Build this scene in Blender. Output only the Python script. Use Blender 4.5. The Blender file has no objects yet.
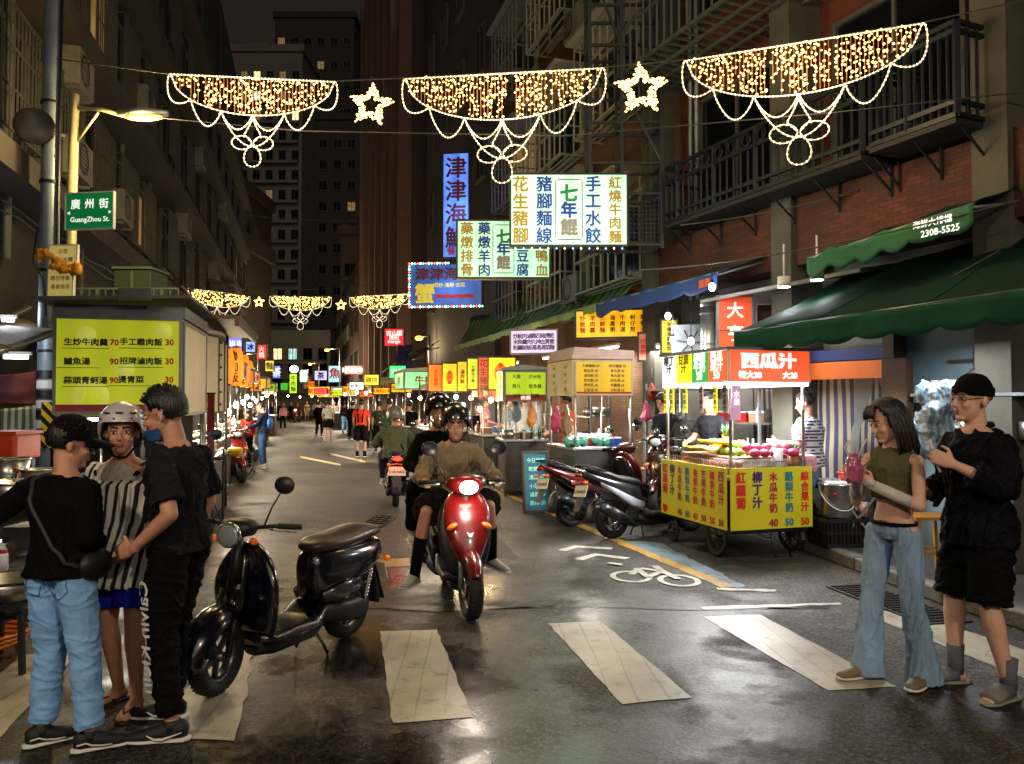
import bpy, math, random
from mathutils import Vector, Matrix, noise
random.seed(7)
PI = math.pi
scene = bpy.context.scene
COL = scene.collection
V = Vector
def R(d): return math.radians(d)

# ---------------------------------------------------------------- camera geometry
F, CX, CY, CAMZ = 770.0, 512.0, 382.0, 1.65
PITCH = math.atan(20/770)
def ray(px, py):
    x = (px-CX)/F; u = (CY-py)/F
    return V((x, math.cos(PITCH)-u*math.sin(PITCH), u*math.cos(PITCH)+math.sin(PITCH)))
def P(px, py, Y):
    r = ray(px, py); return V((r.x/r.y*Y, Y, CAMZ+r.z/r.y*Y))
def G(px, py, z=0.0):
    r = ray(px, py); t = (z-CAMZ)/r.z; return V((r.x*t, r.y*t, z))

# ---------------------------------------------------------------- materials
def lin(h):
    if not isinstance(h, str): return (*h[:3], 1)
    out = []
    for i in (0, 2, 4):
        c = int(h[i:i+2], 16)/255
        out.append(c/12.92 if c <= .04045 else ((c+.055)/1.055)**2.4)
    return (*out, 1)
MATS = {}
def mat(key, col='808080', rough=.6, metal=0, var=.25, scale=6, bump=.0, bscale=None, emit=0, ecol=None, coat=0, alpha=1, trans=0, evar=.0, sss=0, stretch=None):
    if key in MATS: return MATS[key]
    m = bpy.data.materials.new(key); m.use_nodes = True
    nt = m.node_tree; N = nt.nodes; L = nt.links
    b = N['Principled BSDF']
    c = lin(col)
    b.inputs['Roughness'].default_value = rough; b.inputs['Metallic'].default_value = metal
    b.inputs['Coat Weight'].default_value = coat; b.inputs['Coat Roughness'].default_value = .08
    b.inputs['Alpha'].default_value = alpha; b.inputs['Transmission Weight'].default_value = trans
    if sss:
        b.inputs['Subsurface Weight'].default_value = sss; b.inputs['Subsurface Radius'].default_value = (.02, .008, .004); b.inputs['Subsurface Scale'].default_value = .5
    tc = N.new('ShaderNodeTexCoord'); co = tc.outputs['Object']
    if stretch:
        mp = N.new('ShaderNodeMapping'); mp.inputs['Scale'].default_value = stretch; L.new(co, mp.inputs[0]); co = mp.outputs[0]
    if var > 0:
        nz = N.new('ShaderNodeTexNoise'); nz.inputs['Scale'].default_value = scale; nz.inputs['Detail'].default_value = 6; nz.inputs['Roughness'].default_value = .65
        L.new(co, nz.inputs[0])
        cr = N.new('ShaderNodeValToRGB'); e = cr.color_ramp.elements
        e[0].position = .3; e[1].position = .7
        e[0].color = tuple(x*(1-var) for x in c[:3])+(1,); e[1].color = tuple(min(1, x*(1+var*.6)) for x in c[:3])+(1,)
        L.new(nz.outputs['Fac'], cr.inputs[0]); L.new(cr.outputs[0], b.inputs['Base Color'])
        mr = N.new('ShaderNodeMapRange'); mr.inputs['To Min'].default_value = max(.02, rough-.12); mr.inputs['To Max'].default_value = min(1, rough+.15)
        L.new(nz.outputs['Fac'], mr.inputs[0]); L.new(mr.outputs[0], b.inputs['Roughness'])
    else: b.inputs['Base Color'].default_value = c
    if bump:
        n2 = N.new('ShaderNodeTexNoise'); n2.inputs['Scale'].default_value = bscale or scale*4; n2.inputs['Detail'].default_value = 5
        L.new(co, n2.inputs[0]); bp = N.new('ShaderNodeBump'); bp.inputs['Strength'].default_value = bump; bp.inputs['Distance'].default_value = .02
        L.new(n2.outputs['Fac'], bp.inputs['Height']); L.new(bp.outputs[0], b.inputs['Normal'])
    if emit:
        b.inputs['Emission Color'].default_value = lin(ecol or col); b.inputs['Emission Strength'].default_value = emit
        if evar:
            n3 = N.new('ShaderNodeTexNoise'); n3.inputs['Scale'].default_value = 2.2; n3.inputs['Detail'].default_value = 2
            L.new(tc.outputs['Object'], n3.inputs[0]); mr = N.new('ShaderNodeMapRange')
            mr.inputs['From Min'].default_value = .3; mr.inputs['From Max'].default_value = .7
            mr.inputs['To Min'].default_value = emit*(1-evar); mr.inputs['To Max'].default_value = emit*(1+evar)
            L.new(n3.outputs['Fac'], mr.inputs[0])
            wv = N.new('ShaderNodeTexWave'); wv.inputs['Scale'].default_value = .9; wv.inputs['Distortion'].default_value = 1.5; L.new(tc.outputs['Object'], wv.inputs[0])
            m2 = N.new('ShaderNodeMapRange'); m2.inputs['To Min'].default_value = 1-evar*.7; m2.inputs['To Max'].default_value = 1+evar*.6; L.new(wv.outputs['Fac'], m2.inputs[0])
            mu = N.new('ShaderNodeMath'); mu.operation = 'MULTIPLY'; L.new(mr.outputs[0], mu.inputs[0]); L.new(m2.outputs[0], mu.inputs[1]); L.new(mu.outputs[0], b.inputs['Emission Strength'])
    MATS[key] = m; return m
def nolight(m): m.cycles.emission_sampling = 'NONE'; return m
def stripes(key, c1, c2, freq, axis='X', ratio=.5, rough=.8, emit=0, ang=None, wob=.0):
    if key in MATS: return MATS[key]
    m = mat(key, c1, rough, var=0); nt = m.node_tree; N = nt.nodes; L = nt.links; b = N['Principled BSDF']
    tc = N.new('ShaderNodeTexCoord'); mp = N.new('ShaderNodeMapping'); L.new(tc.outputs['Object'], mp.inputs[0])
    if ang: mp.inputs['Rotation'].default_value = ang
    w = N.new('ShaderNodeTexWave'); w.inputs['Scale'].default_value = freq; w.bands_direction = axis; w.inputs['Distortion'].default_value = wob
    L.new(mp.outputs[0], w.inputs[0]); cr = N.new('ShaderNodeValToRGB'); cr.color_ramp.interpolation = 'LINEAR'
    e = cr.color_ramp.elements; e[0].position = ratio-.06; e[1].position = ratio+.06; e[0].color = lin(c1); e[1].color = lin(c2)
    L.new(w.outputs['Fac'], cr.inputs[0]); L.new(cr.outputs[0], b.inputs['Base Color'])
    if emit: L.new(cr.outputs[0], b.inputs['Emission Color']); b.inputs['Emission Strength'].default_value = emit
    return m
def brick(key, c1, c2, mortar, scale=4, rough=.85, rotz=0):
    if key in MATS: return MATS[key]
    m = mat(key, c1, rough, var=0); nt = m.node_tree; N = nt.nodes; L = nt.links; b = N['Principled BSDF']
    tc = N.new('ShaderNodeTexCoord'); sx = N.new('ShaderNodeSeparateXYZ'); L.new(tc.outputs['Object'], sx.inputs[0])
    ad = N.new('ShaderNodeMath'); ad.operation = 'ADD'; L.new(sx.outputs[0], ad.inputs[0]); L.new(sx.outputs[1], ad.inputs[1])
    cb = N.new('ShaderNodeCombineXYZ'); L.new(ad.outputs[0], cb.inputs[0]); L.new(sx.outputs[2], cb.inputs[1])
    br = N.new('ShaderNodeTexBrick'); br.inputs['Scale'].default_value = scale; br.inputs['Mortar Size'].default_value = .015
    br.inputs['Color1'].default_value = lin(c1); br.inputs['Color2'].default_value = lin(c2); br.inputs['Mortar'].default_value = lin(mortar)
    L.new(cb.outputs[0], br.inputs[0])
    nz = N.new('ShaderNodeTexNoise'); nz.inputs['Scale'].default_value = 1.3; nz.inputs['Detail'].default_value = 8; L.new(tc.outputs['Object'], nz.inputs[0])
    mr = N.new('ShaderNodeMapRange'); mr.inputs['From Min'].default_value = .3; mr.inputs['From Max'].default_value = .7; mr.inputs['To Min'].default_value = .45; mr.inputs['To Max'].default_value = 1.15
    L.new(nz.outputs['Fac'], mr.inputs[0])
    mx = N.new('ShaderNodeMix'); mx.data_type = 'RGBA'; mx.blend_type = 'MULTIPLY'; mx.inputs[0].default_value = 1
    L.new(br.outputs[0], mx.inputs[6]); L.new(mr.outputs[0], mx.inputs[7]); L.new(mx.outputs[2], b.inputs['Base Color'])
    bp = N.new('ShaderNodeBump'); bp.inputs['Strength'].default_value = .6; bp.inputs['Distance'].default_value = .01; bp.invert = True
    L.new(br.outputs['Fac'], bp.inputs['Height']); L.new(bp.outputs[0], b.inputs['Normal'])
    return m

# ---------------------------------------------------------------- mesh builder
def Rz(a): return Matrix.Rotation(a, 4, 'Z')
def Rx(a): return Matrix.Rotation(a, 4, 'X')
def Ry(a): return Matrix.Rotation(a, 4, 'Y')
def Tr(*a): return Matrix.Translation(V(a[0]) if len(a) == 1 else V(a))
class MB:
    def __init__(s): s.v = []; s.f = []; s.m = []; s.s = []; s.T = Matrix()
    def add(s, vs, fs, mi=0, sm=False):
        n = len(s.v); T = s.T
        s.v += [T @ V(v) for v in vs]
        for f in fs: s.f.append(tuple(i+n for i in f)); s.m.append(mi); s.s.append(sm)
        return s
    def box(s, c, d, mi=0, rot=None):
        c = V(c); x, y, z = d[0]/2, d[1]/2, d[2]/2
        vs = [V((a*x, b*y, e*z)) for a in (-1, 1) for b in (-1, 1) for e in (-1, 1)]
        if rot is not None: vs = [rot @ v for v in vs]
        return s.add([v+c for v in vs], [(0,1,3,2),(4,6,7,5),(0,4,5,1),(2,3,7,6),(0,2,6,4),(1,5,7,3)], mi)
    def bar(s, a, b, w, h=None, mi=0, up=(0, 0, 1)):
        a = V(a); b = V(b); h = h or w; t = (b-a); l = t.length
        if l < 1e-6: return s
        t.normalize(); u = V(up)
        if abs(t.dot(u)) > .98: u = V((0, 1, 0))
        x = t.cross(u).normalized(); z = x.cross(t)
        vs = [p + x*(i*w/2) + z*(j*h/2) for p in (a, b) for i in (-1, 1) for j in (-1, 1)]
        return s.add(vs, [(0,1,3,2),(4,6,7,5),(0,4,5,1),(2,3,7,6),(0,2,6,4),(1,5,7,3)], mi)
    def tube(s, pts, rad, n=8, mi=0, side=None, caps=True, sm=True, closed=False):
        pts = [V(p) for p in pts]; k = len(pts)
        if not isinstance(rad, (list, tuple)): rad = [rad]*k
        elif len(rad) == 2 and k != 2: rad = [rad]*k
        vs = []; a = None
        for i, p in enumerate(pts):
            if closed: t = pts[(i+1) % k]-pts[i-1]
            else: t = pts[min(i+1, k-1)]-pts[max(i-1, 0)]
            t = t.normalized() if t.length > 1e-9 else V((0, 0, 1))
            ref = V(side) if side is not None else (a if a is not None else (V((1, 0, 0)) if abs(t.x) < .9 else V((0, 1, 0))))
            a = (ref - t*ref.dot(t)); a = a.normalized() if a.length > 1e-6 else t.orthogonal().normalized()
            b = t.cross(a)
            r = rad[i]; rx, ry = (r if isinstance(r, (tuple, list)) else (r, r))
            for j in range(n):
                q = 2*PI*j/n; vs.append(p + a*(rx*math.cos(q)) + b*(ry*math.sin(q)))
        fs = []
        for i in range(k if closed else k-1):
            i2 = (i+1) % k
            for j in range(n): fs.append((i*n+j, i*n+(j+1) % n, i2*n+(j+1) % n, i2*n+j))
        if caps and not closed: fs.append(tuple(range(n-1, -1, -1))); fs.append(tuple((k-1)*n+j for j in range(n)))
        return s.add(vs, fs, mi, sm)
    def cyl(s, a, b, r, r2=None, n=12, mi=0, sm=True): return s.tube([a, b], [r, r2 if r2 is not None else r], n, mi, sm=sm)
    def ell(s, c, r, mi=0, n=12, rot=None, m=None):
        c = V(c); r = (r, r, r) if not isinstance(r, (tuple, list)) else r
        m = m or max(4, n*2//3); vs = [V((0, 0, -r[2]))]; fs = []
        for i in range(1, m):
            th = -PI/2+PI*i/m
            for j in range(n):
                q = 2*PI*j/n; vs.append(V((r[0]*math.cos(th)*math.cos(q), r[1]*math.cos(th)*math.sin(q), r[2]*math.sin(th))))
        vs.append(V((0, 0, r[2])))
        for j in range(n): fs.append((0, 1+(j+1) % n, 1+j))
        for i in range(m-2):
            for j in range(n): fs.append((1+i*n+j, 1+i*n+(j+1) % n, 1+(i+1)*n+(j+1) % n, 1+(i+1)*n+j))
        e = len(vs)-1; o = 1+(m-2)*n
        for j in range(n): fs.append((o+j, o+(j+1) % n, e))
        if rot is not None: vs = [rot @ v for v in vs]
        return s.add([v+c for v in vs], fs, mi, True)
    def cap(s, a, b, r0, r1=None, n=12, mi=0):
        r1 = r0 if r1 is None else r1
        s.tube([a, b], [r0, r1], n, mi); s.ell(a, r0*.998, mi, n); s.ell(b, r1*.998, mi, n); return s
    def lathe(s, prof, n=20, mi=0, M=None, sm=True, cap=True):
        vs = []; k = len(prof)
        for r, z in prof:
            for j in range(n): q = 2*PI*j/n; vs.append(V((r*math.cos(q), r*math.sin(q), z)))
        fs = [(i*n+j, i*n+(j+1) % n, (i+1)*n+(j+1) % n, (i+1)*n+j) for i in range(k-1) for j in range(n)]
        if cap:
            if prof[0][0] > 1e-4: fs.append(tuple(range(n-1, -1, -1)))
            if prof[-1][0] > 1e-4: fs.append(tuple((k-1)*n+j for j in range(n)))
        if M is not None: vs = [M @ v for v in vs]
        return s.add(vs, fs, mi, sm)
    def prism(s, poly, th, M=None, mi=0):
        # poly in local XZ plane, thickness along Y (centred)
        n = len(poly); vs = [V((x, -th/2, z)) for x, z in poly]+[V((x, th/2, z)) for x, z in poly]
        fs = [tuple(range(n)), tuple(range(2*n-1, n-1, -1))]+[(i, i+n, (i+1) % n+n, (i+1) % n) for i in range(n)]
        if M is not None: vs = [M @ v for v in vs]
        return s.add(vs, fs, mi)
    def loft(s, st, n=20, e=2.6, mi=0):
        # stations (y, z, halfw, halfh, pitch_deg[, x])
        vs = []
        for t in st:
            y, z, w, h, p = t[:5]; x0 = t[5] if len(t) > 5 else 0
            u = V((0, math.sin(R(p)), math.cos(R(p))))
            for j in range(n):
                q = 2*PI*j/n; c, d = math.cos(q), math.sin(q)
                a = abs(c)**(2/e)*(1 if c >= 0 else -1); b = abs(d)**(2/e)*(1 if d >= 0 else -1)
                vs.append(V((x0+a*w, y, z))+u*(b*h))
        k = len(st)
        fs = [(i*n+j, i*n+(j+1) % n, (i+1)*n+(j+1) % n, (i+1)*n+j) for i in range(k-1) for j in range(n)]
        fs += [tuple(range(n-1, -1, -1)), tuple((k-1)*n+j for j in range(n))]
        return s.add(vs, fs, mi, True)
    def sheet(s, fn, nu, nv, mi=0, th=0, sm=True):
        vs = [V(fn(i/nu, j/nv)) for j in range(nv+1) for i in range(nu+1)]
        w = nu+1; fs = [(j*w+i, j*w+i+1, (j+1)*w+i+1, (j+1)*w+i) for j in range(nv) for i in range(nu)]
        if th:
            o = len(vs); d = V((0, 0, -th)) if not isinstance(th, Vector) else th
            vs += [v+d for v in vs]; fs += [tuple(o+q for q in reversed(f)) for f in fs[:]]
            ed = [(i, i+1) for i in range(nu)]+[(nv*w+i+1, nv*w+i) for i in range(nu)]+[((j+1)*w, j*w) for j in range(nv)]+[(j*w+nu, (j+1)*w+nu) for j in range(nv)]
            fs += [(b, a, a+o, b+o) for a, b in ed]
        return s.add(vs, fs, mi, sm)
    def mesh(s, name, mats):
        me = bpy.data.meshes.new(name); me.from_pydata([tuple(v) for v in s.v], [], s.f)
        mats = mats if isinstance(mats, (list, tuple)) else [mats]
        for m in mats: me.materials.append(m)
        me.polygons.foreach_set('material_index', s.m); me.polygons.foreach_set('use_smooth', s.s)
        me.update(); return me
    def build(s, name, mats, parent=None, bev=0, sub=0):
        o = bpy.data.objects.new(name, s.mesh(name, mats)); COL.objects.link(o)
        if parent is not None: o.parent = parent
        if sub: m = o.modifiers.new('s', 'SUBSURF'); m.levels = m.render_levels = sub
        if bev:
            m = o.modifiers.new('b', 'BEVEL'); m.width = bev; m.segments = 2; m.limit_method = 'ANGLE'; m.angle_limit = R(40)
        return o
def snap(o, p, off=.004):
    ok, l, n, i = o.closest_point_on_mesh(V(p)); return l+n*off
def snapped(root, part, pts, off=.006, n=3):
    o = [c for c in root.children if c.name.split('.')[0] == part][0]; out = []
    for a, c in zip(pts[:-1], pts[1:]): out += [snap(o, V(a).lerp(V(c), k/n), off) for k in range(n)]
    return out+[snap(o, pts[-1], off)]
def tag(o, label, cat, group=None, kind=None):
    o['label'] = label; o['category'] = cat
    if group: o['group'] = group
    if kind: o['kind'] = kind
    return o
def thing(name, label, cat, loc=(0, 0, 0), rz=0, group=None):
    o = bpy.data.objects.new(name, None); COL.objects.link(o); o.empty_display_size = .1
    o.location = loc; o.rotation_euler = (0, 0, rz); return tag(o, label, cat, group)
def struct(o): o['kind'] = 'structure'; return o
def stuff(o): o['kind'] = 'stuff'; return o
def dup(root, loc, rz, label=None, group=None):
    def cp(o, par):
        c = o.copy(); COL.objects.link(c); c.parent = par
        for ch in list(o.children): cp(ch, c)
        return c
    r = cp(root, None); r.location = loc; r.rotation_euler = (0, 0, rz)
    if label: r['label'] = label
    if group: r['group'] = group
    return r
def remesh(mb, name, m, parent=None, vox=.008, it=3, amp=0, nsc=(9, 9, 3), seed=0, link=True):
    me = mb.mesh('tmp', []); me.materials.clear(); o = bpy.data.objects.new('tmp', me); COL.objects.link(o)
    r = o.modifiers.new('r', 'REMESH'); r.mode = 'VOXEL'; r.voxel_size = vox; r.use_smooth_shade = True
    if it: q = o.modifiers.new('q', 'SMOOTH'); q.iterations = it; q.factor = .5
    dg = bpy.context.evaluated_depsgraph_get(); me2 = bpy.data.meshes.new_from_object(o.evaluated_get(dg))
    bpy.data.objects.remove(o); bpy.data.meshes.remove(me); me2.name = name
    if amp:
        nn = [v.normal.copy() for v in me2.vertices]
        for v, n in zip(me2.vertices, nn):
            c = v.co; q = V((c.x*nsc[0]+seed, c.y*nsc[1], c.z*nsc[2]))
            q.z += (q.x-seed)*.55; w = noise.noise(q+V((0, 0, 1.6*noise.noise(q*.6))))
            w2 = noise.noise(q*2.3+V((5, 5, 5))); w3 = noise.noise(q*1.7+V((9, 2, 5)))
            v.co = c + n*(amp*(max(0, 1-abs(w)*3.2)**2*1.15+max(0, 1-abs(w3)*5)**2*.55-.45+.3*w2))
    me2.materials.clear(); me2.materials.append(m)
    me2.polygons.foreach_set('use_smooth', [True]*len(me2.polygons))
    o = bpy.data.objects.new(name, me2); COL.objects.link(o)
    if parent is not None: o.parent = parent
    return o

# ---------------------------------------------------------------- lettering
TC = {}
def text_geo(s, bold=0.0):
    k = s
    if k not in TC:
        c = bpy.data.curves.new('t', 'FONT'); c.body = s; c.align_x = 'CENTER'; c.align_y = 'CENTER'; c.resolution_u = 2
        o = bpy.data.objects.new('t', c); COL.objects.link(o)
        dg = bpy.context.evaluated_depsgraph_get(); me = bpy.data.meshes.new_from_object(o.evaluated_get(dg))
        vs = [(v.co.x, v.co.y) for v in me.vertices]; fs = [tuple(p.vertices) for p in me.polygons]
        bpy.data.objects.remove(o); bpy.data.curves.remove(c); bpy.data.meshes.remove(me)
        if vs:
            mx = (max(a for a, b in vs)+min(a for a, b in vs))/2; my = (max(b for a, b in vs)+min(b for a, b in vs))/2
            vs = [(a-mx, b-my) for a, b in vs]
        TC[k] = (vs, fs)
    return TC[k]
def put_text(mb, s, x, z, size, mi=0, bold=.012, vert=False, sx=1, off=0, pitch=1.05, fn=None):
    fn = fn or (lambda a, b: (a, -off, b))
    if vert:
        n = len(s); 
        for i, ch in enumerate(s):
            if ch != ' ': put_text(mb, ch, x, z+((n-1)/2-i)*size*pitch, size, mi, bold, sx=sx, fn=fn)
        return
    vs, fs = text_geo(s)
    for q, (ox, oz) in enumerate(((0, 0),) if bold < .005 else ((-bold, 0), (bold, 0), (0, bold), (0, -bold)) if bold < .03 else ((-bold, -bold), (bold, bold), (bold, -bold), (-bold, bold), (0, 0))):
        n0 = len(mb.v); mb.add([fn(x+(a+ox)*size*sx, z+(b+oz)*size) for a, b in vs], fs, mi)
        if q and fs:
            f = max(fs, key=len)[:3]; p = [mb.v[n0+i] for i in f]; nn = (p[1]-p[0]).cross(p[2]-p[0]); nn = nn.normalized() if nn.length > 1e-12 else V((0, -1, 0))
            for i in range(n0, len(mb.v)): mb.v[i] = mb.v[i]+nn*(.0004*q)
def panel(par, c, yaw, w, h, m, texts=(), d=.04, name='sign_panel', frame=None, fw=.03, extra=None, tilt=0, letter='lettering'):
    """texts: (string, x, z, size, material, opts)"""
    T = Tr(c) @ Rz(yaw) @ Rx(tilt)
    b = MB(); b.T = T; b.box((0, 0, 0), (w, d, h))
    o = b.build(name, m, par)
    if frame is not None:
        f = MB(); f.T = T
        for sx in (-1, 1): f.box((sx*(w/2+fw/2), 0, 0), (fw, d+.02, h+2*fw))
        for sz in (-1, 1): f.box((0, 0, sz*(h/2+fw/2)), (w, d+.02, fw))
        f.build('frame', frame, o)
    if texts:
        t = MB(); t.T = T; ms = []
        for tx in texts:
            s, x, z, sz, mm = tx[:5]; op = tx[5] if len(tx) > 5 else {}
            if mm not in ms: ms.append(mm)
            if s == '#box': t.box((x, -d/2-.003, z), (op['w'], .004, op['h']), ms.index(mm)); continue
            if s == '#disc':
                t.lathe([(sz, 0), (sz, .002)], 24, ms.index(mm), Tr(x, -d/2-.002, z) @ Rx(PI/2) @ Matrix.Diagonal((1, op.get('e', 1), 1, 1))); continue
            put_text(t, s, x, z, sz, ms.index(mm), op.get('bold', .012), op.get('vert', False), op.get('sx', 1), d/2+.0065, op.get('pitch', 1.05))
        t.build(letter, ms, o)
    return o
def light(name, loc, power, col=(1, .8, .55), r=.06, par=None, typ='POINT', label=None, **kw):
    l = bpy.data.lights.new(name, typ); l.energy = power; l.color = col
    if typ in ('POINT', 'SPOT'): l.shadow_soft_size = r
    if typ == 'AREA': l.size = r
    for k, v in kw.items(): setattr(l, k, v)
    o = bpy.data.objects.new(name, l); COL.objects.link(o); o.location = loc
    if par is not None: o.parent = par
    return o
def matte(m): m.node_tree.nodes['Principled BSDF'].inputs['Specular IOR Level'].default_value = .12; return m
# common materials
BLK = mat('black_paint', '101012', .5, var=.2); BLKP = mat('black_plastic', '16161a', .45, var=.15, bump=.1)
STEEL = mat('stainless_steel', 'a8a8a4', .28, .9, var=.15, scale=3); GALV = mat('galvanised_steel', '787c80', .45, .6, var=.3, scale=8)
CHROME = mat('chrome', 'd0d0d0', .12, 1, var=.05); RUB = mat('rubber', '0d0d0e', .7, var=.2, scale=30, bump=.15)
WHT = mat('white_paint', 'c8c8c4', .5, var=.15); REDP = mat('red_plastic', 'a01818', .4, var=.1); BLUEP = mat('blue_plastic', '1c3c9a', .4, var=.1)
GLASS = mat('dark_glass', '0a0c10', .08, var=.1, scale=1); WOOD = mat('dark_wood', '3c2818', .6, var=.35, scale=4, bump=.2, stretch=(1, 8, 1))
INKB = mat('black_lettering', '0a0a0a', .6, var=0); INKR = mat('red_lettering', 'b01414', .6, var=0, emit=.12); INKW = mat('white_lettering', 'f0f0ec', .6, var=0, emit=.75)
# ================================================================ people
SKIN = mat('skin', 'b8836a', .55, var=.14, scale=22, sss=.06, bump=.12, bscale=220); SKIN2 = mat('skin_fair', 'c89c84', .55, var=.12, scale=22, sss=.06, bump=.12, bscale=220)
HAIR = mat('black_hair', '0e0a09', .42, var=.3, scale=60, bump=.5, bscale=120, stretch=(1, 1, .12))
EYEW = mat('eye_white', 'c8c0b8', .2, var=0); EYEB = mat('eye_iris', '0a0604', .1, var=0); LIPS = mat('lips', '94604e', .4, var=.05)
def cloth(key, col, rough=.9, var=.25, bump=.35, scale=7, bscale=110, **k): return matte(mat(key, col, rough, var=var, scale=scale, bump=bump, bscale=bscale, **k))
C_BLACK = cloth('black_cloth', '060607'); C_NAVY = cloth('navy_cloth', '070810', .7); C_CHAR = cloth('charcoal_cloth', '1b1b20')
C_JEAN = cloth('light_denim', '80aee0', var=.3, scale=5, bscale=300); C_JEAN2 = cloth('washed_denim', '86a2c0', var=.5, scale=4, bscale=300, stretch=(1, 1, .35))
C_OLIVE = cloth('olive_knit', '55553c'); C_BEIGE = cloth('beige_cloth', '93826a'); C_GREY = cloth('grey_cloth', '6c6c6c'); C_BLUE = cloth('blue_cloth', '16209a')
C_GREEN = cloth('green_cloth', '3e5230'); C_ORNG = cloth('orange_cloth', 'c83c20'); C_WHITE = cloth('white_cloth', 'b8b4ac'); C_PINK = cloth('pink_cloth', 'c88890'); C_BROWN = cloth('brown_cloth', '4a3020')
SOLE = mat('white_sole', 'c8c8c4', .6, var=.15, scale=30); SHOEB = mat('black_canvas', '0c0c0d', .7, var=.2, bump=.2)
def hand(mb, w, d, n, curl=35, s=1.0, spread=.02, thumb=1, lateral=None):
    """w wrist, d direction of the palm, n the way the palm faces; the fingers bend towards n"""
    w = V(w); d = V(d).normalized(); n = V(n); n = (n-d*n.dot(d)).normalized(); lat = d.cross(n)*thumb
    mb.tube([w-d*.03*s, w, w+d*.035*s, w+d*.075*s, w+d*.09*s], [(.023*s, .018*s), (.026*s, .018*s), (.038*s, .017*s), (.041*s, .015*s), (.036*s, .010*s)], 12, side=lat)
    L = [.068, .078, .073, .056]
    for i in range(4):
        p = w+d*(.084-.006*(i == 3))*s+lat*(.030-.0205*i)*s
        dd = (d+lat*(spread*(1.5-i))).normalized(); a = R(curl*.45)
        r = .0092*s if i < 3 else .008*s
        for k in range(3):
            u = dd*math.cos(a)+n*math.sin(a); q = p+u*(L[i]*s*(.42, .32, .26)[k])
            mb.cap(p, q, r, r*.92, 8); p = q; r *= .92; a += R(curl*(.95, .8, 0)[k])
    p = w+d*.028*s+lat*.028*s+n*.004*s; q = p+(d*.55+lat*.75+n*.35).normalized()*.045*s; e = q+(d*.95+lat*.1+n*.45).normalized()*.032*s
    mb.cap(p, q, .014*s, .0105*s, 8); mb.cap(q, e, .0105*s, .009*s, 8)
def lerp(a, b, t): return V(a)*(1-t)+V(b)*t
def person(label, loc, rz, H=1.7, J=None, top=None, bot=None, shoes=None, hair='short', skin=None, head=(0, 0), vox=.011, group=None,
           hands=(None, None), build=1.0, hairmat=None, face=True, belly=False, extra=None, female=False):
    """local frame: the person faces +Y, right hand is +X. J overrides joints (metres at H=1.7)."""
    skin = skin or SKIN; s = H/1.7; hairmat = hairmat or HAIR
    sw = .158 if female else .176
    D = dict(pelvis=(0, 0, .93), neck=(0, .005, 1.43), head=(0, .035, 1.575),
             shR=(sw, 0, 1.335), elR=(sw+.05, -.02, 1.10), wrR=(sw+.04, .07, .865), shL=(-sw, 0, 1.335), elL=(-sw-.05, -.02, 1.10), wrL=(-sw-.04, .07, .865),
             hipR=(.092, 0, .90), knR=(.105, .025, .485), anR=(.11, -.015, .085), hipL=(-.092, 0, .90), knL=(-.105, .025, .485), anL=(-.11, -.015, .085),
             toeR=(.03, 1, 0), toeL=(-.03, 1, 0))
    D.update(J or {})
    j = {k: (V(v)*s if not k.startswith('toe') else V(v).normalized()) for k, v in D.items()}
    root = thing('person', label, 'person', loc, rz, group)
    B = build; pel, nk = j['pelvis'], j['neck']; sp = nk-pel; side = (j['shR']-j['shL']).normalized()
    def spn(t, off=0): return pel+sp*t+(side.cross(sp.normalized()))*(-off*s)
    wf = .86 if female else 1
    prof = [(-.12, .105, .08), (-.02, .148, .102), (.12, .142, .098), (.30, .125*wf, .088), (.52, .145*wf, .105), (.72, .162*wf, .112), (.84, .155*wf, .098), (.93, .105*wf, .076), (1.0, .062, .06)]
    b = MB()
    b.tube([spn(t) for t, x, y in prof], [(x*B*s, y*B*s) for t, x, y in prof], 18, side=side)
    hd = j['head']; Mh = Tr(hd) @ Rz(R(head[0])) @ Rx(R(head[1])) @ Matrix.Scale(s*1.08, 4)
    b.cap(nk-sp.normalized()*.02*s, Mh @ V((0, -.02, -.05)), .058*s*(wf*.5+.5), .052*s*(wf*.5+.5))
    for q in 'RL':
        sg = 1 if q == 'R' else -1
        sh, el, wr = j['sh'+q], j['el'+q], j['wr'+q]
        b.tube([spn(.88), sh, lerp(sh, el, .3), el], [.05*s, .048*s*wf, .046*s*wf, .038*s*wf], 12); b.ell(sh, .049*s*wf); b.ell(el, .038*s*wf)
        b.tube([el, lerp(el, wr, .3), wr], [.038*s*wf, .038*s*wf, .024*s*wf], 12)
        hp = hands[0 if q == 'R' else 1] or {}
        dd = V(hp.get('d', (wr-el).normalized()+V((0, 0, -.1)))); nn = V(hp.get('n', (-sg, .1, 0)))
        hand(b, wr, dd, nn, hp.get('curl', 30), s*1.0*(wf*.5+.5), thumb=hp.get('th', -sg if False else sg) , )
        hp2, kn, an = j['hip'+q], j['kn'+q], j['an'+q]
        b.tube([hp2+(hp2-kn).normalized()*.03*s, hp2, lerp(hp2, kn, .35), kn], [.06*s, .079*s*B, .074*s*B, .054*s], 14); b.ell(hp2, .079*s*B); b.ell(kn, .054*s)
        b.tube([kn, lerp(kn, an, .25), lerp(kn, an, .6), an], [.052*s, .056*s, .043*s, .032*s], 12); b.ell(an, .036*s)
        t = j['toe'+q]; dn = V((0, 0, -1)); dn = (dn-t*dn.dot(t)).normalized()
        sd = t.cross(dn)
        b.tube([an-t*.05*s+dn*.045*s, an+dn*.04*s, an+t*.08*s+dn*.05*s, an+t*.15*s+dn*.062*s, an+t*.185*s+dn*.066*s], [(.028*s, .028*s), (.034*s, .04*s), (.04*s, .028*s), (.044*s, .018*s), (.03*s, .012*s)], 12, side=sd)
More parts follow.
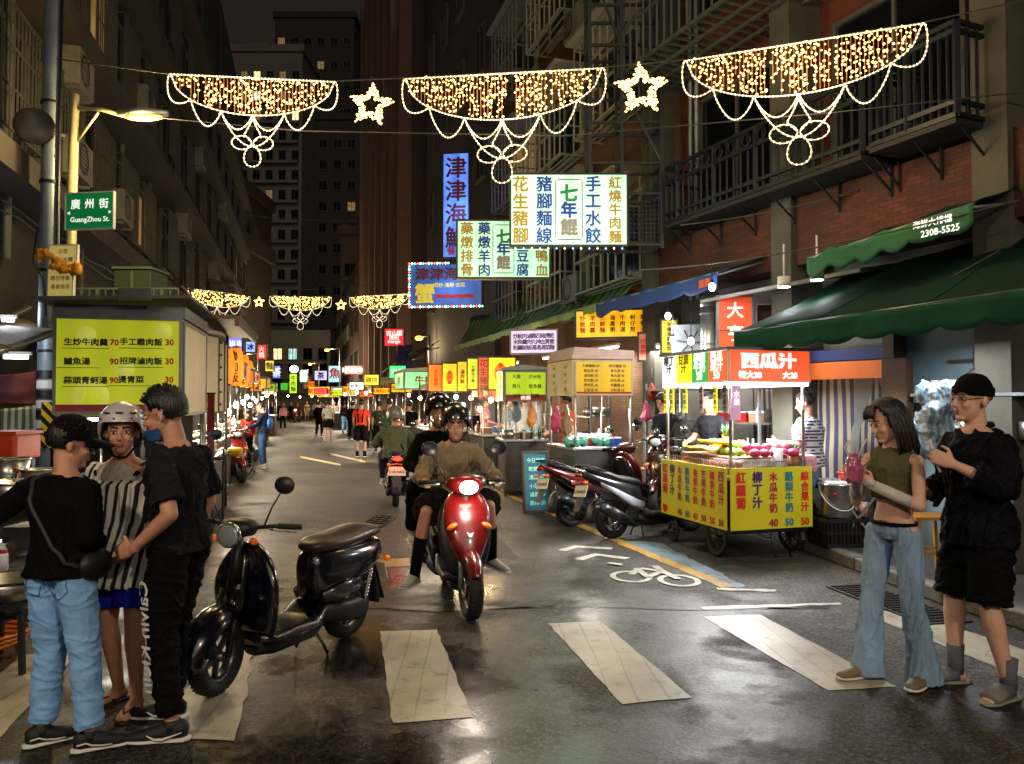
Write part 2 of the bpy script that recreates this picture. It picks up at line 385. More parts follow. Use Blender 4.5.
    # head
    def hp_(x, y, z): return Mh @ V((x, y, z))
    rot = Mh.to_3x3().normalized()
    sc = s*1.08
    b.ell(hp_(0, -.008, .035), (.074*sc, .092*sc, .088*sc), n=20, rot=rot.to_4x4())
    b.ell(hp_(0, .022, -.035), (.058*sc, .062*sc, .078*sc), n=18, rot=rot.to_4x4())
    b.ell(hp_(0, .058, -.092), (.028*sc, .024*sc, .020*sc), n=12, rot=rot.to_4x4())
    b.ell(hp_(0, .068, .018), (.052*sc, .02*sc, .018*sc), n=12, rot=rot.to_4x4())
    b.cap(hp_(0, .083, .008), hp_(0, .103, -.03), .0085*sc, .012*sc, 8); b.ell(hp_(0, .092, -.034), (.017*sc, .012*sc, .009*sc), rot=rot.to_4x4())
    for sx in (-1, 1):
        b.ell(hp_(sx*.034, .062, -.028), (.022*sc, .02*sc, .02*sc), rot=rot.to_4x4()); b.ell(hp_(sx*.076, -.012, -.005), (.010*sc, .018*sc, .03*sc), rot=rot.to_4x4())
    b.ell(hp_(0, .074, -.062), (.024*sc, .014*sc, .014*sc), rot=rot.to_4x4())
    remesh(b, 'body', skin, root, vox, 2)
    if face:
        for sx in (-1, 1):
            e = MB(); e.ell(hp_(sx*.031, .0765, .002), (.0145*sc, .009*sc, .0075*sc), 0, 14, rot.to_4x4()); e.ell(hp_(sx*.031, .0845, .002), (.0062*sc, .0035*sc, .0062*sc), 1, 10, rot.to_4x4())
            e.cap(hp_(sx*.018, .084, .0105), hp_(sx*.044, .079, .0095), .0024*sc, .002*sc, 6, 1)
            e.build('eye', [EYEW, EYEB], root)
            w = MB(); w.cap(hp_(sx*.014, .0925, .026), hp_(sx*.034, .089, .031), .0048*sc, .004*sc, 6); w.cap(hp_(sx*.034, .089, .031), hp_(sx*.052, .076, .026), .004*sc, .002*sc, 6); w.build('eyebrow', hairmat, root)
        w = MB(); w.ell(hp_(0, .0885, -.057), (.022*sc, .006*sc, .0055*sc), 0, 12, rot.to_4x4()); w.ell(hp_(0, .0875, -.066), (.018*sc, .006*sc, .006*sc), 0, 12, rot.to_4x4()); w.build('mouth', LIPS, root)
    # hair: one closed surface round the scalp
    if hair:
        n, m = (40, 26) if vox < .012 else (20, 14); vs = []; w = MB()
        for i in range(m+1):
            th = PI/2-PI*i/m
            for k in range(n):
                a = 2*PI*k/n; d = V((math.cos(th)*math.sin(a), math.cos(th)*math.cos(a), math.sin(th)))   # a=0 is the face
                fa = abs((a+PI) % (2*PI)-PI)
                line = {'short': 30, 'long': 38, 'bun': 30, 'crop': 30}[hair] if fa < .75 else (0 if fa < 1.55 else -32)
                if .75 <= fa < 1.1: line = 30-30*(fa-.75)/.35
                if 1.4 < fa < 1.9: line = -32*(fa-1.4)/.5
                if hair == 'long' and fa > 1.05: line = min(line, -40)
                if hair == 'crop' and fa > .75: line = max(line, -14)
                on = math.degrees(th) > line+5*noise.noise(d*9)
                t = {'short': 1.13, 'long': 1.17, 'bun': 1.12, 'crop': 1.04}[hair]+.035*noise.noise(d*7)+.03*max(0, d.z)
                q = t if on else .62
                vs.append(hp_(d.x*.076*q, -.008+d.y*.094*q, .035+d.z*.09*q if on or d.z > 0 else .0+d.z*.09*q))
        fs = [(i*n+k, i*n+(k+1) % n, (i+1)*n+(k+1) % n, (i+1)*n+k) for i in range(m) for k in range(n)]
        w.add(vs, fs, 0, True)
        if hair == 'long':
            for k in range(90):
                a = PI*(.38+1.24*k/89); rr = random.uniform(.93, 1.08); l = random.uniform(.16, .24) if .45*PI < a < 1.55*PI else random.uniform(.15, .2)
                x, y = math.sin(a)*.086*rr, math.cos(a)*.098*rr-.012
                w.tube([hp_(x*.75, y*.8, .085), hp_(x*1.0, y*1.0, .02), hp_(x*1.08, y*1.03, -.06), hp_(x*1.1, y*1.08+.004, -l*.75), hp_(x*.98, y*1.0+.01, -l)], [.009*s, .0105*s, .0105*s, .008*s, .002*s], 6)
            for k in range(9):
                x = -.05+.0125*k; w.tube([hp_(x*.6, .07, .11), hp_(x*.95, .098, .075), hp_(x*1.08, .104, .035+.01*random.random())], [.010*s, .009*s, .003*s], 5)
        if hair == 'short':
            for k in range(320 if vox < .012 else 0):
                a = random.uniform(0, 2*PI); e = random.uniform(.35, 1.45); d = V((math.cos(e)*math.sin(a), math.cos(e)*math.cos(a), math.sin(e)))
                p = hp_(d.x*.08, d.y*.098-.008, .035+d.z*.098); q = hp_(d.x*.094+.004, d.y*.114, .04+d.z*.113)
                w.tube([p, q], [.0055*s, .0012*s], 4)
        if hair == 'bun': w.ell(hp_(0, -.11, .05), .035*s)
        w.build('hair', hairmat, root)
    # upper garment
    if top:
        lo = top.get('loose', .012)*s; t0 = top.get('hem', -.10); b = MB(); fl = top.get('flare', 0)
        st = [p for p in prof if p[0] > t0+.02]; x0 = [p for p in prof if p[0] <= t0+.02][-1] if any(p[0] <= t0+.02 for p in prof) else st[0]
        cut = top.get('neck', .96)
        pts = [(t0, .155 if t0 < -.02 else st[0][1], .108 if t0 < -.02 else st[0][2])]+[p for p in st if p[0] < cut]
        if t0 < -.15: pts = [(t0, .16, .11)]+[(-.02, .165, .115)]+[p for p in st if 0 < p[0] < cut]
        def wd(t, x): return (x*B+(0 if .8 < t else top.get('body', .01)))*s
        xs = [(wd(t, x)+lo+fl*s*max(0, (.5-t)), wd(t, y)+lo+fl*s*max(0, (.5-t))) for t, x, y in pts]
        if not top.get('bare'): pts.append((cut, 0, 0)); xs.append(((.088 if cut < .99 else .074)*s+lo*.5, (.07 if cut < .99 else .07)*s+lo*.5))
        b.tube([spn(t) for t, x, y in pts], xs, 22, side=side)
        sl = top.get('sleeve', 'short'); sr = top.get('srad', .016)*s
        for q in 'RL':
            sh, el, wr = j['sh'+q], j['el'+q], j['wr'+q]
            if sl == 'none':
                b.tube([spn(.88), lerp(spn(.9), sh, .80)], [.06*s, .055*s], 12); continue
            b.tube([spn(.88), lerp(spn(.88), sh, .6), sh, lerp(sh, el, .35)], [.06*s, .055*s, (.053*wf*s+sr*.5), .048*wf*s+sr], 14); b.ell(sh, .053*wf*s+sr*.5)
            if sl == 'short': b.tube([sh, lerp(sh, el, .45), lerp(sh, el, top.get('slen', .72))], [.05*wf*s+sr*.6, .049*wf*s+sr, .047*wf*s+sr*1.5], 14)
            else:
                e = top.get('slen', .93)
                b.tube([sh, lerp(sh, el, .5), el], [.05*wf*s+sr*.6, .046*wf*s+sr, .04*wf*s+sr], 14); b.ell(el, .041*wf*s+sr)
                b.tube([el, lerp(el, wr, .5), lerp(el, wr, e)], [.041*wf*s+sr, .036*wf*s+sr, .027*wf*s+sr*(2.2 if top.get('wide') else .9)], 14)
        for fn in top.get('extra', []): fn(b, j, spn, s)
        remesh(b, top.get('name', 'shirt'), top['mat'], root, vox, 2, amp=top.get('amp', .007)*1.25*s, nsc=top.get('nsc', (10, 10, 6)), seed=loc[0])
    if bot:
        b = MB(); lo = bot.get('loose', .012)*s; L = bot.get('len', 'long')
        wt = bot.get('waist', .10)
        b.tube([spn(-.13), spn(-.05), spn(.03), spn(wt)], [(.12*B*s+lo, .09*B*s+lo), (.157*B*s+lo*.8, .112*B*s+lo*.8), (.154*B*s+lo*.5, .110*B*s+lo*.5), (.147*B*s*wf+.008, .103*B*s+.008)], 22, side=side)
        for q in 'RL':
            hp2, kn, an = j['hip'+q], j['kn'+q], j['an'+q]; up = hp2+(hp2-kn).normalized()*.03*s
            fr = bot.get('hemr', .0)*s
            if L in ('long', 'ankle'):
                an2 = an+(kn-an).normalized()*(.035*s if L == 'long' else .07*s)+V((0, 0, bot.get('drop', 0)*s))
                b.tube([up, hp2, lerp(hp2, kn, .45), kn], [.075*B*s, .088*B*s+lo*.7, .08*B*s+lo, .060*s+lo], 16); b.ell(kn, .0605*s+lo)
                b.tube([kn, lerp(kn, an, .35), lerp(kn, an, .7), an2], [.060*s+lo, .057*s+lo+fr*.15, .05*s+lo+fr*.55, .047*s+lo+fr], 16)
            else:
                f = {'knee': .98, 'short': .5, 'mid': .75}[L]; e = lerp(hp2, kn, f)
                b.tube([up, hp2, lerp(hp2, kn, f*.5), e], [.075*B*s, .09*B*s+lo*.8, .088*B*s+lo*1.4+fr*.5, .078*s+lo*1.7+fr], 16)
        remesh(b, bot.get('name', 'trousers'), bot['mat'], root, vox, 2, amp=bot.get('amp', .007)*1.3*s, nsc=bot.get('nsc', (6, 6, 13)), seed=loc[0]+3)
    if shoes:
        for q in 'RL':
            an = j['an'+q]; t = j['toe'+q]; dn = V((0, 0, -1)); dn = (dn-t*dn.dot(t)).normalized(); sd = t.cross(dn)
            b = MB(); k = shoes.get('kind', 'sneaker')
            if k in ('slide', 'flipflop'):
                b.tube([an-t*.085*s+dn*.08*s, an-t*.05*s+dn*.078*s, an+t*.06*s+dn*.078*s, an+t*.15*s+dn*.078*s, an+t*.21*s+dn*.078*s], [(.02*s, .01*s), (.042*s, .012*s), (.043*s, .012*s), (.05*s, .012*s), (.025*s, .01*s)], 14, side=sd)
                o = b.build('sandal', shoes['mat'], root)
                c = MB()
                if k == 'slide': c.tube([an+t*.06*s+dn*.03*s, an+t*.11*s+dn*.045*s, an+t*.16*s+dn*.055*s], [(.05*s, .04*s), (.054*s, .036*s), (.052*s, .026*s)], 14, side=sd)
                else:
                    for sg in (-1, 1): c.tube([an+t*.04*s+dn*.068*s+sd*sg*.038*s, an+t*.09*s+dn*.03*s+sd*sg*.028*s, an+t*.15*s+dn*.045*s], .006*s, 6)
                c.build('strap', shoes.get('strap', shoes['mat']), o)
            else:
                if k == 'boot': b.tube([an+V((0, 0, .1*s)), an], [.05*s, .048*s], 12)
                b.tube([an-t*.075*s+dn*.03*s, an-t*.05*s+dn*.03*s, an+dn*.025*s, an+t*.05*s+dn*.037*s, an+t*.13*s+dn*.05*s, an+t*.19*s+dn*.055*s, an+t*.215*s+dn*.058*s],
                       [(.022*s, .03*s), (.036*s, .048*s), (.042*s, .052*s), (.043*s, .04*s), (.048*s, .028*s), (.04*s, .022*s), (.02*s, .014*s)], 14, side=sd)
                b.tube([an+V((0, 0, .02*s)), an+dn*.03*s], [.04*s, .044*s], 12)
                o = b.build('shoe', shoes['mat'], root)
                c = MB(); c.tube([an-t*.088*s+dn*.073*s, an-t*.06*s+dn*.073*s, an+t*.05*s+dn*.073*s, an+t*.14*s+dn*.073*s, an+t*.20*s+dn*.071*s, an+t*.225*s+dn*.068*s],
                       [(.02*s, .010*s), (.040*s, .014*s), (.042*s, .013*s), (.051*s, .012*s), (.042*s, .011*s), (.018*s, .008*s)], 14, side=sd)
                c.build('sole', shoes.get('sole', SOLE), o)
                if shoes.get('mark'):
                    for sg in (-1, 1):
                        c = MB(); f = lambda u, v: an+t*u*s+dn*v*s+sd*sg*(.047+.004*(u > .03))*s
                        if shoes['mark'] == 'swoosh': c.tube([f(.10, .035), f(.065, .055), f(.03, .058), f(-.005, .047), f(-.06, .028)], [.003*s, .006*s, .008*s, .005*s, .002*s], 6)
                        else: c.tube([f(-.06, .035), f(-.02, .03), f(.01, .045), f(.05, .052), f(.1, .055)], .0045*s, 6)
                        c.build('side_stripe', SOLE, o)
    if extra: extra(root, j, s, Mh, spn)
    return root, j, Mh
def helmet(root, Mh, m, visor=None, name='helmet', half=False, vents=False, scale=1.0):
    b = MB(); n, k = 32, 16; vs = []
    for i in range(k+1):
        th = PI/2-(PI/2+(.12 if half else .55))*i/k
        for q in range(n):
            a = 2*PI*q/n; cut = 0
            z = math.sin(th); fa = abs((a+PI) % (2*PI)-PI)
            zz = max(z, .10) if fa < .85 else (max(z, .10-.62*(fa-.85)/.5) if fa < 1.35 else z)
            rr = math.cos(th) if z > 0 else 1-.12*z*z
            if fa < .85 and z < .10: rr = math.cos(math.asin(.10))
            vs.append(V((rr*math.sin(a)*.118*scale, rr*math.cos(a)*.142*scale-.01, .045+zz*.125*scale)))
    inner = [V((v.x*.9, (v.y+.01)*.9-.01, (v.z-.045)*.92+.045)) for v in vs]
    N0 = len(vs); fs = [(i*n+q, (i+1)*n+q, (i+1)*n+(q+1) % n, i*n+(q+1) % n) for i in range(k) for q in range(n)]
    fs += [tuple(N0+x for x in reversed(f)) for f in fs[:]]; fs += [(k*n+q, N0+k*n+q, N0+k*n+(q+1) % n, k*n+(q+1) % n) for q in range(n)]
    b.T = Mh; b.add(vs+inner, fs, 0, True); o = b.build(name, m, root)
    if vents:
        c = MB(); c.T = Mh
        for x, a in ((-.062, .5), (0, 0), (.062, -.5)): c.ell((x, .118-abs(x)*.35, .105), (.02, .012, .006), rot=Rz(a))
        for a in (-1.2, -.5, .2, .9): c.ell((math.sin(a)*.121, math.cos(a)*.145-.01, .075), (.005, .005, .005))
        c.build('vent', BLKP, o)
    c = MB(); c.T = Mh
    for sx in (-1, 1): c.tube([(sx*.1, .01, .03), (sx*.088, .03, -.05), (sx*.03, .05, -.125), (0, .052, -.13)], .006, 6)
    c.build('chin_strap', C_BLACK, o)
    if visor:
        c = MB(); c.T = Mh; c.sheet(lambda u, v: ((.128+.012*v)*math.sin((u-.5)*2.0), (.155+.02*math.sin(v*PI))*math.cos((u-.5)*2.0)-.01, .10-.13*v), 14, 5); c.build('visor', visor, o)
    return o
# ================================================================ scooters, bicycles
def paint(key, col, rough=.22): return mat(key, col, rough, .0, var=.06, coat=.8)
TAIL = nolight(mat('tail_lens_lit', 'ff1a10', .3, var=0, emit=6, ecol='ff2418')); TAILD = mat('tail_lens', '8c1408', .15, var=0, coat=1)
AMBER = mat('amber_lens', 'e06a10', .2, var=0, coat=1, emit=.15); LENS = mat('headlight_glass', 'b8ccd0', .05, .3, var=.1)
HLON = nolight(mat('headlight_lit', 'ffffff', .2, var=0, emit=14, ecol='ffe8d0')); MIRR = mat('mirror_glass', 'c0c4c8', .03, 1, var=0)
PLATE = mat('plate_white', 'c8c4b4', .4, var=.1); BROWNL = mat('brown_leather', '34211a', .38, var=.2, scale=8, bump=.15, bscale=80)
TAN = mat('tan_panel', '5a4a40', .5, var=.2)
def wheel(par, y, r, w=.055, spoke=None, disc=True, M=None, n=5, mrim=None):
    M = M or Matrix(); T = M @ Tr(0, y, r)
    b = MB(); b.T = T @ Ry(PI/2)
    q = w
    b.lathe([(r-.085, -q*.62), (r-.06, -q*.95), (r-.025, -q*1.0), (r-.006, -q*.55), (r, 0), (r-.006, q*.55), (r-.025, q*1.0), (r-.06, q*.95), (r-.085, q*.62)], 36, cap=False)
    for k in range(40):
        a = 2*PI*k/40
        for s in (-1, 1): b.box((math.cos(a)*(r-.0095), math.sin(a)*(r-.0095), s*q*.5), (.012, .007, q*.5), 0, Rz(a+s*.5))
    t = b.build('wheel', RUB, par)
    c = MB(); c.T = b.T; ri = r-.083
    c.lathe([(ri, -q*.6), (ri-.018, -q*.5), (ri-.018, q*.5), (ri, q*.6)], 32, cap=False)
    for k in range(n):
        a = 2*PI*k/n; c.bar((.02*math.cos(a), .02*math.sin(a), 0), (ri*math.cos(a+.12), ri*math.sin(a+.12), 0), .022, .03)
    c.cyl((0, 0, -.05), (0, 0, .05), .03); c.build('rim', mrim or mat('alloy_rim', '5c5c60', .35, .8, var=.1), t)
    if disc:
        c = MB(); c.T = b.T; c.lathe([(.085, .052), (.085, .056), (.04, .056), (.04, .052)], 24, cap=False); c.build('brake_disc', STEEL, t)
    return t
def scooter(name, label, loc, rz, style='modern', body=None, trim=None, seat=None, lit=False, tail=False, lean=0, group=None, plate=True, steer=0, rack=False, detail=True, plastic=None, exh=True):
    """+Y is forward, wheels on z = 0"""
    root = thing(name, label, 'scooter', loc, rz, group); root.rotation_euler = (0, lean, rz)
    body = body or paint('black_gloss', '0c0c10'); trim = trim or BLKP; seat = seat or mat('black_vinyl', '121214', .45, var=.2, bump=.1)
    retro = style == 'retro'; WB = 1.22; r = .235 if not retro else .228
    wheel(root, 0, r)
    S = Tr(0, WB-.08, .62) @ Rz(steer) @ Tr(0, -(WB-.08), -.62)
    wheel(root, WB, r, M=S)
    def mk(name, m, fn, par=root, T=None, **k):
        b = MB();
        if T is not None: b.T = T
        fn(b); return b.build(name, m, par, **k)
    # fork
    mk('fork', STEEL if not retro else BLKP, lambda b: [b.cyl((s*.075, WB, r), (s*.06, WB-.13, .60), .019, .017) for s in (-1, 1)] and b.cyl((0, WB-.13, .58), (0, WB-.2, .95), .03), T=S)
    # front fender
    def ff(b):
        R0 = r+(.035 if not retro else .055)
        def f(u, v):
            a = R((0 if retro else 28)+(150 if retro else 120)*u); w = (.115 if retro else .07)*math.sin(PI*min(1, max(0.15, .15+.85*u*1.0)))**.4
            q = (v-.5)*2; x = w*q*(1 if retro else .9); rr = R0+ .03*(1-q*q)-(.05 if retro else .02)*abs(q)**3
            return (x, WB+math.cos(a)*rr, r+math.sin(a)*rr)
        b.sheet(f, 22, 10, th=V((0, 0, -.006)))
    mk('front_fender', body, ff, T=S)
    # leg shield
    if retro:
        mk('leg_shield', body, lambda b: b.loft([(WB-.32, .24, .15, .03, 80), (WB-.27, .34, .22, .05, 80), (WB-.235, .48, .265, .06, 80), (WB-.235, .62, .265, .065, 80), (WB-.25, .74, .215, .06, 82), (WB-.26, .83, .13, .05, 84), (WB-.25, .88, .06, .04, 86)], 28, 2.3), sub=1)
        mk('horn_cover', paint('gloss_dark', '07070a'), lambda b: b.loft([(WB-.165, .40, .045, .03, 80), (WB-.15, .5, .075, .035, 80), (WB-.155, .65, .075, .035, 80), (WB-.185, .78, .06, .03, 80), (WB-.2, .84, .03, .02, 80)], 20, 2.5), sub=1)
        bd = MB(); bd.T = Tr(0, WB-.118, .50) @ Rx(PI/2-.05); bd.lathe([(.038, 0), (.038, .016), (.03, .02), (.026, .012), (0, .012)], 24); bd.build('badge', CHROME, root)
        dec = MB()
        for i, (x, z) in enumerate([(-.025, .66), (.02, .69), (-.045, .62), (-.005, .62), (.035, .625)]): dec.box((x, WB-.121-(z-.6)*.3, z), (.028, .004, .03), 0, Ry(.15*(i-2)) @ Rx(.25))
        dec.build('sticker', mat('sticker_grey', '9a9a96', .5), root)
    else:
        mk('front_cowl', body, lambda b: b.loft([(WB-.02, .34, .03, .03, 60), (WB-.02, .44, .085, .06, 62), (WB-.07, .56, .15, .075, 64), (WB-.13, .70, .195, .08, 66), (WB-.19, .82, .19, .07, 68), (WB-.25, .92, .14, .05, 70), (WB-.28, .97, .08, .03, 70)], 28, 2.1), sub=1)
        mk('inner_shield', trim, lambda b: b.loft([(WB-.24, .26, .13, .05, 75), (WB-.22, .42, .19, .06, 75), (WB-.25, .6, .225, .055, 75), (WB-.3, .78, .215, .05, 78), (WB-.34, .9, .13, .04, 80)], 24, 2.4), sub=1)
        for s in (-1, 1): mk('turn_signal', AMBER, lambda b: b.ell((s*.135, WB-.025, .70), (.045, .03, .022), rot=Ry(s*.5)))
        mk('emblem', CHROME, lambda b: b.prism([(-.03, .02), (0, .005), (.03, .02), (.012, -.02), (-.012, -.02)], .01, Tr(0, WB+.005, .64) @ Rx(.25)))
    # floor and belly
    mk('floorboard', trim, lambda b: b.loft([(WB-.25, .27, .13, .045, 0), (WB-.35, .245, .17, .04, 0), (.5, .25, .175, .045, 0), (.40, .30, .16, .07, 0)], 20, 3.5))
    mk('belly', BLKP, lambda b: b.loft([(WB-.3, .19, .07, .05, 0), (.8, .17, .1, .05, 0), (.45, .19, .11, .07, 0), (.3, .25, .09, .06, 0)], 16, 2.6))
    # rear body
    if retro:
        mk('rear_body', body, lambda b: b.loft([(.46, .50, .09, .20, 8), (.38, .54, .13, .20, 5), (.25, .57, .165, .185, 0), (.05, .58, .185, .165, -4), (-.14, .60, .175, .14, -8), (-.27, .62, .12, .10, -10), (-.33, .63, .05, .05, -10)], 30, 2.5), sub=1)
        mk('side_trim', mat('smoke_panel', '2a2c34', .25, coat=1), lambda b: [b.loft([(.40, .40, .015, .04, 20, s*.125), (.22, .43, .02, .055, 10, s*.165), (.08, .45, .015, .045, 5, s*.172)], 12, 3) for s in (-1, 1)])
        t = MB()
        for s in (-1, 1): put_text(t, 'Scooter'[:0] or 'Mio', 0, 0, .06, 0, .01, fn=lambda a, bq, s=s: (s*.185, -.1+s*a, .60+bq))
    else:
        mk('rear_body', body, lambda b: b.loft([(.44, .42, .06, .13, 15), (.36, .50, .11, .15, 8), (.2, .56, .15, .14, -4), (0, .63, .15, .115, -12), (-.2, .71, .12, .085, -18), (-.38, .79, .075, .05, -20), (-.46, .82, .035, .025, -20)], 26, 2.4), sub=1)
        mk('side_trim', plastic or trim, lambda b: [b.loft([(.40, .36, .03, .06, 20, s*.11), (.2, .44, .03, .06, 8, s*.145), (0, .55, .025, .045, -5, s*.15), (-.2, .66, .02, .03, -15, s*.115)], 12, 2.4) for s in (-1, 1)])
    # seat
    if retro: mk('seat', seat, lambda b: b.loft([(.47, .735, .06, .03, 25), (.40, .75, .12, .05, 12), (.26, .752, .15, .058, 0), (.12, .755, .155, .06, -3), (0, .77, .155, .06, -3), (-.14, .782, .145, .055, 2), (-.26, .775, .11, .04, 15), (-.30, .76, .05, .02, 25)], 26, 2.6), sub=1)
    else: mk('seat', seat, lambda b: b.loft([(.46, .63, .05, .03, 20), (.38, .665, .10, .045, 10), (.22, .69, .13, .05, 0), (.06, .715, .14, .05, -6), (-.04, .76, .13, .055, -14), (-.2, .81, .12, .05, -8), (-.34, .84, .07, .035, -5)], 26, 2.6), sub=1)
    # handlebar with headlight
    hz = .96 if retro else 1.0
    hb = mk('handlebar', BLKP, lambda b: [b.tube([(-.33, WB-.33, hz+.01), (-.2, WB-.25, hz+.02), (0, WB-.22, hz), (.2, WB-.25, hz+.02), (.33, WB-.33, hz+.01)], .014, 8), b.loft([(WB-.12, hz, .07, .05, 0), (WB-.2, hz+.01, .12, .06, 0), (WB-.27, hz+.015, .09, .045, 0)], 18, 2.5)], T=S)
    for s in (-1, 1):
        mk('grip', RUB, lambda b: b.cyl((s*.22, WB-.265, hz+.02), (s*.345, WB-.335, hz+.01), .019), par=hb, T=S)
        mk('brake_lever', STEEL, lambda b: b.tube([(s*.2, WB-.2, hz+.01), (s*.27, WB-.215, hz), (s*.345, WB-.275, hz-.01)], [.008, .006, .005], 6), par=hb, T=S)
        mr = mk('mirror', BLKP, lambda b: [b.tube([(s*.15, WB-.23, hz+.03), (s*.2, WB-.22, hz+.14), (s*.26, WB-.22, hz+.24)], .006, 6), b.lathe([(0, 0), (.055, .005), (.06, .015), (.055, .028), (0, .03)], 20, M=Tr(s*.28, WB-.21, hz+.285) @ Rx(PI/2) @ Matrix.Diagonal((1.15, .95, 1, 1)))], T=S)
        mk('mirror_glass', MIRR, lambda b: b.lathe([(0, 0), (.05, 0), (.05, .002), (0, .002)], 20, M=Tr(s*.28, WB-.243, hz+.285) @ Rx(PI/2) @ Matrix.Diagonal((1.15, .95, 1, 1))), par=mr, T=S)
    if retro:
        mk('headlight', CHROME, lambda b: b.lathe([(.03, -.06), (.075, -.01), (.082, .02), (.078, .03), (.07, .028)], 28, M=Tr(0, WB-.10, hz-.02) @ Rx(-PI/2-.08), cap=False), T=S)
        mk('headlight_lens', HLON if lit else LENS, lambda b: b.ell((0, WB-.075, hz-.022), (.07, .022, .07), n=24), T=S)
        for s in (-1, 1): mk('turn_signal', AMBER, lambda b: b.ell((s*.13, WB-.15, hz-.06), (.025, .03, .025)), T=S)
    else:
        hc = mk('headlight_cover', body, lambda b: b.loft([(WB-.07, hz-.02, .07, .05, 15), (WB-.11, hz, .13, .075, 15), (WB-.2, hz+.02, .19, .08, 10), (WB-.28, hz+.02, .13, .05, 5)], 24, 2.3), T=S, sub=1)
        mk('headlight', HLON if lit else LENS, lambda b: b.ell((0, WB-.065, hz-.01), (.075, .035, .055), n=20, rot=Rx(-.2)), T=S)
    # tail
    tz, ty = (.64, -.34) if retro else (.78, -.46)
    mk('tail_light', TAIL if tail else TAILD, lambda b: b.ell((0, ty+.01, tz), (.07 if not retro else .05, .035, .032), n=18))
    for s in (-1, 1): mk('turn_signal', AMBER, lambda b: [b.cyl((0, ty+.06, tz-.08), (s*.12, ty+.03, tz-.09), .006), b.ell((s*.13, ty+.03, tz-.09), (.028, .03, .024))])
    fe = mk('rear_fender', BLKP, lambda b: b.sheet(lambda u, v: (.075*(v-.5)*2, -.02-math.sin(R(40+60*u))*(r+.06)+.0, r-.03+math.cos(R(40+60*u))*(r+.06)+.05), 8, 3, th=V((0, .008, 0))))
    mk('fender_flap', BLKP, lambda b: b.prism([(-.075, 0), (.075, 0), (.06, -.34), (-.06, -.34)], .012, Tr(0, ty+.10, tz-.12) @ Rx(-.45)))
    if plate:
        pm = panel(root, (0, ty+.035, tz-.19), 0, .26, .14, PLATE, [('518-NKB', 0, -.01, .062, INKB, {'bold': .01})], d=.006, name='number_plate', tilt=-.35)
    # engine, exhaust, shock
    mk('engine', mat('engine_grey', '2c2e32', .5, .5, var=.2), lambda b: [b.loft([(.36, .28, .06, .07, 0, -.05), (.15, .25, .055, .075, 0, -.10), (0, .24, .045, .085, 0, -.115), (-.08, .24, .03, .06, 0, -.115)], 14, 2.6), b.cyl((-.0, .2, .28), (.0, .42, .3), .075, .08), b.ell((.10, .22, .29), (.05, .1, .09))] + [b.box((.10, .16+.025*k, .29), (.12, .008, .17)) for k in range(6)])
    if exh:
        ex = mk('exhaust', mat('exhaust_metal', '3a4048', .3, .8, var=.2), lambda b: b.tube([(.08, .34, .16), (.13, .26, .15), (.155, .14, .2), (.165, 0, .27), (.17, -.2, .37), (.17, -.27, .405)], [.02, .022, .05, .062, .066, .05], 18))
        mk('heat_shield', BLKP if not retro else STEEL, lambda b: b.tube([(.195, .08, .235), (.205, -.16, .36)], [(.05, .05), (.052, .052)], 14), par=ex)
    mk('shock_absorber', CHROME, lambda b: [b.cyl((-.14, -.03, .28), (-.13, -.12, .55), .012)] + [b.lathe([(.02, 0), (.028, .008), (.02, .016)], 12, M=Tr(-.14+.001*k, -.04-.008*k, .32+.022*k)) for k in range(9)])
    if lit is False and not tail:
        mk('kickstand', BLKP, lambda b: [b.tube([(s*.05, .42, .2), (s*.10, .37, .08), (s*.14, .36, .008)], .011, 6) for s in (-1, 1)] + [b.bar((-.05, .42, .2), (.05, .42, .2), .02)])
    if rack or retro:
        z0 = .80 if retro else .86
        mk('rear_rack', BLK, lambda b: [b.tube([(s*.05, -.26, z0-.03), (s*.10, -.34, z0), (s*.09, -.48, z0+.035)], .007, 6) for s in (-1, 1)] + [b.bar((-.1+.01*k, -.34-.035*k, z0+.009*k), (.1-.01*k, -.34-.035*k, z0+.009*k), .008) for k in range(5)] + [b.bar((-.03, -.34, z0), (-.03, -.48, z0+.035), .007), b.bar((.03, -.34, z0), (.03, -.48, z0+.035), .007)])
    else: mk('grab_rail', BLK, lambda b: b.tube([(-.11, -.1, .80), (-.12, -.3, .87), (-.07, -.46, .89), (.07, -.46, .89), (.12, -.3, .87), (.11, -.1, .80)], .012, 8))
    return root
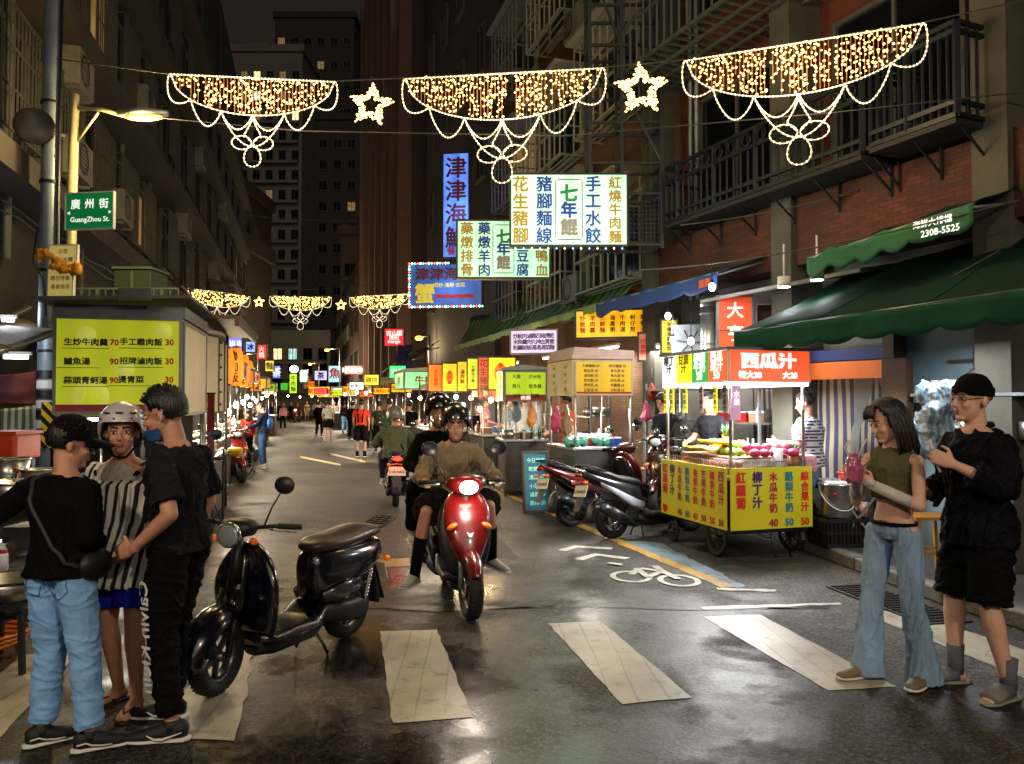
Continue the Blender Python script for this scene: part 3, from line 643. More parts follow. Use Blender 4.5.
def bicycle(label, loc, rz, m, group=None, basket=True, mb_goods=None):
    root = thing('bicycle', label, 'bicycle', loc, rz, group); r = .33; WB = 1.05
    for y in (0, WB):
        b = MB(); b.T = Tr(0, y, r) @ Ry(PI/2)
        b.tube([(math.cos(2*PI*k/28)*r, math.sin(2*PI*k/28)*r, 0) for k in range(28)], .017, 6, closed=True); w = b.build('wheel', RUB, root)
        c = MB(); c.T = b.T; c.tube([(math.cos(2*PI*k/28)*(r-.022), math.sin(2*PI*k/28)*(r-.022), 0) for k in range(28)], .010, 5, closed=True)
        for k in range(18): a = 2*PI*k/18; c.cyl((0, 0, .02*(-1)**k), (math.cos(a)*(r-.02), math.sin(a)*(r-.02), 0), .0018, n=4)
        c.cyl((0, 0, -.04), (0, 0, .04), .018); c.build('rim', STEEL, w)
    b = MB()
    for p, q in (((0, 0, r), (0, .42, .28)), ((0, .42, .28), (0, .30, .82)), ((0, .30, .74), (0, 0, r)), ((0, .42, .28), (0, WB-.12, .62)), ((0, .33, .6), (0, WB-.14, .74))): b.cyl(p, q, .016)
    b.cyl((0, WB, r), (0, WB-.15, .80), .014); b.build('bicycle_frame', m, root)
    b = MB(); b.tube([(-.28, WB-.32, .98), (-.2, WB-.2, 1.0), (0, WB-.17, .96), (.2, WB-.2, 1.0), (.28, WB-.32, .98)], .012, 6); b.cyl((0, WB-.15, .8), (0, WB-.17, .96), .012); b.build('handlebar', CHROME, root)
    b = MB(); b.loft([(.42, .86, .03, .02, 0), (.3, .87, .06, .03, 0), (.17, .88, .09, .035, 0)], 12); b.build('saddle', BLKP, root)
    b = MB(); b.cyl((-.09, .42, .28), (.09, .42, .28), .012); b.bar((.09, .42, .28), (.09, .5, .14), .012); b.box((.13, .5, .14), (.08, .06, .015)); b.bar((-.09, .42, .28), (-.09, .34, .42), .012); b.box((-.13, .34, .42), (.08, .06, .015)); b.build('pedal_crank', STEEL, root)
    if basket:
        b = MB()
        for k in range(9):
            x = -.16+.04*k
            for y in (WB-.02, WB+.22): b.bar((x, y, .72), (x, y, .94), .004)
        for k in range(6): 
            for y in (WB-.02, WB+.22): b.bar((-.17, y, .72+.044*k), (.17, y, .72+.044*k), .004)
            for x in (-.17, .17): b.bar((x, WB-.02, .72+.044*k), (x, WB+.22, .72+.044*k), .004)
        b.box((0, WB+.1, .72), (.34, .24, .006)); b.build('basket', STEEL, root)
    return root
# ================================================================ ground, road, kerbs
def asphalt():
    m = bpy.data.materials.new('wet_asphalt'); m.use_nodes = True; nt = m.node_tree; N = nt.nodes; L = nt.links; b = N['Principled BSDF']
    tc = N.new('ShaderNodeTexCoord'); co = tc.outputs['Object']
    def nz(sc, d=6, r=.6): n = N.new('ShaderNodeTexNoise'); n.inputs['Scale'].default_value = sc; n.inputs['Detail'].default_value = d; n.inputs['Roughness'].default_value = r; L.new(co, n.inputs[0]); return n.outputs['Fac']
    def ramp(src, p0, p1, c0, c1): r = N.new('ShaderNodeValToRGB'); e = r.color_ramp.elements; e[0].position = p0; e[1].position = p1; e[0].color = c0; e[1].color = c1; L.new(src, r.inputs[0]); return r.outputs[0]
    def mr(src, a, z, c, d): q = N.new('ShaderNodeMapRange'); q.inputs['From Min'].default_value = a; q.inputs['From Max'].default_value = z; q.inputs['To Min'].default_value = c; q.inputs['To Max'].default_value = d; L.new(src, q.inputs[0]); return q.outputs[0]
    def mix(f, a, c, bt='MIX', fac=1.0):
        x = N.new('ShaderNodeMix'); x.data_type = 'RGBA'; x.blend_type = bt
        if f is None: x.inputs[0].default_value = fac
        else: L.new(f, x.inputs[0])
        L.new(a, x.inputs[6]); L.new(c, x.inputs[7]); return x.outputs[2]
    big = nz(.45, 5, .6); mid = nz(2.6, 8, .7); v = N.new('ShaderNodeTexVoronoi'); v.inputs['Scale'].default_value = 105; L.new(co, v.inputs[0])
    v.inputs['Scale'].default_value = 62; sc_ = N.new('ShaderNodeSeparateColor'); L.new(v.outputs['Color'], sc_.inputs[0])
    grain = ramp(sc_.outputs[0], .15, 1.0, (.009, .0078, .006, 1), (.125, .108, .086, 1))
    grain = mix(None, grain, ramp(v.outputs['Distance'], .3, .7, (1, 1, 1, 1), (.35, .35, .35, 1)), 'MULTIPLY')
    grain = mix(None, grain, ramp(mid, .35, .65, (.55, .55, .57, 1), (1.35, 1.3, 1.2, 1)), 'MULTIPLY')
    grain = mix(None, grain, ramp(big, .35, .62, (.6, .6, .6, 1), (1.2, 1.2, 1.2, 1)), 'MULTIPLY')
    sp = N.new('ShaderNodeTexVoronoi'); sp.inputs['Scale'].default_value = 2.3; L.new(co, sp.inputs[0])
    cr = N.new('ShaderNodeTexVoronoi'); cr.feature = 'DISTANCE_TO_EDGE'; cr.inputs['Scale'].default_value = .55
    mp = N.new('ShaderNodeMapping'); L.new(co, mp.inputs[0]); n2 = N.new('ShaderNodeTexNoise'); n2.inputs['Scale'].default_value = 3; n2.inputs['Detail'].default_value = 8; L.new(co, n2.inputs[0])
    ad = N.new('ShaderNodeVectorMath'); ad.operation = 'MULTIPLY_ADD'; L.new(n2.outputs['Color'], ad.inputs[0]); ad.inputs[1].default_value = (.5, .5, 0); L.new(co, ad.inputs[2]); L.new(ad.outputs[0], cr.inputs[0])
    grain = mix(ramp(cr.outputs['Distance'], .0, .006, (.75, .75, .75, 1), (0, 0, 0, 1)), grain, ramp(big, 0, 1, (.012, .012, .012, 1), (.02, .02, .02, 1)))
    spot = mr(sp.outputs['Distance'], .03, .045, .8, 0)
    grain = mix(spot, grain, ramp(mid, 0, 1, (.09, .085, .08, 1), (.12, .12, .11, 1)))
    wet = ramp(nz(.62, 7, .62), .46, .62, (1, 1, 1, 1), (0, 0, 0, 1))
    # wetter towards the left kerb of the crossing
    sx = N.new('ShaderNodeSeparateXYZ'); L.new(co, sx.inputs[0]); ml = mr(sx.outputs[0], -.5, 1.0, .0, 1)
    w2 = N.new('ShaderNodeMath'); w2.operation = 'SUBTRACT'; w2.use_clamp = True; L.new(wet, w2.inputs[0]); mm = N.new('ShaderNodeMath'); mm.operation = 'MULTIPLY'; L.new(ml, mm.inputs[0]); mm.inputs[1].default_value = .45; L.new(mm.outputs[0], w2.inputs[1])
    my = N.new('ShaderNodeMath'); my.operation = 'MULTIPLY'; L.new(w2.outputs[0], my.inputs[0]); L.new(mr(sx.outputs[1], 6, 12, 1, .12), my.inputs[1]); wetf = my.outputs[0]
    drk = N.new('ShaderNodeMix'); drk.data_type = 'RGBA'; drk.blend_type = 'MULTIPLY'; L.new(wetf, drk.inputs[0]); L.new(grain, drk.inputs[6]); drk.inputs[7].default_value = (.5, .48, .46, 1)
    L.new(drk.outputs[2], b.inputs['Base Color'])
    ro = mr(wetf, 0, 1, .74, .17); b.inputs['Specular IOR Level'].default_value = .4; rr = N.new('ShaderNodeMath'); rr.operation = 'ADD'; L.new(ro, rr.inputs[0]); L.new(mr(mid, .3, .7, -.08, .12), rr.inputs[1]); L.new(rr.outputs[0], b.inputs['Roughness'])
    bp = N.new('ShaderNodeBump'); bp.inputs['Distance'].default_value = .006; L.new(mr(wetf, 0, 1, .28, .03), bp.inputs['Strength']); L.new(v.outputs['Distance'], bp.inputs['Height'])
    b2 = N.new('ShaderNodeBump'); b2.inputs['Distance'].default_value = .03; b2.inputs['Strength'].default_value = .02; L.new(mid, b2.inputs['Height']); L.new(bp.outputs[0], b2.inputs['Normal']); L.new(b2.outputs[0], b.inputs['Normal'])
    return m
def roadpaint(key, col, wear=.5, sc=6):
    m = bpy.data.materials.new(key); m.use_nodes = True; nt = m.node_tree; N = nt.nodes; L = nt.links; b = N['Principled BSDF']
    tc = N.new('ShaderNodeTexCoord'); co = tc.outputs['Object']; c = lin(col)
    n = N.new('ShaderNodeTexNoise'); n.inputs['Scale'].default_value = sc; n.inputs['Detail'].default_value = 10; n.inputs['Roughness'].default_value = .75; L.new(co, n.inputs[0])
    r = N.new('ShaderNodeValToRGB'); e = r.color_ramp.elements; e[0].position = .28+.12*wear; e[1].position = .42+.14*wear; e[0].color = tuple(x*.35 for x in c[:3])+(1,); e[1].color = c; L.new(n.outputs['Fac'], r.inputs[0])
    n2 = N.new('ShaderNodeTexNoise'); n2.inputs['Scale'].default_value = 1.7; n2.inputs['Detail'].default_value = 5; L.new(co, n2.inputs[0])
    r2 = N.new('ShaderNodeValToRGB'); r2.color_ramp.elements[0].position = .3; r2.color_ramp.elements[1].position = .65; r2.color_ramp.elements[0].color = (.5, .47, .42, 1); r2.color_ramp.elements[1].color = (1, 1, 1, 1); L.new(n2.outputs['Fac'], r2.inputs[0])
    x = N.new('ShaderNodeMix'); x.data_type = 'RGBA'; x.blend_type = 'MULTIPLY'; x.inputs[0].default_value = 1; L.new(r.outputs[0], x.inputs[6]); L.new(r2.outputs[0], x.inputs[7]); L.new(x.outputs[2], b.inputs['Base Color'])
    b.inputs['Roughness'].default_value = .42
    vv = N.new('ShaderNodeTexVoronoi'); vv.feature = 'DISTANCE_TO_EDGE'; vv.inputs['Scale'].default_value = .8; mp = N.new('ShaderNodeMapping'); mp.inputs['Rotation'].default_value = (0, 0, -.25); mp.inputs['Scale'].default_value = (2.2, .45, 1); L.new(co, mp.inputs[0])
    va = N.new('ShaderNodeVectorMath'); va.operation = 'MULTIPLY_ADD'; L.new(n.outputs['Color'], va.inputs[0]); va.inputs[1].default_value = (.18, .18, 0); L.new(mp.outputs[0], va.inputs[2]); L.new(va.outputs[0], vv.inputs[0])
    wv = N.new('ShaderNodeTexWave'); wv.inputs['Scale'].default_value = 2.1; wv.inputs['Distortion'].default_value = 5; wv.inputs['Detail'].default_value = 4; wv.inputs['Detail Scale'].default_value = .6
    mp.inputs['Rotation'].default_value = (0, 0, -.225); mp.inputs['Scale'].default_value = (1, .22, 1); L.new(mp.outputs[0], wv.inputs[0])
    w2 = N.new('ShaderNodeMath'); w2.operation = 'MULTIPLY_ADD'; L.new(n2.outputs['Fac'], w2.inputs[0]); w2.inputs[1].default_value = -.09; w2.inputs[2].default_value = .055; w3 = N.new('ShaderNodeMath'); w3.operation = 'LESS_THAN'; L.new(wv.outputs['Fac'], w3.inputs[0]); L.new(w2.outputs[0], w3.inputs[1])
    vr = N.new('ShaderNodeMapRange'); vr.inputs['To Min'].default_value = 1; vr.inputs['To Max'].default_value = .66; L.new(w3.outputs[0], vr.inputs[0])
    x2 = N.new('ShaderNodeMix'); x2.data_type = 'RGBA'; x2.blend_type = 'MULTIPLY'; x2.inputs[0].default_value = 1; L.new(x.outputs[2], x2.inputs[6]); L.new(vr.outputs[0], x2.inputs[7]); L.new(x2.outputs[2], b.inputs['Base Color'])
    bp = N.new('ShaderNodeBump'); bp.inputs['Strength'].default_value = .12; bp.inputs['Distance'].default_value = .004; L.new(n.outputs['Fac'], bp.inputs['Height']); L.new(bp.outputs[0], b.inputs['Normal'])
    return m
ASPH = asphalt()
mb = MB(); mb.add([(-300, -60, 0), (300, -60, 0), (300, 500, 0), (-300, 500, 0)], [(0, 1, 2, 3)]); struct(mb.build('road', ASPH))
RW = roadpaint('crossing_paint', 'b0aa98', .3); RW2 = roadpaint('white_road_paint', 'c0beb4', .4); RY = roadpaint('yellow_road_paint', 'b08a3c', .45); RB = roadpaint('pale_blue_road_paint', '6c8494', .65)
def rag(name, quads, m, z=.004, jag=.012):
    mb = MB()
    for q in quads:
        pts = []
        for i in range(4):
            a, b = V(q[i]), V(q[(i+1) % 4]); n = max(1, int((b-a).length/.09)); nr = V((-(b-a).y, (b-a).x, 0)).normalized()
            for k in range(n):
                p = a.lerp(b, k/n)+nr*(jag*noise.noise(V((a.x*3+k*.7, b.y*2+k*.37, i)))*2); pts.append((p.x, p.y, z))
        mb.add(pts, [tuple(range(len(pts)))])
    return struct(mb.build(name, m))
Gq = lambda l: [G(x, y) for x, y in l]
for i, q in enumerate([[(380, 632), (437, 630), (473, 718), (393, 724)], [(548, 624), (600, 621), (692, 698), (622, 705)], [(703, 617), (760, 615), (896, 687), (828, 691)],
          [(858, 612), (905, 611), (1090, 672), (1035, 683)], [(206, 645), (256, 641), (236, 739), (160, 741)], [(24, 655), (80, 651), (-20, 760), (-110, 760)]]):
    rag('crosswalk_stripe', [Gq(q)], RW, jag=.006 if i != 4 else .02)
rag('yellow_line', [Gq([(494, 491), (500, 490.5), (738, 587), (722, 588)])], RY, .004)
rag('blue_lane_paint', [Gq([(622, 541), (660, 543), (745, 587), (739, 588)])], RB, .0045, .03)
rag('yellow_transverse_line', [Gq([(362, 561), (409, 558), (411, 566), (364, 569)])], RY, .004)
rag('white_edge_line', [Gq([(700, 607), (840, 603), (842, 605), (702, 610)])], RW2, .004, .02)
rag('white_edge_line', [Gq([(716, 588), (775, 590), (775, 592), (716, 590)])], RW2, .005, .02)
rag('yellow_box_marking', [Gq([(330, 453), (365, 461), (366, 463), (331, 455)]), Gq([(300, 456), (340, 464), (341, 466), (301, 458)])], RY, .004, .0)
# bicycle emblem and chevrons
def gline(name, pts, w, m, closed=False, z=.006):
    mb = MB(); pts = [V((p[0], p[1], 0)) for p in pts]; n = len(pts); L_ = []; R_ = []
    for i, p in enumerate(pts):
        t = (pts[(i+1) % n]-pts[i-1]) if closed else (pts[min(i+1, n-1)]-pts[max(0, i-1)]); t.normalize(); q = V((-t.y, t.x, 0))*w/2; L_.append(p+q); R_.append(p-q)
    vs = [(p.x, p.y, z) for p in L_+R_]; fs = [(i, (i+1) % n, n+(i+1) % n, n+i) for i in range(n if closed else n-1)]
    mb.add(vs, fs); return mb
bic = MB(); BK = []
def addb(mb): bic.add([v+V((0, 0, .0011*len(BK))) for v in mb.v], mb.f); BK.append(1)
for (cx, cy) in ((631, 577), (679, 581)):
    c = G(cx, cy); addb(gline('', [(c.x+.17*math.cos(a*PI/12), c.y+.17*math.sin(a*PI/12)*1.25) for a in range(24)], .055, None, True))
for a in [((631, 575), (640, 569)), ((640, 569), (662, 572)), ((662, 572), (648, 578)), ((648, 578), (636, 569)), ((664, 573), (678, 580)), ((655, 567), (666, 575)), ((608, 564), (622, 566))]:
    p, q = G(*a[0]), G(*a[1]); addb(gline('', [(p.x, p.y), (q.x, q.y)], .07, None))
struct(bic.build('bicycle_marking', RW2))
ch = MB()
for l in (((562, 551), (576, 547), (612, 549)), ((578, 560), (596, 555), (628, 559))):
    m_ = gline('', [(G(*p).x, G(*p).y) for p in l], .12, None); ch.add(m_.v, m_.f)
struct(ch.build('chevron_marking', RW2))
# tar seams of road repairs
tar = mat('tar', '080808', .35, var=.3, scale=20)
rag('tar_seam', [Gq([(560, 606), (700, 611), (830, 607), (830, 609), (700, 613.5), (560, 608)]), Gq([(300, 604), (440, 612), (560, 606), (560, 608), (440, 615), (300, 606)])], tar, .0035, .02)
rag('road_patch', [Gq([(392, 500), (470, 505), (520, 560), (415, 552)])], mat('new_asphalt', '2c2a28', .6, var=.4, scale=30, bump=.4, bscale=120), .002, .02)
# manhole + gutter water stain on the road
# pavement on the right with a stone kerb
PAVE = mat('pavement_concrete', '3c3a38', .5, var=.4, scale=2.5, bump=.3); KERB = mat('kerb_stone', '5a564c', .6, var=.5, scale=4, bump=.5, bscale=30)
kl = [(4.6, 3.6), (3.75, 5.4), (3.50, 6.3), (3.35, 7.6), (3.2, 8.9), (2.95, 10.2), (2.2, 13.2), (1.1, 17.0), (-.5, 22.5), (-3.4, 32), (-12, 63), (-22, 100)]
mb = MB(); vs = [(x+.14, y, .13) for x, y in kl]+[(x+20, y+4, .13) for x, y in reversed(kl)]
mb.add(vs, [tuple(range(len(vs)))]); struct(mb.build('pavement', PAVE))
mb = MB()
for a, b in zip(kl[:-1], kl[1:]):
    n = max(1, int((V(b)-V(a)).length/.9)); 
    for k in range(n):
        p = V(a).lerp(V(b), (k+.01)/n); q = V(a).lerp(V(b), (k+.99)/n); mb.bar((p.x+.07, p.y, .065), (q.x+.07, q.y, .065), .15, .135+.004*random.random())
struct(mb.build('kerb', KERB, bev=.02))
ll = [(-9, 2.0), (-5.0, 6.6), (-4.9, 8.0), (-5.9, 12), (-7.7, 19), (-14.5, 44), (-22, 72), (-28, 95)]
mb = MB(); vs = [(x, y, .10) for x, y in ll]+[(x-20, y, .10) for x, y in reversed(ll)]; mb.add([tuple(v) for v in vs], [tuple(reversed(range(len(vs))))]); struct(mb.build('pavement', PAVE))
# drain grate by the right kerb
g = thing('drain_grate', 'black iron drain grate set in the road beside the stone kerb', 'drain grate', (3.12, 6.35, 0), R(12))
b = MB(); b.box((0, 0, .008), (.42, 1.2, .012)); b.build('grate_plate', BLK, g)
b = MB()
for k in range(18): b.box((0, -.55+.065*k, .018), (.36, .025, .012))
b.build('grate_bars', mat('iron', '2a2826', .5, .6, var=.4), g)

# ================================================================ buildings
WCL = mat('window_frame', '4a4844', .5, var=.2)
PANE_D = mat('pane_dark', '0c0e12', .12, var=.2, scale=.5)
PANE_L = [nolight(mat('pane_lit_warm', 'ffdca0', .4, var=0, emit=1.3, ecol='ffd898', evar=.5)), nolight(mat('pane_lit_cool', 'c0e8e0', .4, var=0, emit=.75, ecol='b0e0d8', evar=.5)), nolight(mat('pane_lit_dim', 'b08850', .4, var=0, emit=.22, ecol='c09860', evar=.5))]
WM = {}
def win_mesh(w, h, kind, grille=False, ac=False, m=WCL):
    k = (w, h, kind, grille, m.name)
    if k in WM: return WM[k]
    b = MB(); t = .06
    for s in (-1, 1): b.box((s*(w/2-t/2), 0, 0), (t, .10, h)); b.box((0, 0, s*(h/2-t/2)), (w-2*t, .10, t))
    b.box((0, .0, 0), (t*.7, .08, h-2*t)); b.box((0, -.02, -h/2-.04), (w+.1, .16, .06))
    if grille:
        n = int(w/.12)
        for i in range(n+1): b.box((-w/2+i*w/n, -.22, 0), (.018, .018, h))
        for z in (-h/2, -h/6, h/6, h/2): b.box((0, -.22, z), (w, .024, .024))
        for s in (-1, 1):
            for z in (-h/2, h/2): b.box((s*w/2, -.12, z), (.02, .22, .02))
    p = MB(); p.box((0, .01, 0), (w-2*t, .03, h-2*t))
    pm = PANE_D if kind == 0 else PANE_L[kind-1]
    WM[k] = (b.mesh('window', m), p.mesh('pane', pm)); return WM[k]
def window(par, c, yaw, w, h, kind=0, grille=False, m=WCL):
    a, p = win_mesh(w, h, kind, grille, m=m)
    o = bpy.data.objects.new('window', a); COL.objects.link(o); o.parent = par; o.location = c; o.rotation_euler = (0, 0, yaw)
    q = bpy.data.objects.new('pane', p); COL.objects.link(q); q.parent = o; return o
def wallbox(b, p0, p1, dep, z0, z1, mi=0):
    """prism whose street face runs p0 -> p1; dep>0 puts the body to the right of p0->p1"""
    p0, p1 = V((p0[0], p0[1], 0)), V((p1[0], p1[1], 0)); d = (p1-p0).normalized(); n = V((d.y, -d.x, 0))*dep
    q = [p0, p1, p1+n, p0+n]
    vs = [(p.x, p.y, z) for z in (z0, z1) for p in q]; fs = [(0, 1, 2, 3), (7, 6, 5, 4)]+[((i+1) % 4, i, i+4, (i+1) % 4+4) for i in range(4)]
    if dep < 0: fs = [tuple(reversed(f)) for f in fs]
    return b.add(vs, fs, mi)
def facade(par, p0, p1, sgn, rows, lit=.0, seed=0, m=WCL, face='street', cnt=None):
    """rows: (z, w, h, n, grille)"""
    rnd = random.Random(seed); p0, p1 = V((*p0, 0)), V((*p1, 0)); L_ = (p1-p0).length; d = (p1-p0)/L_; n = V((-d.y, d.x, 0))*sgn; yaw = math.atan2(n.x, -n.y)
    for z, w, h, k, gr in rows:
        for i in range(k):
            c = p0+d*(L_*(i+.5)/k)+n*.045; c.z = z; kd = 0
            if rnd.random() < lit: kd = rnd.choice([1, 1, 2, 3, 3])
            window(par, c, yaw, w, h, kd, gr, m)
def ac_unit(loc, yaw, label, par=None, group='air conditioners on the building walls'):
    t = thing('air_conditioner', label, 'air conditioner', loc, yaw, group)
    b = MB(); b.box((0, 0, 0), (.8, .34, .56)); b.build('casing', mat('grimy_casing', '77736a', .6, var=.4, scale=3) if par is None else par, t, bev=.015)
    b = MB(); b.lathe([(.22, 0), (.22, .01), (.20, .01)], 20, M=Tr(-.12, -.172, 0) @ Rx(PI/2), cap=False)
    for k in range(7): b.box((-.12, -.178, -.18+.06*k), (.40, .008, .008))
    b.build('fan_grille', BLKP, t)
    b = MB(); b.box((-.3, .1, -.31), (.04, .5, .05)); b.box((.3, .1, -.31), (.04, .5, .05)); b.build('bracket', GALV, t); return t
def boxthing(name, label, cat, m): return tag(MB().build(name, m), label, cat)

# --- right building one: brick and stucco with railed balconies
BRK = brick('red_brick', '5c2c20', '442018', '2c201a', 5.5); STU = mat('red_stucco', '5c2c20', .85, var=.35, scale=1.5, bump=.3, bscale=14)
DKW = mat('dark_wall', '2a2624', .85, var=.4, scale=1.2, bump=.2)
d1 = V((-.40, .917, 0)).normalized(); n1 = V((-.917, -.40, 0)); yaw1 = math.atan2(n1.x, -n1.y)
q0 = V((4.28, 8.42, 0))-d1*5.5; q1 = V((4.28, 8.42, 0))+d1*4.29
def onf(s, out=0, z=0): p = V((4.28, 8.42, 0))+d1*s+n1*out; p.z = z; return p
B1 = thing('apartment_building', 'red brick and stucco apartment building with dark railed balconies above the green awnings', 'building', onf(0))
def child(mbf, name, m, root, **k):
    b = MB(); b.T = Matrix.Translation(-V(root.location)); mbf(b); return b.build(name, m, root, **k)
T1 = Tr(onf(0)) @ Rz(yaw1)   # local x along facade (towards the camera side is -?), y into the wall
child(lambda b: wallbox(b, q0+n1*.42, q1+n1*.42, 9, 3.3, 4.12), 'brick_band', BRK, B1)
child(lambda b: wallbox(b, q0, q1, 9, 4.15, 14), 'wall', STU, B1)
child(lambda b: wallbox(b, q0, q1, 9, 0, 3.5), 'shopfront_wall', mat('shop_wall', '6a6864', .7, var=.3, scale=1), B1)
for s in (-5.4, -1.35, 1.3, 4.2):
    child(lambda b: b.bar(onf(s, .05, 0), onf(s, .05, 14), .90, .34, up=d1), 'pillar', mat('pillar_concrete', '4c4a40', .85, var=.4, scale=2, bump=.3), B1)
loc1 = -V(B1.location)
def win1(s, z, w, h, kind=0, gr=False, out=.045): window(B1, onf(s, out, z)+loc1, yaw1, w, h, kind, gr)
for s in (-3.4, 0, 2.6): win1(s, 5.35, 1.7, 1.7, 0)
for s in (-3.4, 0, 2.6): win1(s, 8.3, 1.8, 1.7, 0)
IRON = mat('dark_iron', '14181b', .5, .3, var=.3); 
def balcony(name, s0, s1, z0, z1, out=.85, step=.13, orn=False, slab=True):
    def f(b):
        for z in (z0, z0+.12, z1-.22 if orn else z1-.08, z1):
            b.bar(onf(s0, out, z), onf(s1, out, z), .045, .045); 
            for s in (s0, s1): b.bar(onf(s, .0, z), onf(s, out, z), .04, .04)
        n = int(abs(s1-s0)/step)
        for i in range(n+1):
            s = s0+(s1-s0)*i/n; b.bar(onf(s, out, z0), onf(s, out, z1), .022 if i % 6 else .05, .022 if i % 6 else .05)
        for s in (s0, s1):
            for k in range(6): b.bar(onf(s, out*k/6+.01, z0), onf(s, out*k/6+.01, z1), .022)
        if orn:
            for i in range(n//2):
                c = onf(s0+(s1-s0)*(i+.5)/(n//2), out+.02, z1-.115); b.tube([c+d1*(.075*math.cos(a*PI/6))+V((0, 0, .075*math.sin(a*PI/6))) for a in range(12)], .012, 4, closed=True)
    o = child(f, 'balcony_railing', IRON, B1)
    if slab:
        fl = MB(); fl.T = Matrix.Translation(loc1-V((0,0,0))); wallbox(fl, onf(s0, out+.02), onf(s1, out+.02), out, z0-.08, z0-.03); fl.build('balcony_floor', mat('balcony_concrete', '1a1816', .8, var=.4, scale=2), o)
    n = max(2, int(abs(s1-s0)/.6))
    for i in range(n+1):
        br = MB(); br.T = Matrix.Translation(loc1); s = s0+(s1-s0)*i/n; br.bar(onf(s, .44, z0-.42), onf(s, .44, z0-.1), .025); br.bar(onf(s, .45, z0-.36), onf(s, .8, z0-.1), .018); br.build('bracket', IRON, o)
balcony('a', -1.3, -.35, 4.25, 5.1, step=.085)
balcony('b', -.25, 3.2, 4.22, 5.0, orn=True)
# slatted cage of the third floor over the street
def cage(b):
    for i in range(26): s = -.4+.17*i; b.bar(onf(s, .05, 6.55), onf(s, 1.25, 6.55), .03); b.bar(onf(s, 1.25, 6.55), onf(s, 1.25, 8.6), .025)
    for o_ in (.3, .6, .9, 1.25): b.bar(onf(-.4, o_, 6.53), onf(3.9, o_, 6.53), .04)
    for z in (7.2, 7.9, 8.6): b.bar(onf(-.4, 1.25, z), onf(3.9, 1.25, z), .04)
child(cage, 'balcony_cage', mat('painted_iron', '4a4c48', .5, var=.3), B1)
child(lambda b: wallbox(b, onf(-5.4, 1.2), onf(-.7, 1.2), 1.2, 6.35, 6.5), 'balcony_floor', STU, B1)
# pipes on facade
for s in (-2.0, 3.45, 3.6): child(lambda b: b.cyl(onf(s, .12, 3.2), onf(s, .12, 12), .04), 'drain_pipe', GALV, B1)

# --- right building two: brown brick with white window cages
e0 = V((2.56, 12.35, 0)); d2 = V((-.29, .957, 0)).normalized(); n2 = V((-.957, -.29, 0)); yaw2 = math.atan2(n2.x, -n2.y)
def on2(s, out=0, z=0): p = e0+d2*s+n2*out; p.z = z; return p
BB = brick('tan_brick', '7c5836', '684a30', '3a2e20', 5); CREAM = mat('cream_frame', '9a9888', .5, var=.25)
B2 = thing('apartment_building', 'tan brick apartment building with cream window cages behind the hanging noodle signs', 'building', on2(0))
child(lambda b: wallbox(b, on2(0), on2(10), 10, 0, 19), 'wall', BB, B2)
l2 = -V(B2.location)
for z in (4.6, 7.6, 10.6, 13.6, 16.6):
    for s in (1.6, 4.6, 7.6):
        window(B2, on2(s, .05, z)+l2, yaw2, 2.0, 1.5, 3 if (z, s) in ((7.6, 7.6),) else 0, False, CREAM)
        def cg(b, s=s, z=z):
            for o_ in (.6,):
                for zz in (z-.9, z-.3, z+.3, z+.85): b.bar(on2(s-1.1, o_, zz), on2(s+1.1, o_, zz), .035)
                for k in range(8): b.bar(on2(s-1.1+2.2*k/7, o_, z-.9), on2(s-1.1+2.2*k/7, o_, z+.85), .03)
            for q in (-1.1, 1.1):
                for zz in (z-.9, z-.3, z+.3, z+.85): b.bar(on2(s+q, 0, zz), on2(s+q, .6, zz), .03)
                b.bar(on2(s+q, .3, z-.9), on2(s+q, .3, z+.85), .03)
            for k in range(4): b.bar(on2(s-1.1, .12+.14*k, z-.9), on2(s+1.1, .12+.14*k, z-.9), .025)
            wallbox(b, on2(s-1.2, .75), on2(s+1.2, .75), .75, z+.95, z+1.0)
        child(cg, 'window_cage', CREAM if s < 5 else mat('grey_frame', '6c7070', .5, var=.2), B2)
for i, (s, z) in enumerate([(3.15, 6.0), (6.1, 9.1), (3.1, 9.2), (6.2, 12.2), (3.2, 3.9), (6.1, 5.9)]):
    ac_unit(on2(s, .35, z), yaw2, ['air conditioner on the tan brick wall above the larger noodle sign', 'air conditioner high on the tan brick wall between window cages', 'air conditioner on the tan brick wall near the iron scaffold', 'topmost air conditioner on the tan brick wall', 'lowest air conditioner on the tan brick wall above the awnings', 'air conditioner on the tan brick wall over the smaller noodle sign'][i])
# --- iron sign scaffold
sc = thing('sign_scaffold', 'tall black iron lattice scaffold carrying the hanging signs on the tan brick wall', 'scaffold', (0, 0, 0))
b = MB(); xs = [P(590, 240, 11.2).x, P(622, 240, 11.2).x, P(662, 240, 11.2).x]
for x in xs:
    for y in (11.2, 11.75): b.bar((x, y, 3.9), (x, y, 8.6), .05)
for z in (3.95, 4.7, 5.15, 5.75, 6.3, 6.9, 7.5, 8.1, 8.55):
    for y in (11.2, 11.75): b.bar((xs[0], y, z), (xs[2], y, z), .04)
    for x in xs: b.bar((x, 11.2, z), (x, 11.75, z), .04)
b.bar((xs[0], 11.2, 8.1), (xs[1], 11.2, 6.9), .035); b.bar((xs[1], 11.2, 6.3), (xs[2], 11.2, 5.2), .035)
for x in xs: b.bar((x, 11.75, 6.9), (x+.5, 12.9, 6.9), .04); b.bar((x, 11.75, 4.7), (x+.5, 12.9, 4.7), .04)
b.build('lattice', BLK, sc)
b = MB()
for i in range(10):
    x = xs[2]-.02-.55+.0; b.bar((xs[1]+.06*i, 11.22, 4.0), (xs[1]+.06*i, 11.22, 4.66), .008); b.bar((xs[1], 11.225, 4.0+.066*i), (xs[2], 11.225, 4.0+.066*i), .008)
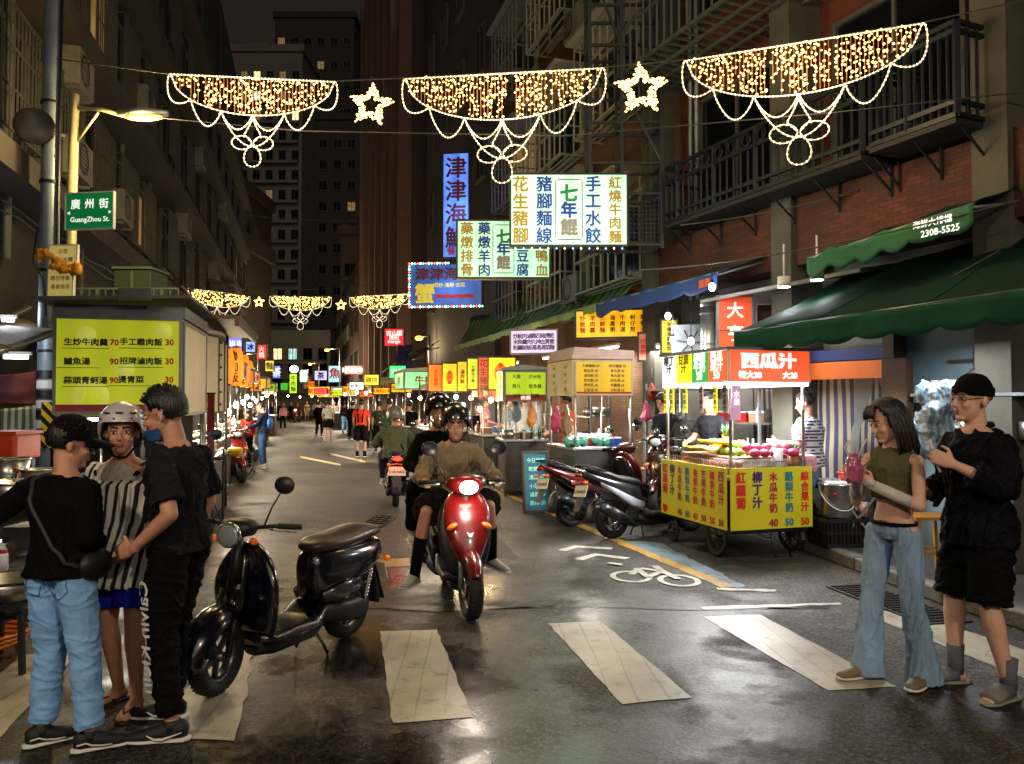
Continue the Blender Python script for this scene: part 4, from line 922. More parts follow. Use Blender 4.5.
b.build('wire_mesh', BLK, sc)

# --- right building three: plain grey wall, four: brown columns
GW = mat('grey_render', '4c4a4c', .85, var=.3, scale=.6, bump=.15)
f0 = on2(10); f1 = f0+d2*10.6
B3 = thing('office_building', 'plain grey rendered building with small dark windows behind the vertical blue sign', 'building', f0)
child(lambda b: wallbox(b, f0+n2*.15, f1+n2*.15, 10, 0, 24), 'wall', GW, B3)
facade(B3, tuple((f0+n2*.15)[:2]-f0.to_2d()), tuple((f1+n2*.15)[:2]-f0.to_2d()), 1, [(z, 1.1, 1.4, 4, False) for z in (6, 9.2, 12.4, 15.6, 18.8, 21.5)], .04, 3) if False else None
for z in (6, 9.2, 12.4, 15.6, 18.8, 21.5):
    for s in (1.5, 4.2, 6.9, 9.4): window(B3, n2*.2+d2*s+V((0, 0, z)), yaw2, 1.0, 1.5, 0)
g0 = f1+V((-1.0, 1.5, 0)); d4 = V((-.275, .961, 0)).normalized(); n4 = V((-d4.y, d4.x, 0)); yaw4 = math.atan2(n4.x, -n4.y)
BRN = mat('brown_tile', '3c2a22', .7, var=.3, scale=.8)
B4 = thing('apartment_building', 'tall brown tiled tower with pale vertical columns at the right of the street', 'building', g0)
child(lambda b: wallbox(b, g0, g0+d4*22, 12, 0, 32), 'wall', BRN, B4)
for s in (0.3, 3.5, 6.8, 10.2, 13.6, 17, 20.4): child(lambda b: b.bar(g0+d4*s+n4*.2, g0+d4*s+n4*.2+V((0, 0, 31.5)), .7, .5, up=d4), 'column', mat('pale_column', '6a5248', .8, var=.2, scale=.5), B4)
rn = random.Random(5)
for z in [5+3.1*k for k in range(9)]:
    for s in (1.9, 5.1, 8.5, 11.9, 15.3, 18.7): window(B4, n4*.05+d4*s+V((0, 0, z)), yaw4, 1.8, 1.5, (2 if rn.random() < .07 else (3 if rn.random() < .05 else 0)))
# --- far towers at the end of the street
def tower(label, xl, xr, ytop, Y, m, dep, rows, cols, lit=.06, seed=0, ww=.55, wh=1.4, cat='building', name='apartment_tower', z0=4, bal=True, top=True):
    a, b_ = P(xl, 402, Y), P(xr, 402, Y); H = P((xl+xr)/2, ytop, Y).z
    t = thing(name, label, cat, (a.x, Y, 0)); W = b_.x-a.x
    b = MB(); b.box((W/2, dep/2, H/2), (W, dep, H)); b.build('wall', m, t)
    if top: b = MB(); b.box((W/2, dep/2, H+.5), (W+.6, dep+.6, 1.0)); b.box((W*.3, dep/2, H+2.2), (W*.3, dep*.4, 2.4)); b.build('roof_parapet', m, t)
    rnd = random.Random(seed); n = 0
    for r in range(rows):
        z = z0+(H-z0-2)*(r+.5)/rows
        for c in range(cols):
            x = W*(c+.5)/cols; k = 0
            if rnd.random() < lit: k = rnd.choice([1, 2, 3, 3, 3, 3])
            if n < 98: window(t, (x, -.05, z), 0, round(W/cols*ww, 1), wh, k)
            n += 1
    if bal:
        b = MB()
        for r in range(rows): z = z0+(H-z0-2)*(r+.5)/rows-wh/2-.35; b.box((W/2, -.35, z), (W*.92, .7, .35))
        b.build('balcony_band', m, t)
    return t
TW1 = mat('tower_tile', '787068', .8, var=.25, scale=.2); TW2 = mat('tower_dark', '3c3834', .8, var=.25, scale=.2); TW3 = mat('tower_brown', '4c4238', .8, var=.25, scale=.3)
tower('tall slab apartment tower with balconies and a few lit windows at the street end', 222, 300, 52, 105, TW1, 14, 16, 6, .26, 2)
tower('darkest and tallest tower behind the hanging garlands, with a railed roof', 272, 352, 18, 125, TW2, 16, 15, 6, .14, 4, bal=False)
tower('broad dark apartment tower between the street end and the brown columned tower', 300, 372, 120, 112, TW2, 14, 12, 5, .03, 9, bal=False)
tower('low pale grey building closing the end of the street', 210, 330, 330, 92, mat('pale_tile', 'a09a8e', .8, var=.2, scale=.3), 8, 3, 8, .25, 11, ww=.6, z0=3, top=False)
tower('squat brown block with lit strip window left of the brown columned tower', 340, 396, 235, 80, TW3, 10, 4, 3, .12, 12, ww=.6)
tower('dark apartment block behind the left row of stalls near the street end', 130, 222, 175, 60, TW3, 12, 8, 5, .04, 13)
tower('old dark block behind the metal box stall with balconies', 165, 226, 240, 45, TW2, 8, 5, 3, .0, 14, z0=3)
# --- left buildings along the street
dl = V((-.26, .966, 0)).normalized(); nl = V((dl.y, -dl.x, 0)); yawl = math.atan2(nl.x, -nl.y)
h0 = V((-5.9, 8.0, 0))-dl*8
def onl(s, out=0, z=0): p = h0+dl*s+nl*out; p.z = z; return p
B5 = thing('apartment_building', 'dark old apartment building behind the utility pole on the left side', 'building', onl(0))
child(lambda b: wallbox(b, onl(0), onl(19), -10, 0, 16), 'wall', mat('old_dark_wall', '191614', .85, var=.5, scale=.8, bump=.3), B5)
for z in (4.3, 6.9, 9.7, 12.5): child(lambda b: wallbox(b, onl(0, .55), onl(19, .55), -.55, z-.14, z+.18), 'ledge', mat('ledge_concrete', '322d29', .85, var=.4, scale=1.5), B5)
rn = random.Random(8)
for z in (5.6, 8.3, 11.1, 13.9):
    for s in range(1, 19, 2):
        window(B5, onl(s+.3, .05, z)-V(B5.location), yawl, 1.4, 1.5, 0, True)
for i, (s, z) in enumerate([(11.3, 6.5), (11.3, 5.2), (14.2, 5.2), (16.2, 7.9)]):
    ac_unit(onl(s, .3, z), yawl, ['air conditioner with pale casing highest behind the utility pole', 'air conditioner on the left building next to the traffic mirror', 'air conditioner on the left building above the street sign', 'air conditioner on the third storey of the left building'][i])
B6 = thing('apartment_building', 'second dark apartment building farther along the left side with white air conditioners', 'building', onl(19))
child(lambda b: wallbox(b, onl(19), onl(46), -9, 0, 19), 'wall', mat('dark_brown_wall', '1c1815', .85, var=.5, scale=.8, bump=.3), B6)  # very dark brown wall, mottled at random
for z in (4.3, 7.2, 10.1, 13.0): child(lambda b: wallbox(b, onl(19, .5), onl(46, .5), -.5, z-.14, z+.16), 'ledge', MATS['ledge_concrete'], B6)
for z in (5.8, 8.7, 11.6):
    for k in range(9): window(B6, onl(20.5+3*k, .05, z)-V(B6.location), yawl, 1.6, 1.5, 3 if (k, z) in ((4, 5.8), (7, 8.7)) else 0, True)
B7 = thing('apartment_building', 'third and farthest dark building on the left side of the street', 'building', onl(46))
child(lambda b: wallbox(b, onl(46), onl(86), -9, 0, 15), 'wall', TW3, B7)
for z in (5, 8, 11):
    for k in range(8): window(B7, onl(48+4.6*k, .05, z)-V(B7.location), yawl, 2.2, 1.5, 0)
B8 = thing('apartment_building', 'row building with low brown roofs behind the far right stalls', 'building', g0+d4*22)
child(lambda b: wallbox(b, g0+d4*22, g0+d4*62, 10, 0, 13), 'wall', BRN, B8)
for z in (5, 8, 11):
    for k in range(8): window(B8, d4*(3+4.6*k)+n4*.05+V((0, 0, z)), yaw4, 2.2, 1.5, 3 if k == 3 and z == 8 else 0)

# pipes, cable runs and lit rooms on the old walls
PIPE = mat('grey_pvc_pipe', '55554f', .6, var=.4, scale=4)
for i, s in enumerate((9.4, 12.6, 15.4, 18.2)): child(lambda b: b.tube([onl(s, .08, 3.4), onl(s, .08, 9), onl(s+.3, .08, 9.4), onl(s+.3, .08, 15)], .05, 8), 'drain_pipe', PIPE, B5)
for i, z in enumerate((4.0, 4.12, 6.4)): child(lambda b: b.tube([onl(2+k*1.1, .10+.03*(k % 2), z-.10*abs(math.sin(k*1.3+i))) for k in range(15)], .012, 5), 'cable_run', BLK, B5)
for i, (s, z) in enumerate([(13.3, 8.3), (17.3, 5.6)]): window(B5, onl(s, .09, z)-V(B5.location), yawl, 1.2, 1.2, 3)
for i, s in enumerate((22, 27, 33, 40)): child(lambda b: b.tube([onl(s, .08, 3.4), onl(s, .08, 18)], .06, 6), 'drain_pipe', PIPE, B6)
for i, (s, z) in enumerate([(21.5, 6.5), (24.6, 9.3), (29, 6.5), (32, 9.4), (36, 6.6)]): ac_unit(onl(s, .35, z), yawl, 'air conditioner on the %s bay of the second left building' % ('first', 'second', 'third', 'fourth', 'fifth')[i])
for i, z in enumerate((3.55, 3.7, 3.85)): child(lambda b: b.tube([onf(-2+k*.45, .16+.05*(k % 2), z-.06*abs(math.sin(k*1.7+i))) for k in range(14)], .011, 5), 'cable_run', BLK, B1)
# ================================================================ garlands of light
ROPE = nolight(mat('rope_light', 'fff4d8', .4, var=0, emit=.28, ecol='ffdca8')); BULB = nolight(mat('warm_bulb', 'ffd890', .4, var=0, emit=7, ecol='ffc468')); BEAD = nolight(mat('rope_bead', 'fff4dc', .4, var=0, emit=5, ecol='ffecc8')); WIRE = mat('wire', '3a3630', .6, var=.1); GWIRE = nolight(mat('glowing_string', '9a6428', .6, var=0, emit=.12, ecol='c07c30')); GWIRE.node_tree.nodes['Principled BSDF'].inputs['Emission Strength'].default_value = .2
ICOV = [(0, 0, 1), (0, 0, -1), (1, 0, 0), (-1, 0, 0), (0, 1, 0), (0, -1, 0)]; ICOF = [(0, 2, 4), (0, 4, 3), (0, 3, 5), (0, 5, 2), (1, 4, 2), (1, 3, 4), (1, 5, 3), (1, 2, 5)]
def dot(b, c, r, mi=0): b.add([V(c)+V(v)*r for v in ICOV], ICOF, mi)
def rope(b, pts, r=.006, step=.032, br=.0092, closed=False):
    pts = [V(p) for p in pts]; b.tube(pts, r, 5, 0, closed=closed)
    if closed: pts = pts+[pts[0]]
    for a, c in zip(pts[:-1], pts[1:]):
        n = max(1, int((c-a).length/step))
        for k in range(n): dot(b, a.lerp(c, (k+.5)/n), br, 1)
def arc(x0, x1, z0, dz, n=16, p=.5, z1=None):
    z1 = z0 if z1 is None else z1
    return [(x0+(x1-x0)*i/n, 0, z0+(z1-z0)*i/n-dz*math.sin(PI*i/n)**p) for i in range(n+1)]
def garland(label, A, B, group, seed=0, scale=1, dens=1.0):
    A, B = V(A), V(B); w = (B-A).length; yaw = math.atan2((B-A).y, (B-A).x); t = thing('light_garland', label, 'light garland', A, yaw, group)
    sl = (B.z-A.z)/((B-A).to_2d().length)
    def sh(b): b.v = [V((v.x, v.y, v.z+sl*v.x)) for v in b.v]
    s = w/2.0; b = MB()
    bowl = lambda x: -.46*s*math.sqrt(max(0, 1-((x-w/2)/(w/2*.98))**2))*1.0
    rope(b, [(w*i/16, 0, 0) for i in range(17)]); rope(b, [(w*.01+w*.98*i/30, 0, bowl(w*.01+w*.98*i/30)) for i in range(31)])
    for x0, x1, d in ((.0, .13, .22), (.13, .31, .25), (.69, .87, .25), (.87, 1.0, .22)):
        a, c = x0*w, x1*w; za = bowl(max(0, a)) if 0 < x0 else 0; zc = bowl(min(w, c)) if x1 < 1 else 0
        bg = -.05 if x0 == 0 else (.05 if x1 == 1 else 0)
        rope(b, [(a+(c-a)*i/14+bg*w*math.sin(PI*i/14)**.7, 0, za+(zc-za)*i/14-d*s*math.sin(PI*i/14)**.75*(1 if 0 < x0 < .8 else .75)) for i in range(15)])
    rope(b, arc(.31*w, .69*w, bowl(.31*w), .42*s, 20, .8)); rope(b, arc(.31*w, .5*w, bowl(.31*w), .20*s, 10, .8, -.46*s)); rope(b, arc(.5*w, .69*w, -.46*s, .20*s, 10, .8, bowl(.31*w)))
    sh(b); b.build('rope_light', [ROPE, BEAD], t)
    b = MB(); cx = w/2; cz = -.80*s
    rope(b, [(cx+.10*s*math.sin(a*PI/8)*(1+.2*math.cos(a*PI/8)), 0, cz-.16*s-.13*s*math.cos(a*PI/8)) for a in range(16)], closed=True)
    for q in (-1, 1):
        rope(b, [(cx+q*(.13*s+.12*s*math.cos(a*PI/6)), 0, cz+.0*s+.085*s*math.sin(a*PI/6)) for a in range(12)], closed=True)
        rope(b, [(cx+q*.02*s, 0, cz+.02*s), (cx+q*.10*s, 0, cz+.10*s), (cx+q*.045*s, 0, cz+.2*s), (cx, 0, cz+.30*s)])
    sh(b); b.build('flower_pendant', [ROPE, BEAD], t)
    b = MB(); rnd = random.Random(seed); n = int(w/.036)
    for i in range(1, n):
        x = w*i/n
        if rnd.random() < .07: continue
        l = -bowl(x)-.02; l *= 1 if rnd.random() < .85 else rnd.uniform(.5, .9)
        if l < .05: continue
        b.tube([(x, 0, 0), (x, 0, -l)], .0035, 4, 0)
        k = max(1, int(l/.034))
        for j in range(k):
            if rnd.random() < .78*dens: dot(b, (x+rnd.uniform(-.016, .016), rnd.uniform(-.02, .02), -l*(j+rnd.random())/k), .0112*rnd.uniform(.65, 1.3)*scale, 1)
    sh(b); b.build('bulb_curtain', [GWIRE, BULB], t); return t
def star(label, c, r, tilt=0, yaw=0):
    t = thing('light_star', label, 'light star', c, yaw, 'light stars between the garlands'); b = MB(); rnd = random.Random(3)
    for rr, ri in ((r, r*.48), (r*.82, r*.42), (r*.62, r*.34)):
        pts = [V(((rr if k % 2 == 0 else ri)*math.sin(k*PI/5+tilt), 0, (rr if k % 2 == 0 else ri)*math.cos(k*PI/5+tilt))) for k in range(10)]
        b.tube(pts, .006, 4, 0, closed=True)
        for a, e in zip(pts, pts[1:]+pts[:1]):
            for k in range(9): dot(b, a.lerp(e, k/9)+V((rnd.uniform(-1, 1), 0, rnd.uniform(-1, 1)))*r*.06, r*.052, 1)
    b.build('bulb_outline', [WIRE, BULB], t); b = MB(); b.bar((0, 0, r*.9), (0, 0, r*1.3), .008); b.build('hook', WIRE, t)
GN = 'large light garlands across the street'
gl = [(169, 74, 7.66, 336, 82, 7.75), (404, 79, 7.75, 604, 68, 7.45), (684, 61, 7.3, 925, 23, 6.55)]
for i, (x0, y0, Y0, x1, y1, Y1) in enumerate(gl):
    garland(['large light garland beside the street lamp, hung lowest, some strings trailing', 'large light garland above the blue vertical sign in the middle of the wire', 'large light garland before the dark railed balconies, tilted up to the right'][i], P(x0, y0, Y0), P(x1, y1, Y1), GN, i)
for i, (x0, y0, x1, y1) in enumerate([(185, 288, 249, 296), (270, 296, 331, 297), (350, 297, 409, 294)]):
    garland(['small distant light garland right above the metal box stall roof', 'small distant light garland, middle one of the far row', 'small distant light garland next to the sign with the red and blue light border'][i], P(x0, y0, 24), P(x1, y1, 24), 'small light garlands of the far row', 10+i, 1.6, .7)
star('light star hanging between the first and second large garlands in front of the night sky', P(371, 105, 7.75), .22, .12)
star('light star hanging before the iron scaffold beside the third large garland', P(641, 89, 7.4), .255, -.05)
star('small distant light star next to the first small garland', P(259, 302, 24), .17)
star('small distant light star between the second and third small garlands', P(341, 305, 24), .17)
# cables
def cable(label, pts, r=.008, sag=0, name='cable', group='overhead cables'):
    b = MB(); out = []
    for a, c in zip(pts[:-1], pts[1:]):
        a, c = V(a), V(c)
        for i in range(12): q = a.lerp(c, i/12); q.z -= sag*4*(i/12)*(1-i/12); out.append(q)
    out.append(V(pts[-1])); b.tube(out, r, 5); return tag(b.build(name, WIRE), label, 'cable', group)
gm = mat('grey_wire', '6a665c', .6, var=0)
cable('upper steel wire that carries the large garlands and stars', [P(57, 59, 8.5), P(169, 74, 7.7), P(336, 81, 7.75), P(404, 78, 7.75), P(604, 67, 7.45), P(684, 60, 7.3), P(925, 22, 6.55), P(1040, -3, 6.2)], .007)
cable('lower bare wire crossing the street under the large garlands', [P(100, 112, 8.5), P(300, 131, 8.2), P(560, 136, 7.6), P(830, 113, 7.0), P(1040, 90, 6.6)], .007)
cable('wire that carries the small distant garlands', [P(150, 285, 24), P(250, 296, 24), P(350, 297, 24), P(420, 292, 24)], .012)
for i, (a, c, s) in enumerate([((120, 190, 30), (430, 215, 30), .6), ((200, 280, 40), (480, 260, 30), .8), ((640, 270, 9.8), (1020, 200, 6.2), .1), ((720, 330, 9), (1000, 250, 6.5), .25), ((680, 225, 9.9), (860, 190, 8.4), .05)]):
    cable(['thin cable high between the dark towers', 'thin cable below the vertical blue sign running across the street', 'black cable along the top of the awnings', 'slack black cable under the small green awning', 'thin cable along the brick band under the ringed railing'][i], [P(*a), P(*c)], .012 if i < 2 else .008, s)

# ================================================================ poles, street lamp, street signs
up = thing('utility_pole', 'tall round blue grey utility pole with black and white bands near its foot', 'pole', (P(47, 402, 8.6).x, 8.6, 0))
b = MB(); b.cyl((0, 0, 0), (.0, 0, 7.2), .105, .09, 24); b.build('shaft', mat('pole_steel', '8a98aa', .45, .4, var=.2, scale=3), up)
b = MB()
for k in range(7): b.lathe([(.106, .0), (.106, .09)], 24, k % 2, Tr(0, 0, 1.25+.11*k), cap=False)
b.build('warning_band', [BLK, WHT], up)
b = MB(); b.tube([(.10, -.05, .4), (.115, -.05, 3), (.12, -.03, 6.9)], .018, 6); b.tube([(-.1, -.06, 3.6), (-.12, -.1, 3.2), (.02, -.13, 3.0), (.05, -.12, 2.6)], .01, 6)
for z in (2.2, 3.1, 4.1, 5.0): b.lathe([(.112, 0), (.112, .03)], 20, M=Tr(0, 0, z), cap=False)
b.build('conduit', BLKP, up)
LAMPM = nolight(mat('sodium_lamp', 'ffe080', .4, var=0, emit=3.2, ecol='ffae30'))
lp = V((P(67, 402, 8.45).x, 8.45, 0)); sl_ = thing('street_lamp', 'lit yellow street lamp on a thin grey post with a long horizontal arm', 'street lamp', lp)
zt = P(67, 108, 8.45).z
b = MB(); b.cyl((0, 0, 0), (.03, 0, zt+.15), .06, .05, 16); b.build('post', mat('lamp_post', '8a8468', .5, .2, var=.25), sl_)
ax = P(143, 115, 8.45).x-lp.x
b = MB(); b.tube([(0, 0, zt), (.35, 0, zt-.02), (ax-.15, 0, zt-.1)], .025, 8); b.tube([(.05, 0, zt-.4), (.3, 0, zt-.05)], .015, 6); b.build('arm', MATS['lamp_post'], sl_)
b = MB(); b.loft([(-.13, 0, .05, .03, 0), (0, .01, .12, .05, 0), (.13, 0, .05, .03, 0)], 14); b.v = [V((ax+v.y*2.1, v.x*.8, zt-.06+v.z)) for v in b.v]; hd_ = b.build('lamp_head', GALV, sl_)
b = MB(); b.ell((ax+.01, 0, zt-.105), (.21, .07, .035), n=16); b.build('lamp_lens', LAMPM, hd_)
light('street_lamp_light', (ax, 0, zt-.22), 260, (1, .72, .28), .12, sl_)
tm = thing('traffic_mirror', 'round convex traffic mirror seen from its dark back on the utility pole', 'traffic mirror', P(35, 129, 8.5))
b = MB(); b.lathe([(0, 0), (.16, .02), (.2, .07), (.205, .10), (.19, .11)], 28, M=Rz(.5) @ Rx(PI/2)); b.build('mirror_shell', mat('mirror_back', '2c2a2a', .35, .2, var=.2), tm)
b = MB(); b.bar((.05, .02, -.02), (.28, .08, -.05), .03); b.bar((.1, .02, -.12), (.2, .05, -.3), .02); b.build('bracket', GALV, tm)
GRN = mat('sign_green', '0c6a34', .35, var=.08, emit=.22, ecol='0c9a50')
c = P(90, 211, 8.2); ss = thing('street_sign', 'green street name sign with white Chinese and English lettering', 'street sign', c, R(-8))
panel(ss, (0, 0, 0), 0, .55, .38, GRN, [('廣', -.16, .075, .115, INKW, {'bold': .015}), ('州', 0, .075, .115, INKW, {'bold': .015}), ('街', .17, .075, .115, INKW, {'bold': .015}), ('GuangZhou St.', .01, -.10, .076, INKW, {'bold': .01}), ('◄', -.24, -.02, .04, INKW), ('►', .245, -.02, .04, INKW)], frame=WHT, fw=.012, d=.02)
b = MB(); b.box((-.29, .05, .1), (.06, .06, .04)); b.box((-.29, .05, -.1), (.06, .06, .04)); b.build('clamp', GALV, ss)
NB = mat('notice_board', 'b8b090', .5, var=.25, scale=9, emit=.32, ecol='e0c468')  # yellow glow in the board material stands in for lamp light on it
for i, (px, py, w, h, lb) in enumerate([(64, 256, .30, .22, 'upper cream notice board on the lamp post, half behind the yellow cloth'), (61, 283, .27, .30, 'lower cream notice board hanging under the yellow cloth on the lamp post')]):
    t = thing('notice_board', lb, 'notice board', P(px, py, 8.2), R(-4), 'notice boards on the lamp post'); panel(t, (0, 0, 0), 0, w, h, NB, [('請勿停車' if i else '公告', 0, .05, .055, mat('brown_lettering', '4a3c20', .6, var=0)), ('違者拖吊' if i else '禁止左轉', 0, -.04, .055, MATS['brown_lettering'])], frame=WHT, fw=.01, d=.02, name='board')
b = MB(); rnd = random.Random(2)
c0, c1 = P(40, 256, 8.15), P(79, 273, 8.15)
for k in range(40): u = rnd.random(); p = c0.lerp(c1, u); b.ell(p+V((rnd.uniform(-.03, .03), rnd.uniform(-.05, .02), rnd.uniform(-.04, .04)+.03*math.sin(u*8))), (rnd.uniform(.03, .06), .04, rnd.uniform(.025, .045)), n=8)
tag(remesh(b, 'cloth_bundle', mat('yellow_cloth', 'c88a18', .8, var=.3, scale=20, bump=.3), None, .009, 2, .01, (30, 30, 30)), 'crumpled yellow cloth tied round the two notice boards on the lamp post', 'cloth')

# ================================================================ hanging signs
TEAL = mat('backlit_teal', 'b8e8c8', .35, var=0, emit=.66, ecol='b4f0c4', evar=.3); GOLD = mat('gold_lettering', 'a07810', .5, var=0, emit=.18, ecol='c09020'); CBLUE = mat('blue_lettering', '0c2a9c', .5, var=0, emit=.12); CGRN = mat('green_lettering', '08784a', .5, var=0, emit=.15); GREYL = mat('grey_lettering', '8a7a74', .5, var=0, emit=.15)
def hang_sign(name, label, x0, y0, x1, y1, Y, m, texts, yaw=0, frame=BLK, fw=.03, d=.16, cat='sign', group=None, hang=None, base=None):
    c = P((x0+x1)/2, (y0+y1)/2, Y); w = (x1-x0)/F*Y/math.cos(yaw); h = (y1-y0)/F*Y
    t = thing(name, label, cat, c, yaw, group); tx = [(s, u*w/2, v*h/2, sz*h, mm, op) for s, u, v, sz, mm, op in texts]
    for q in tx:
        if q[0] == '#box': q[5]['w'] *= w; q[5]['h'] *= h
    panel(t, (0, 0, 0), 0, w, h, m, tx, d=d, frame=frame, fw=fw)
    return t, w, h
def O(**k): return k
def seven(t, x, w, h, top):
    """rounded outline box round the middle column"""
    b = MB(); W, H, r = .115*w, .43*h, .03*h; pts = [(x*w/2+sx*(W-(0 if k else r)), -.0905, sz*(H-(r if k else 0))+top*h) for sx, sz, k in ((-1, 1, 0), (1, 1, 0), (1, 1, 1), (1, -1, 1), (1, -1, 0), (-1, -1, 0), (-1, -1, 1), (-1, 1, 1))]
    b.tube(pts, .006, 4, closed=True); b.build('outline', BLK, t)
v = lambda sz: dict(vert=True, bold=.025)
t, w, h = hang_sign('noodle_sign', 'larger pale green backlit noodle shop sign with gold and blue Chinese columns', 511, 176, 626, 246, 10.9, TEAL,
    [('花生豬腳', -.84, 0, .235, GOLD, v(0)), ('豬腳麵線', -.43, 0, .235, CBLUE, v(0)), ('七', .0, .48, .26, CGRN, O(bold=.04)), ('年', .0, 0, .24, CBLUE, O(bold=.04)), ('餛', .0, -.5, .25, GREYL, O(bold=.04)), ('手工水餃', .42, 0, .235, CBLUE, v(0)), ('紅燒牛肉麵', .80, 0, .185, GOLD, v(0))]); seven(t, 0, w, h, 0)
b = MB()
for k in range(14): dot(b, (-w/2+w*(k+.5)/14, -.05, -h/2-.05), .014, k % 2)
b.build('fairy_bulb', [BEAD, nolight(mat('blue_bulb', '6080ff', .4, var=0, emit=5, ecol='90b0ff'))], t)
t, w, h = hang_sign('noodle_sign', 'smaller pale green backlit herbal soup sign half covered by the larger one', 458, 222, 549, 278, 12.4, TEAL,
    [('藥燉排骨', -.80, 0, .235, GOLD, v(0)), ('藥燉羊肉', -.42, 0, .235, CBLUE, v(0)), ('七', .0, .46, .26, CGRN, O(bold=.04)), ('年', .0, 0, .24, CBLUE, O(bold=.04)), ('餛', .0, -.48, .25, GREYL, O(bold=.04)), ('臭臭豆腐', .42, 0, .235, CBLUE, v(0)), ('麻辣鴨血', .84, 0, .235, GOLD, v(0))]); seven(t, 0, w, h, 0)
BLS = mat('backlit_blue', '5080e0', .35, var=0, emit=.75, ecol='5c86f0', evar=.3)
hang_sign('restaurant_sign', 'tall narrow blue backlit sign with dark red Chinese characters one above another', 444, 154, 469, 258, 19, BLS, [('津津海鮮', 0, .06, .215, mat('dark_red_lettering', '5c0818', .5, var=0), v(0)), ('餐廳', 0, -.88, .09, INKR, O(bold=.02))], R(-8))
BL2 = mat('backlit_deep_blue', '1c4c90', .35, var=0, emit=.45, ecol='2458a8', evar=.45); DRED = MATS['dark_red_lettering']
t, w, h = hang_sign('restaurant_sign', 'wide blue seafood sign bordered by red, white and teal running lights', 411, 265, 482, 306, 18, BL2, [('津津海鮮', -.05, .55, .33, DRED, O(bold=.03, sx=1.1)), ('現炒·海鮮·合菜', .1, .0, .12, mat('yellow_lettering', 'd8c040', .5, var=0, emit=.3), O(bold=.02)), ('蟹', -.6, -.4, .5, MATS['yellow_lettering'], O(bold=.03)), ('~~~~', .25, -.55, .4, INKR, O(bold=.06))], R(-6))
b = MB(); cols = [nolight(mat('led_red', 'ff4030', .4, var=0, emit=7, ecol='ff4030')), nolight(mat('led_white', 'ffffff', .4, var=0, emit=7)), nolight(mat('led_teal', '60ffc8', .4, var=0, emit=5, ecol='50e8b0'))]
per = [(-w/2-.03+(w+.06)*k/26, h/2+.03) for k in range(27) if k < 15]+[(-w/2-.03+(w+.06)*k/26, -h/2-.03) for k in range(27)]+[(-w/2-.03, -h/2-.03+(h+.06)*k/15) for k in range(16)]
for i, (x, z) in enumerate(per): dot(b, (x, -.11, z), .028, i % 3)
b.build('led_border', cols, t)
RS = mat('backlit_red', 'd01828', .35, var=0, emit=.8, ecol='e02038', evar=.2)
hang_sign('shop_sign', 'small square red backlit sign with white characters beyond the light bordered sign', 385, 329, 404, 346, 26, RS, [('吉山園', 0, .5, .32, INKW, O(bold=.03)), ('成記', 0, 0, .3, INKW, O(bold=.03)), ('mango', 0, -.6, .28, INKW, O(bold=.03))])
hang_sign('shop_sign', 'small square light blue sign with a red fish mark far down the street', 329, 366, 341, 382, 55, mat('backlit_cyan', '90d8f0', .4, var=0, emit=.9, ecol='90d8f0'), [('魚', 0, .1, .7, INKR, O(bold=.03))])
hang_sign('shop_sign', 'far pinkish red sign beside the light blue fish sign', 345, 366, 362, 374, 52, mat('backlit_pink', 'f090a0', .4, var=0, emit=.9, ecol='f06078'), [('好味小吃', 0, 0, .7, INKW, O(bold=.03))])
hang_sign('shop_sign', 'far narrow pale lilac sign left of the light blue fish sign', 315, 371, 327, 380, 60, mat('backlit_lilac', 'c8c0f0', .4, var=0, emit=.9, ecol='d0c8ff'), [('茶', 0, 0, .8, CBLUE, O(bold=.03))])
YGB = mat('backlit_lime', 'b8e020', .4, var=0, emit=1.0, ecol='c0f020')
hang_sign('shop_sign', 'far upright lime green sign with a white top at the street end', 290, 374, 297, 393, 62, YGB, [('牛肉麵', 0, 0, .28, CGRN, v(0))])
b = MB(); c = P(294, 369, 62); b.ell(c, (.35, .3, .3), n=10); tag(b.build('globe_lamp', nolight(mat('white_glow', 'ffffff', .4, var=0, emit=8)), bev=0), 'white glowing globe on top of the far lime green sign', 'lamp')
hang_sign('shop_sign', 'far small green sign left of the upright lime sign', 281, 383, 288, 390, 64, mat('backlit_green', '40b830', .4, var=0, emit=.6, ecol='50c040'), [])
hang_sign('shop_sign', 'small ice blue sign right of the violet sign over the left stalls', 247, 342, 256, 352, 24, mat('backlit_ice', 'b0c8ff', .4, var=0, emit=1.0, ecol='a0b8ff'), [('冰', 0, 0, .7, CBLUE, O(bold=.04))])
hang_sign('shop_sign', 'violet and white sign right above the paper lanterns on the left side', 230, 337, 243, 350, 20, mat('backlit_violet', '8080e8', .4, var=0, emit=.9, ecol='8880ff'), [('滷味', 0, 0, .5, INKW, O(bold=.03))])
hang_sign('shop_sign', 'white and lime sign behind the violet sign on the left side', 246, 368, 256, 379, 34, YGB, [('飯', 0, 0, .7, INKB, O(bold=.03))])
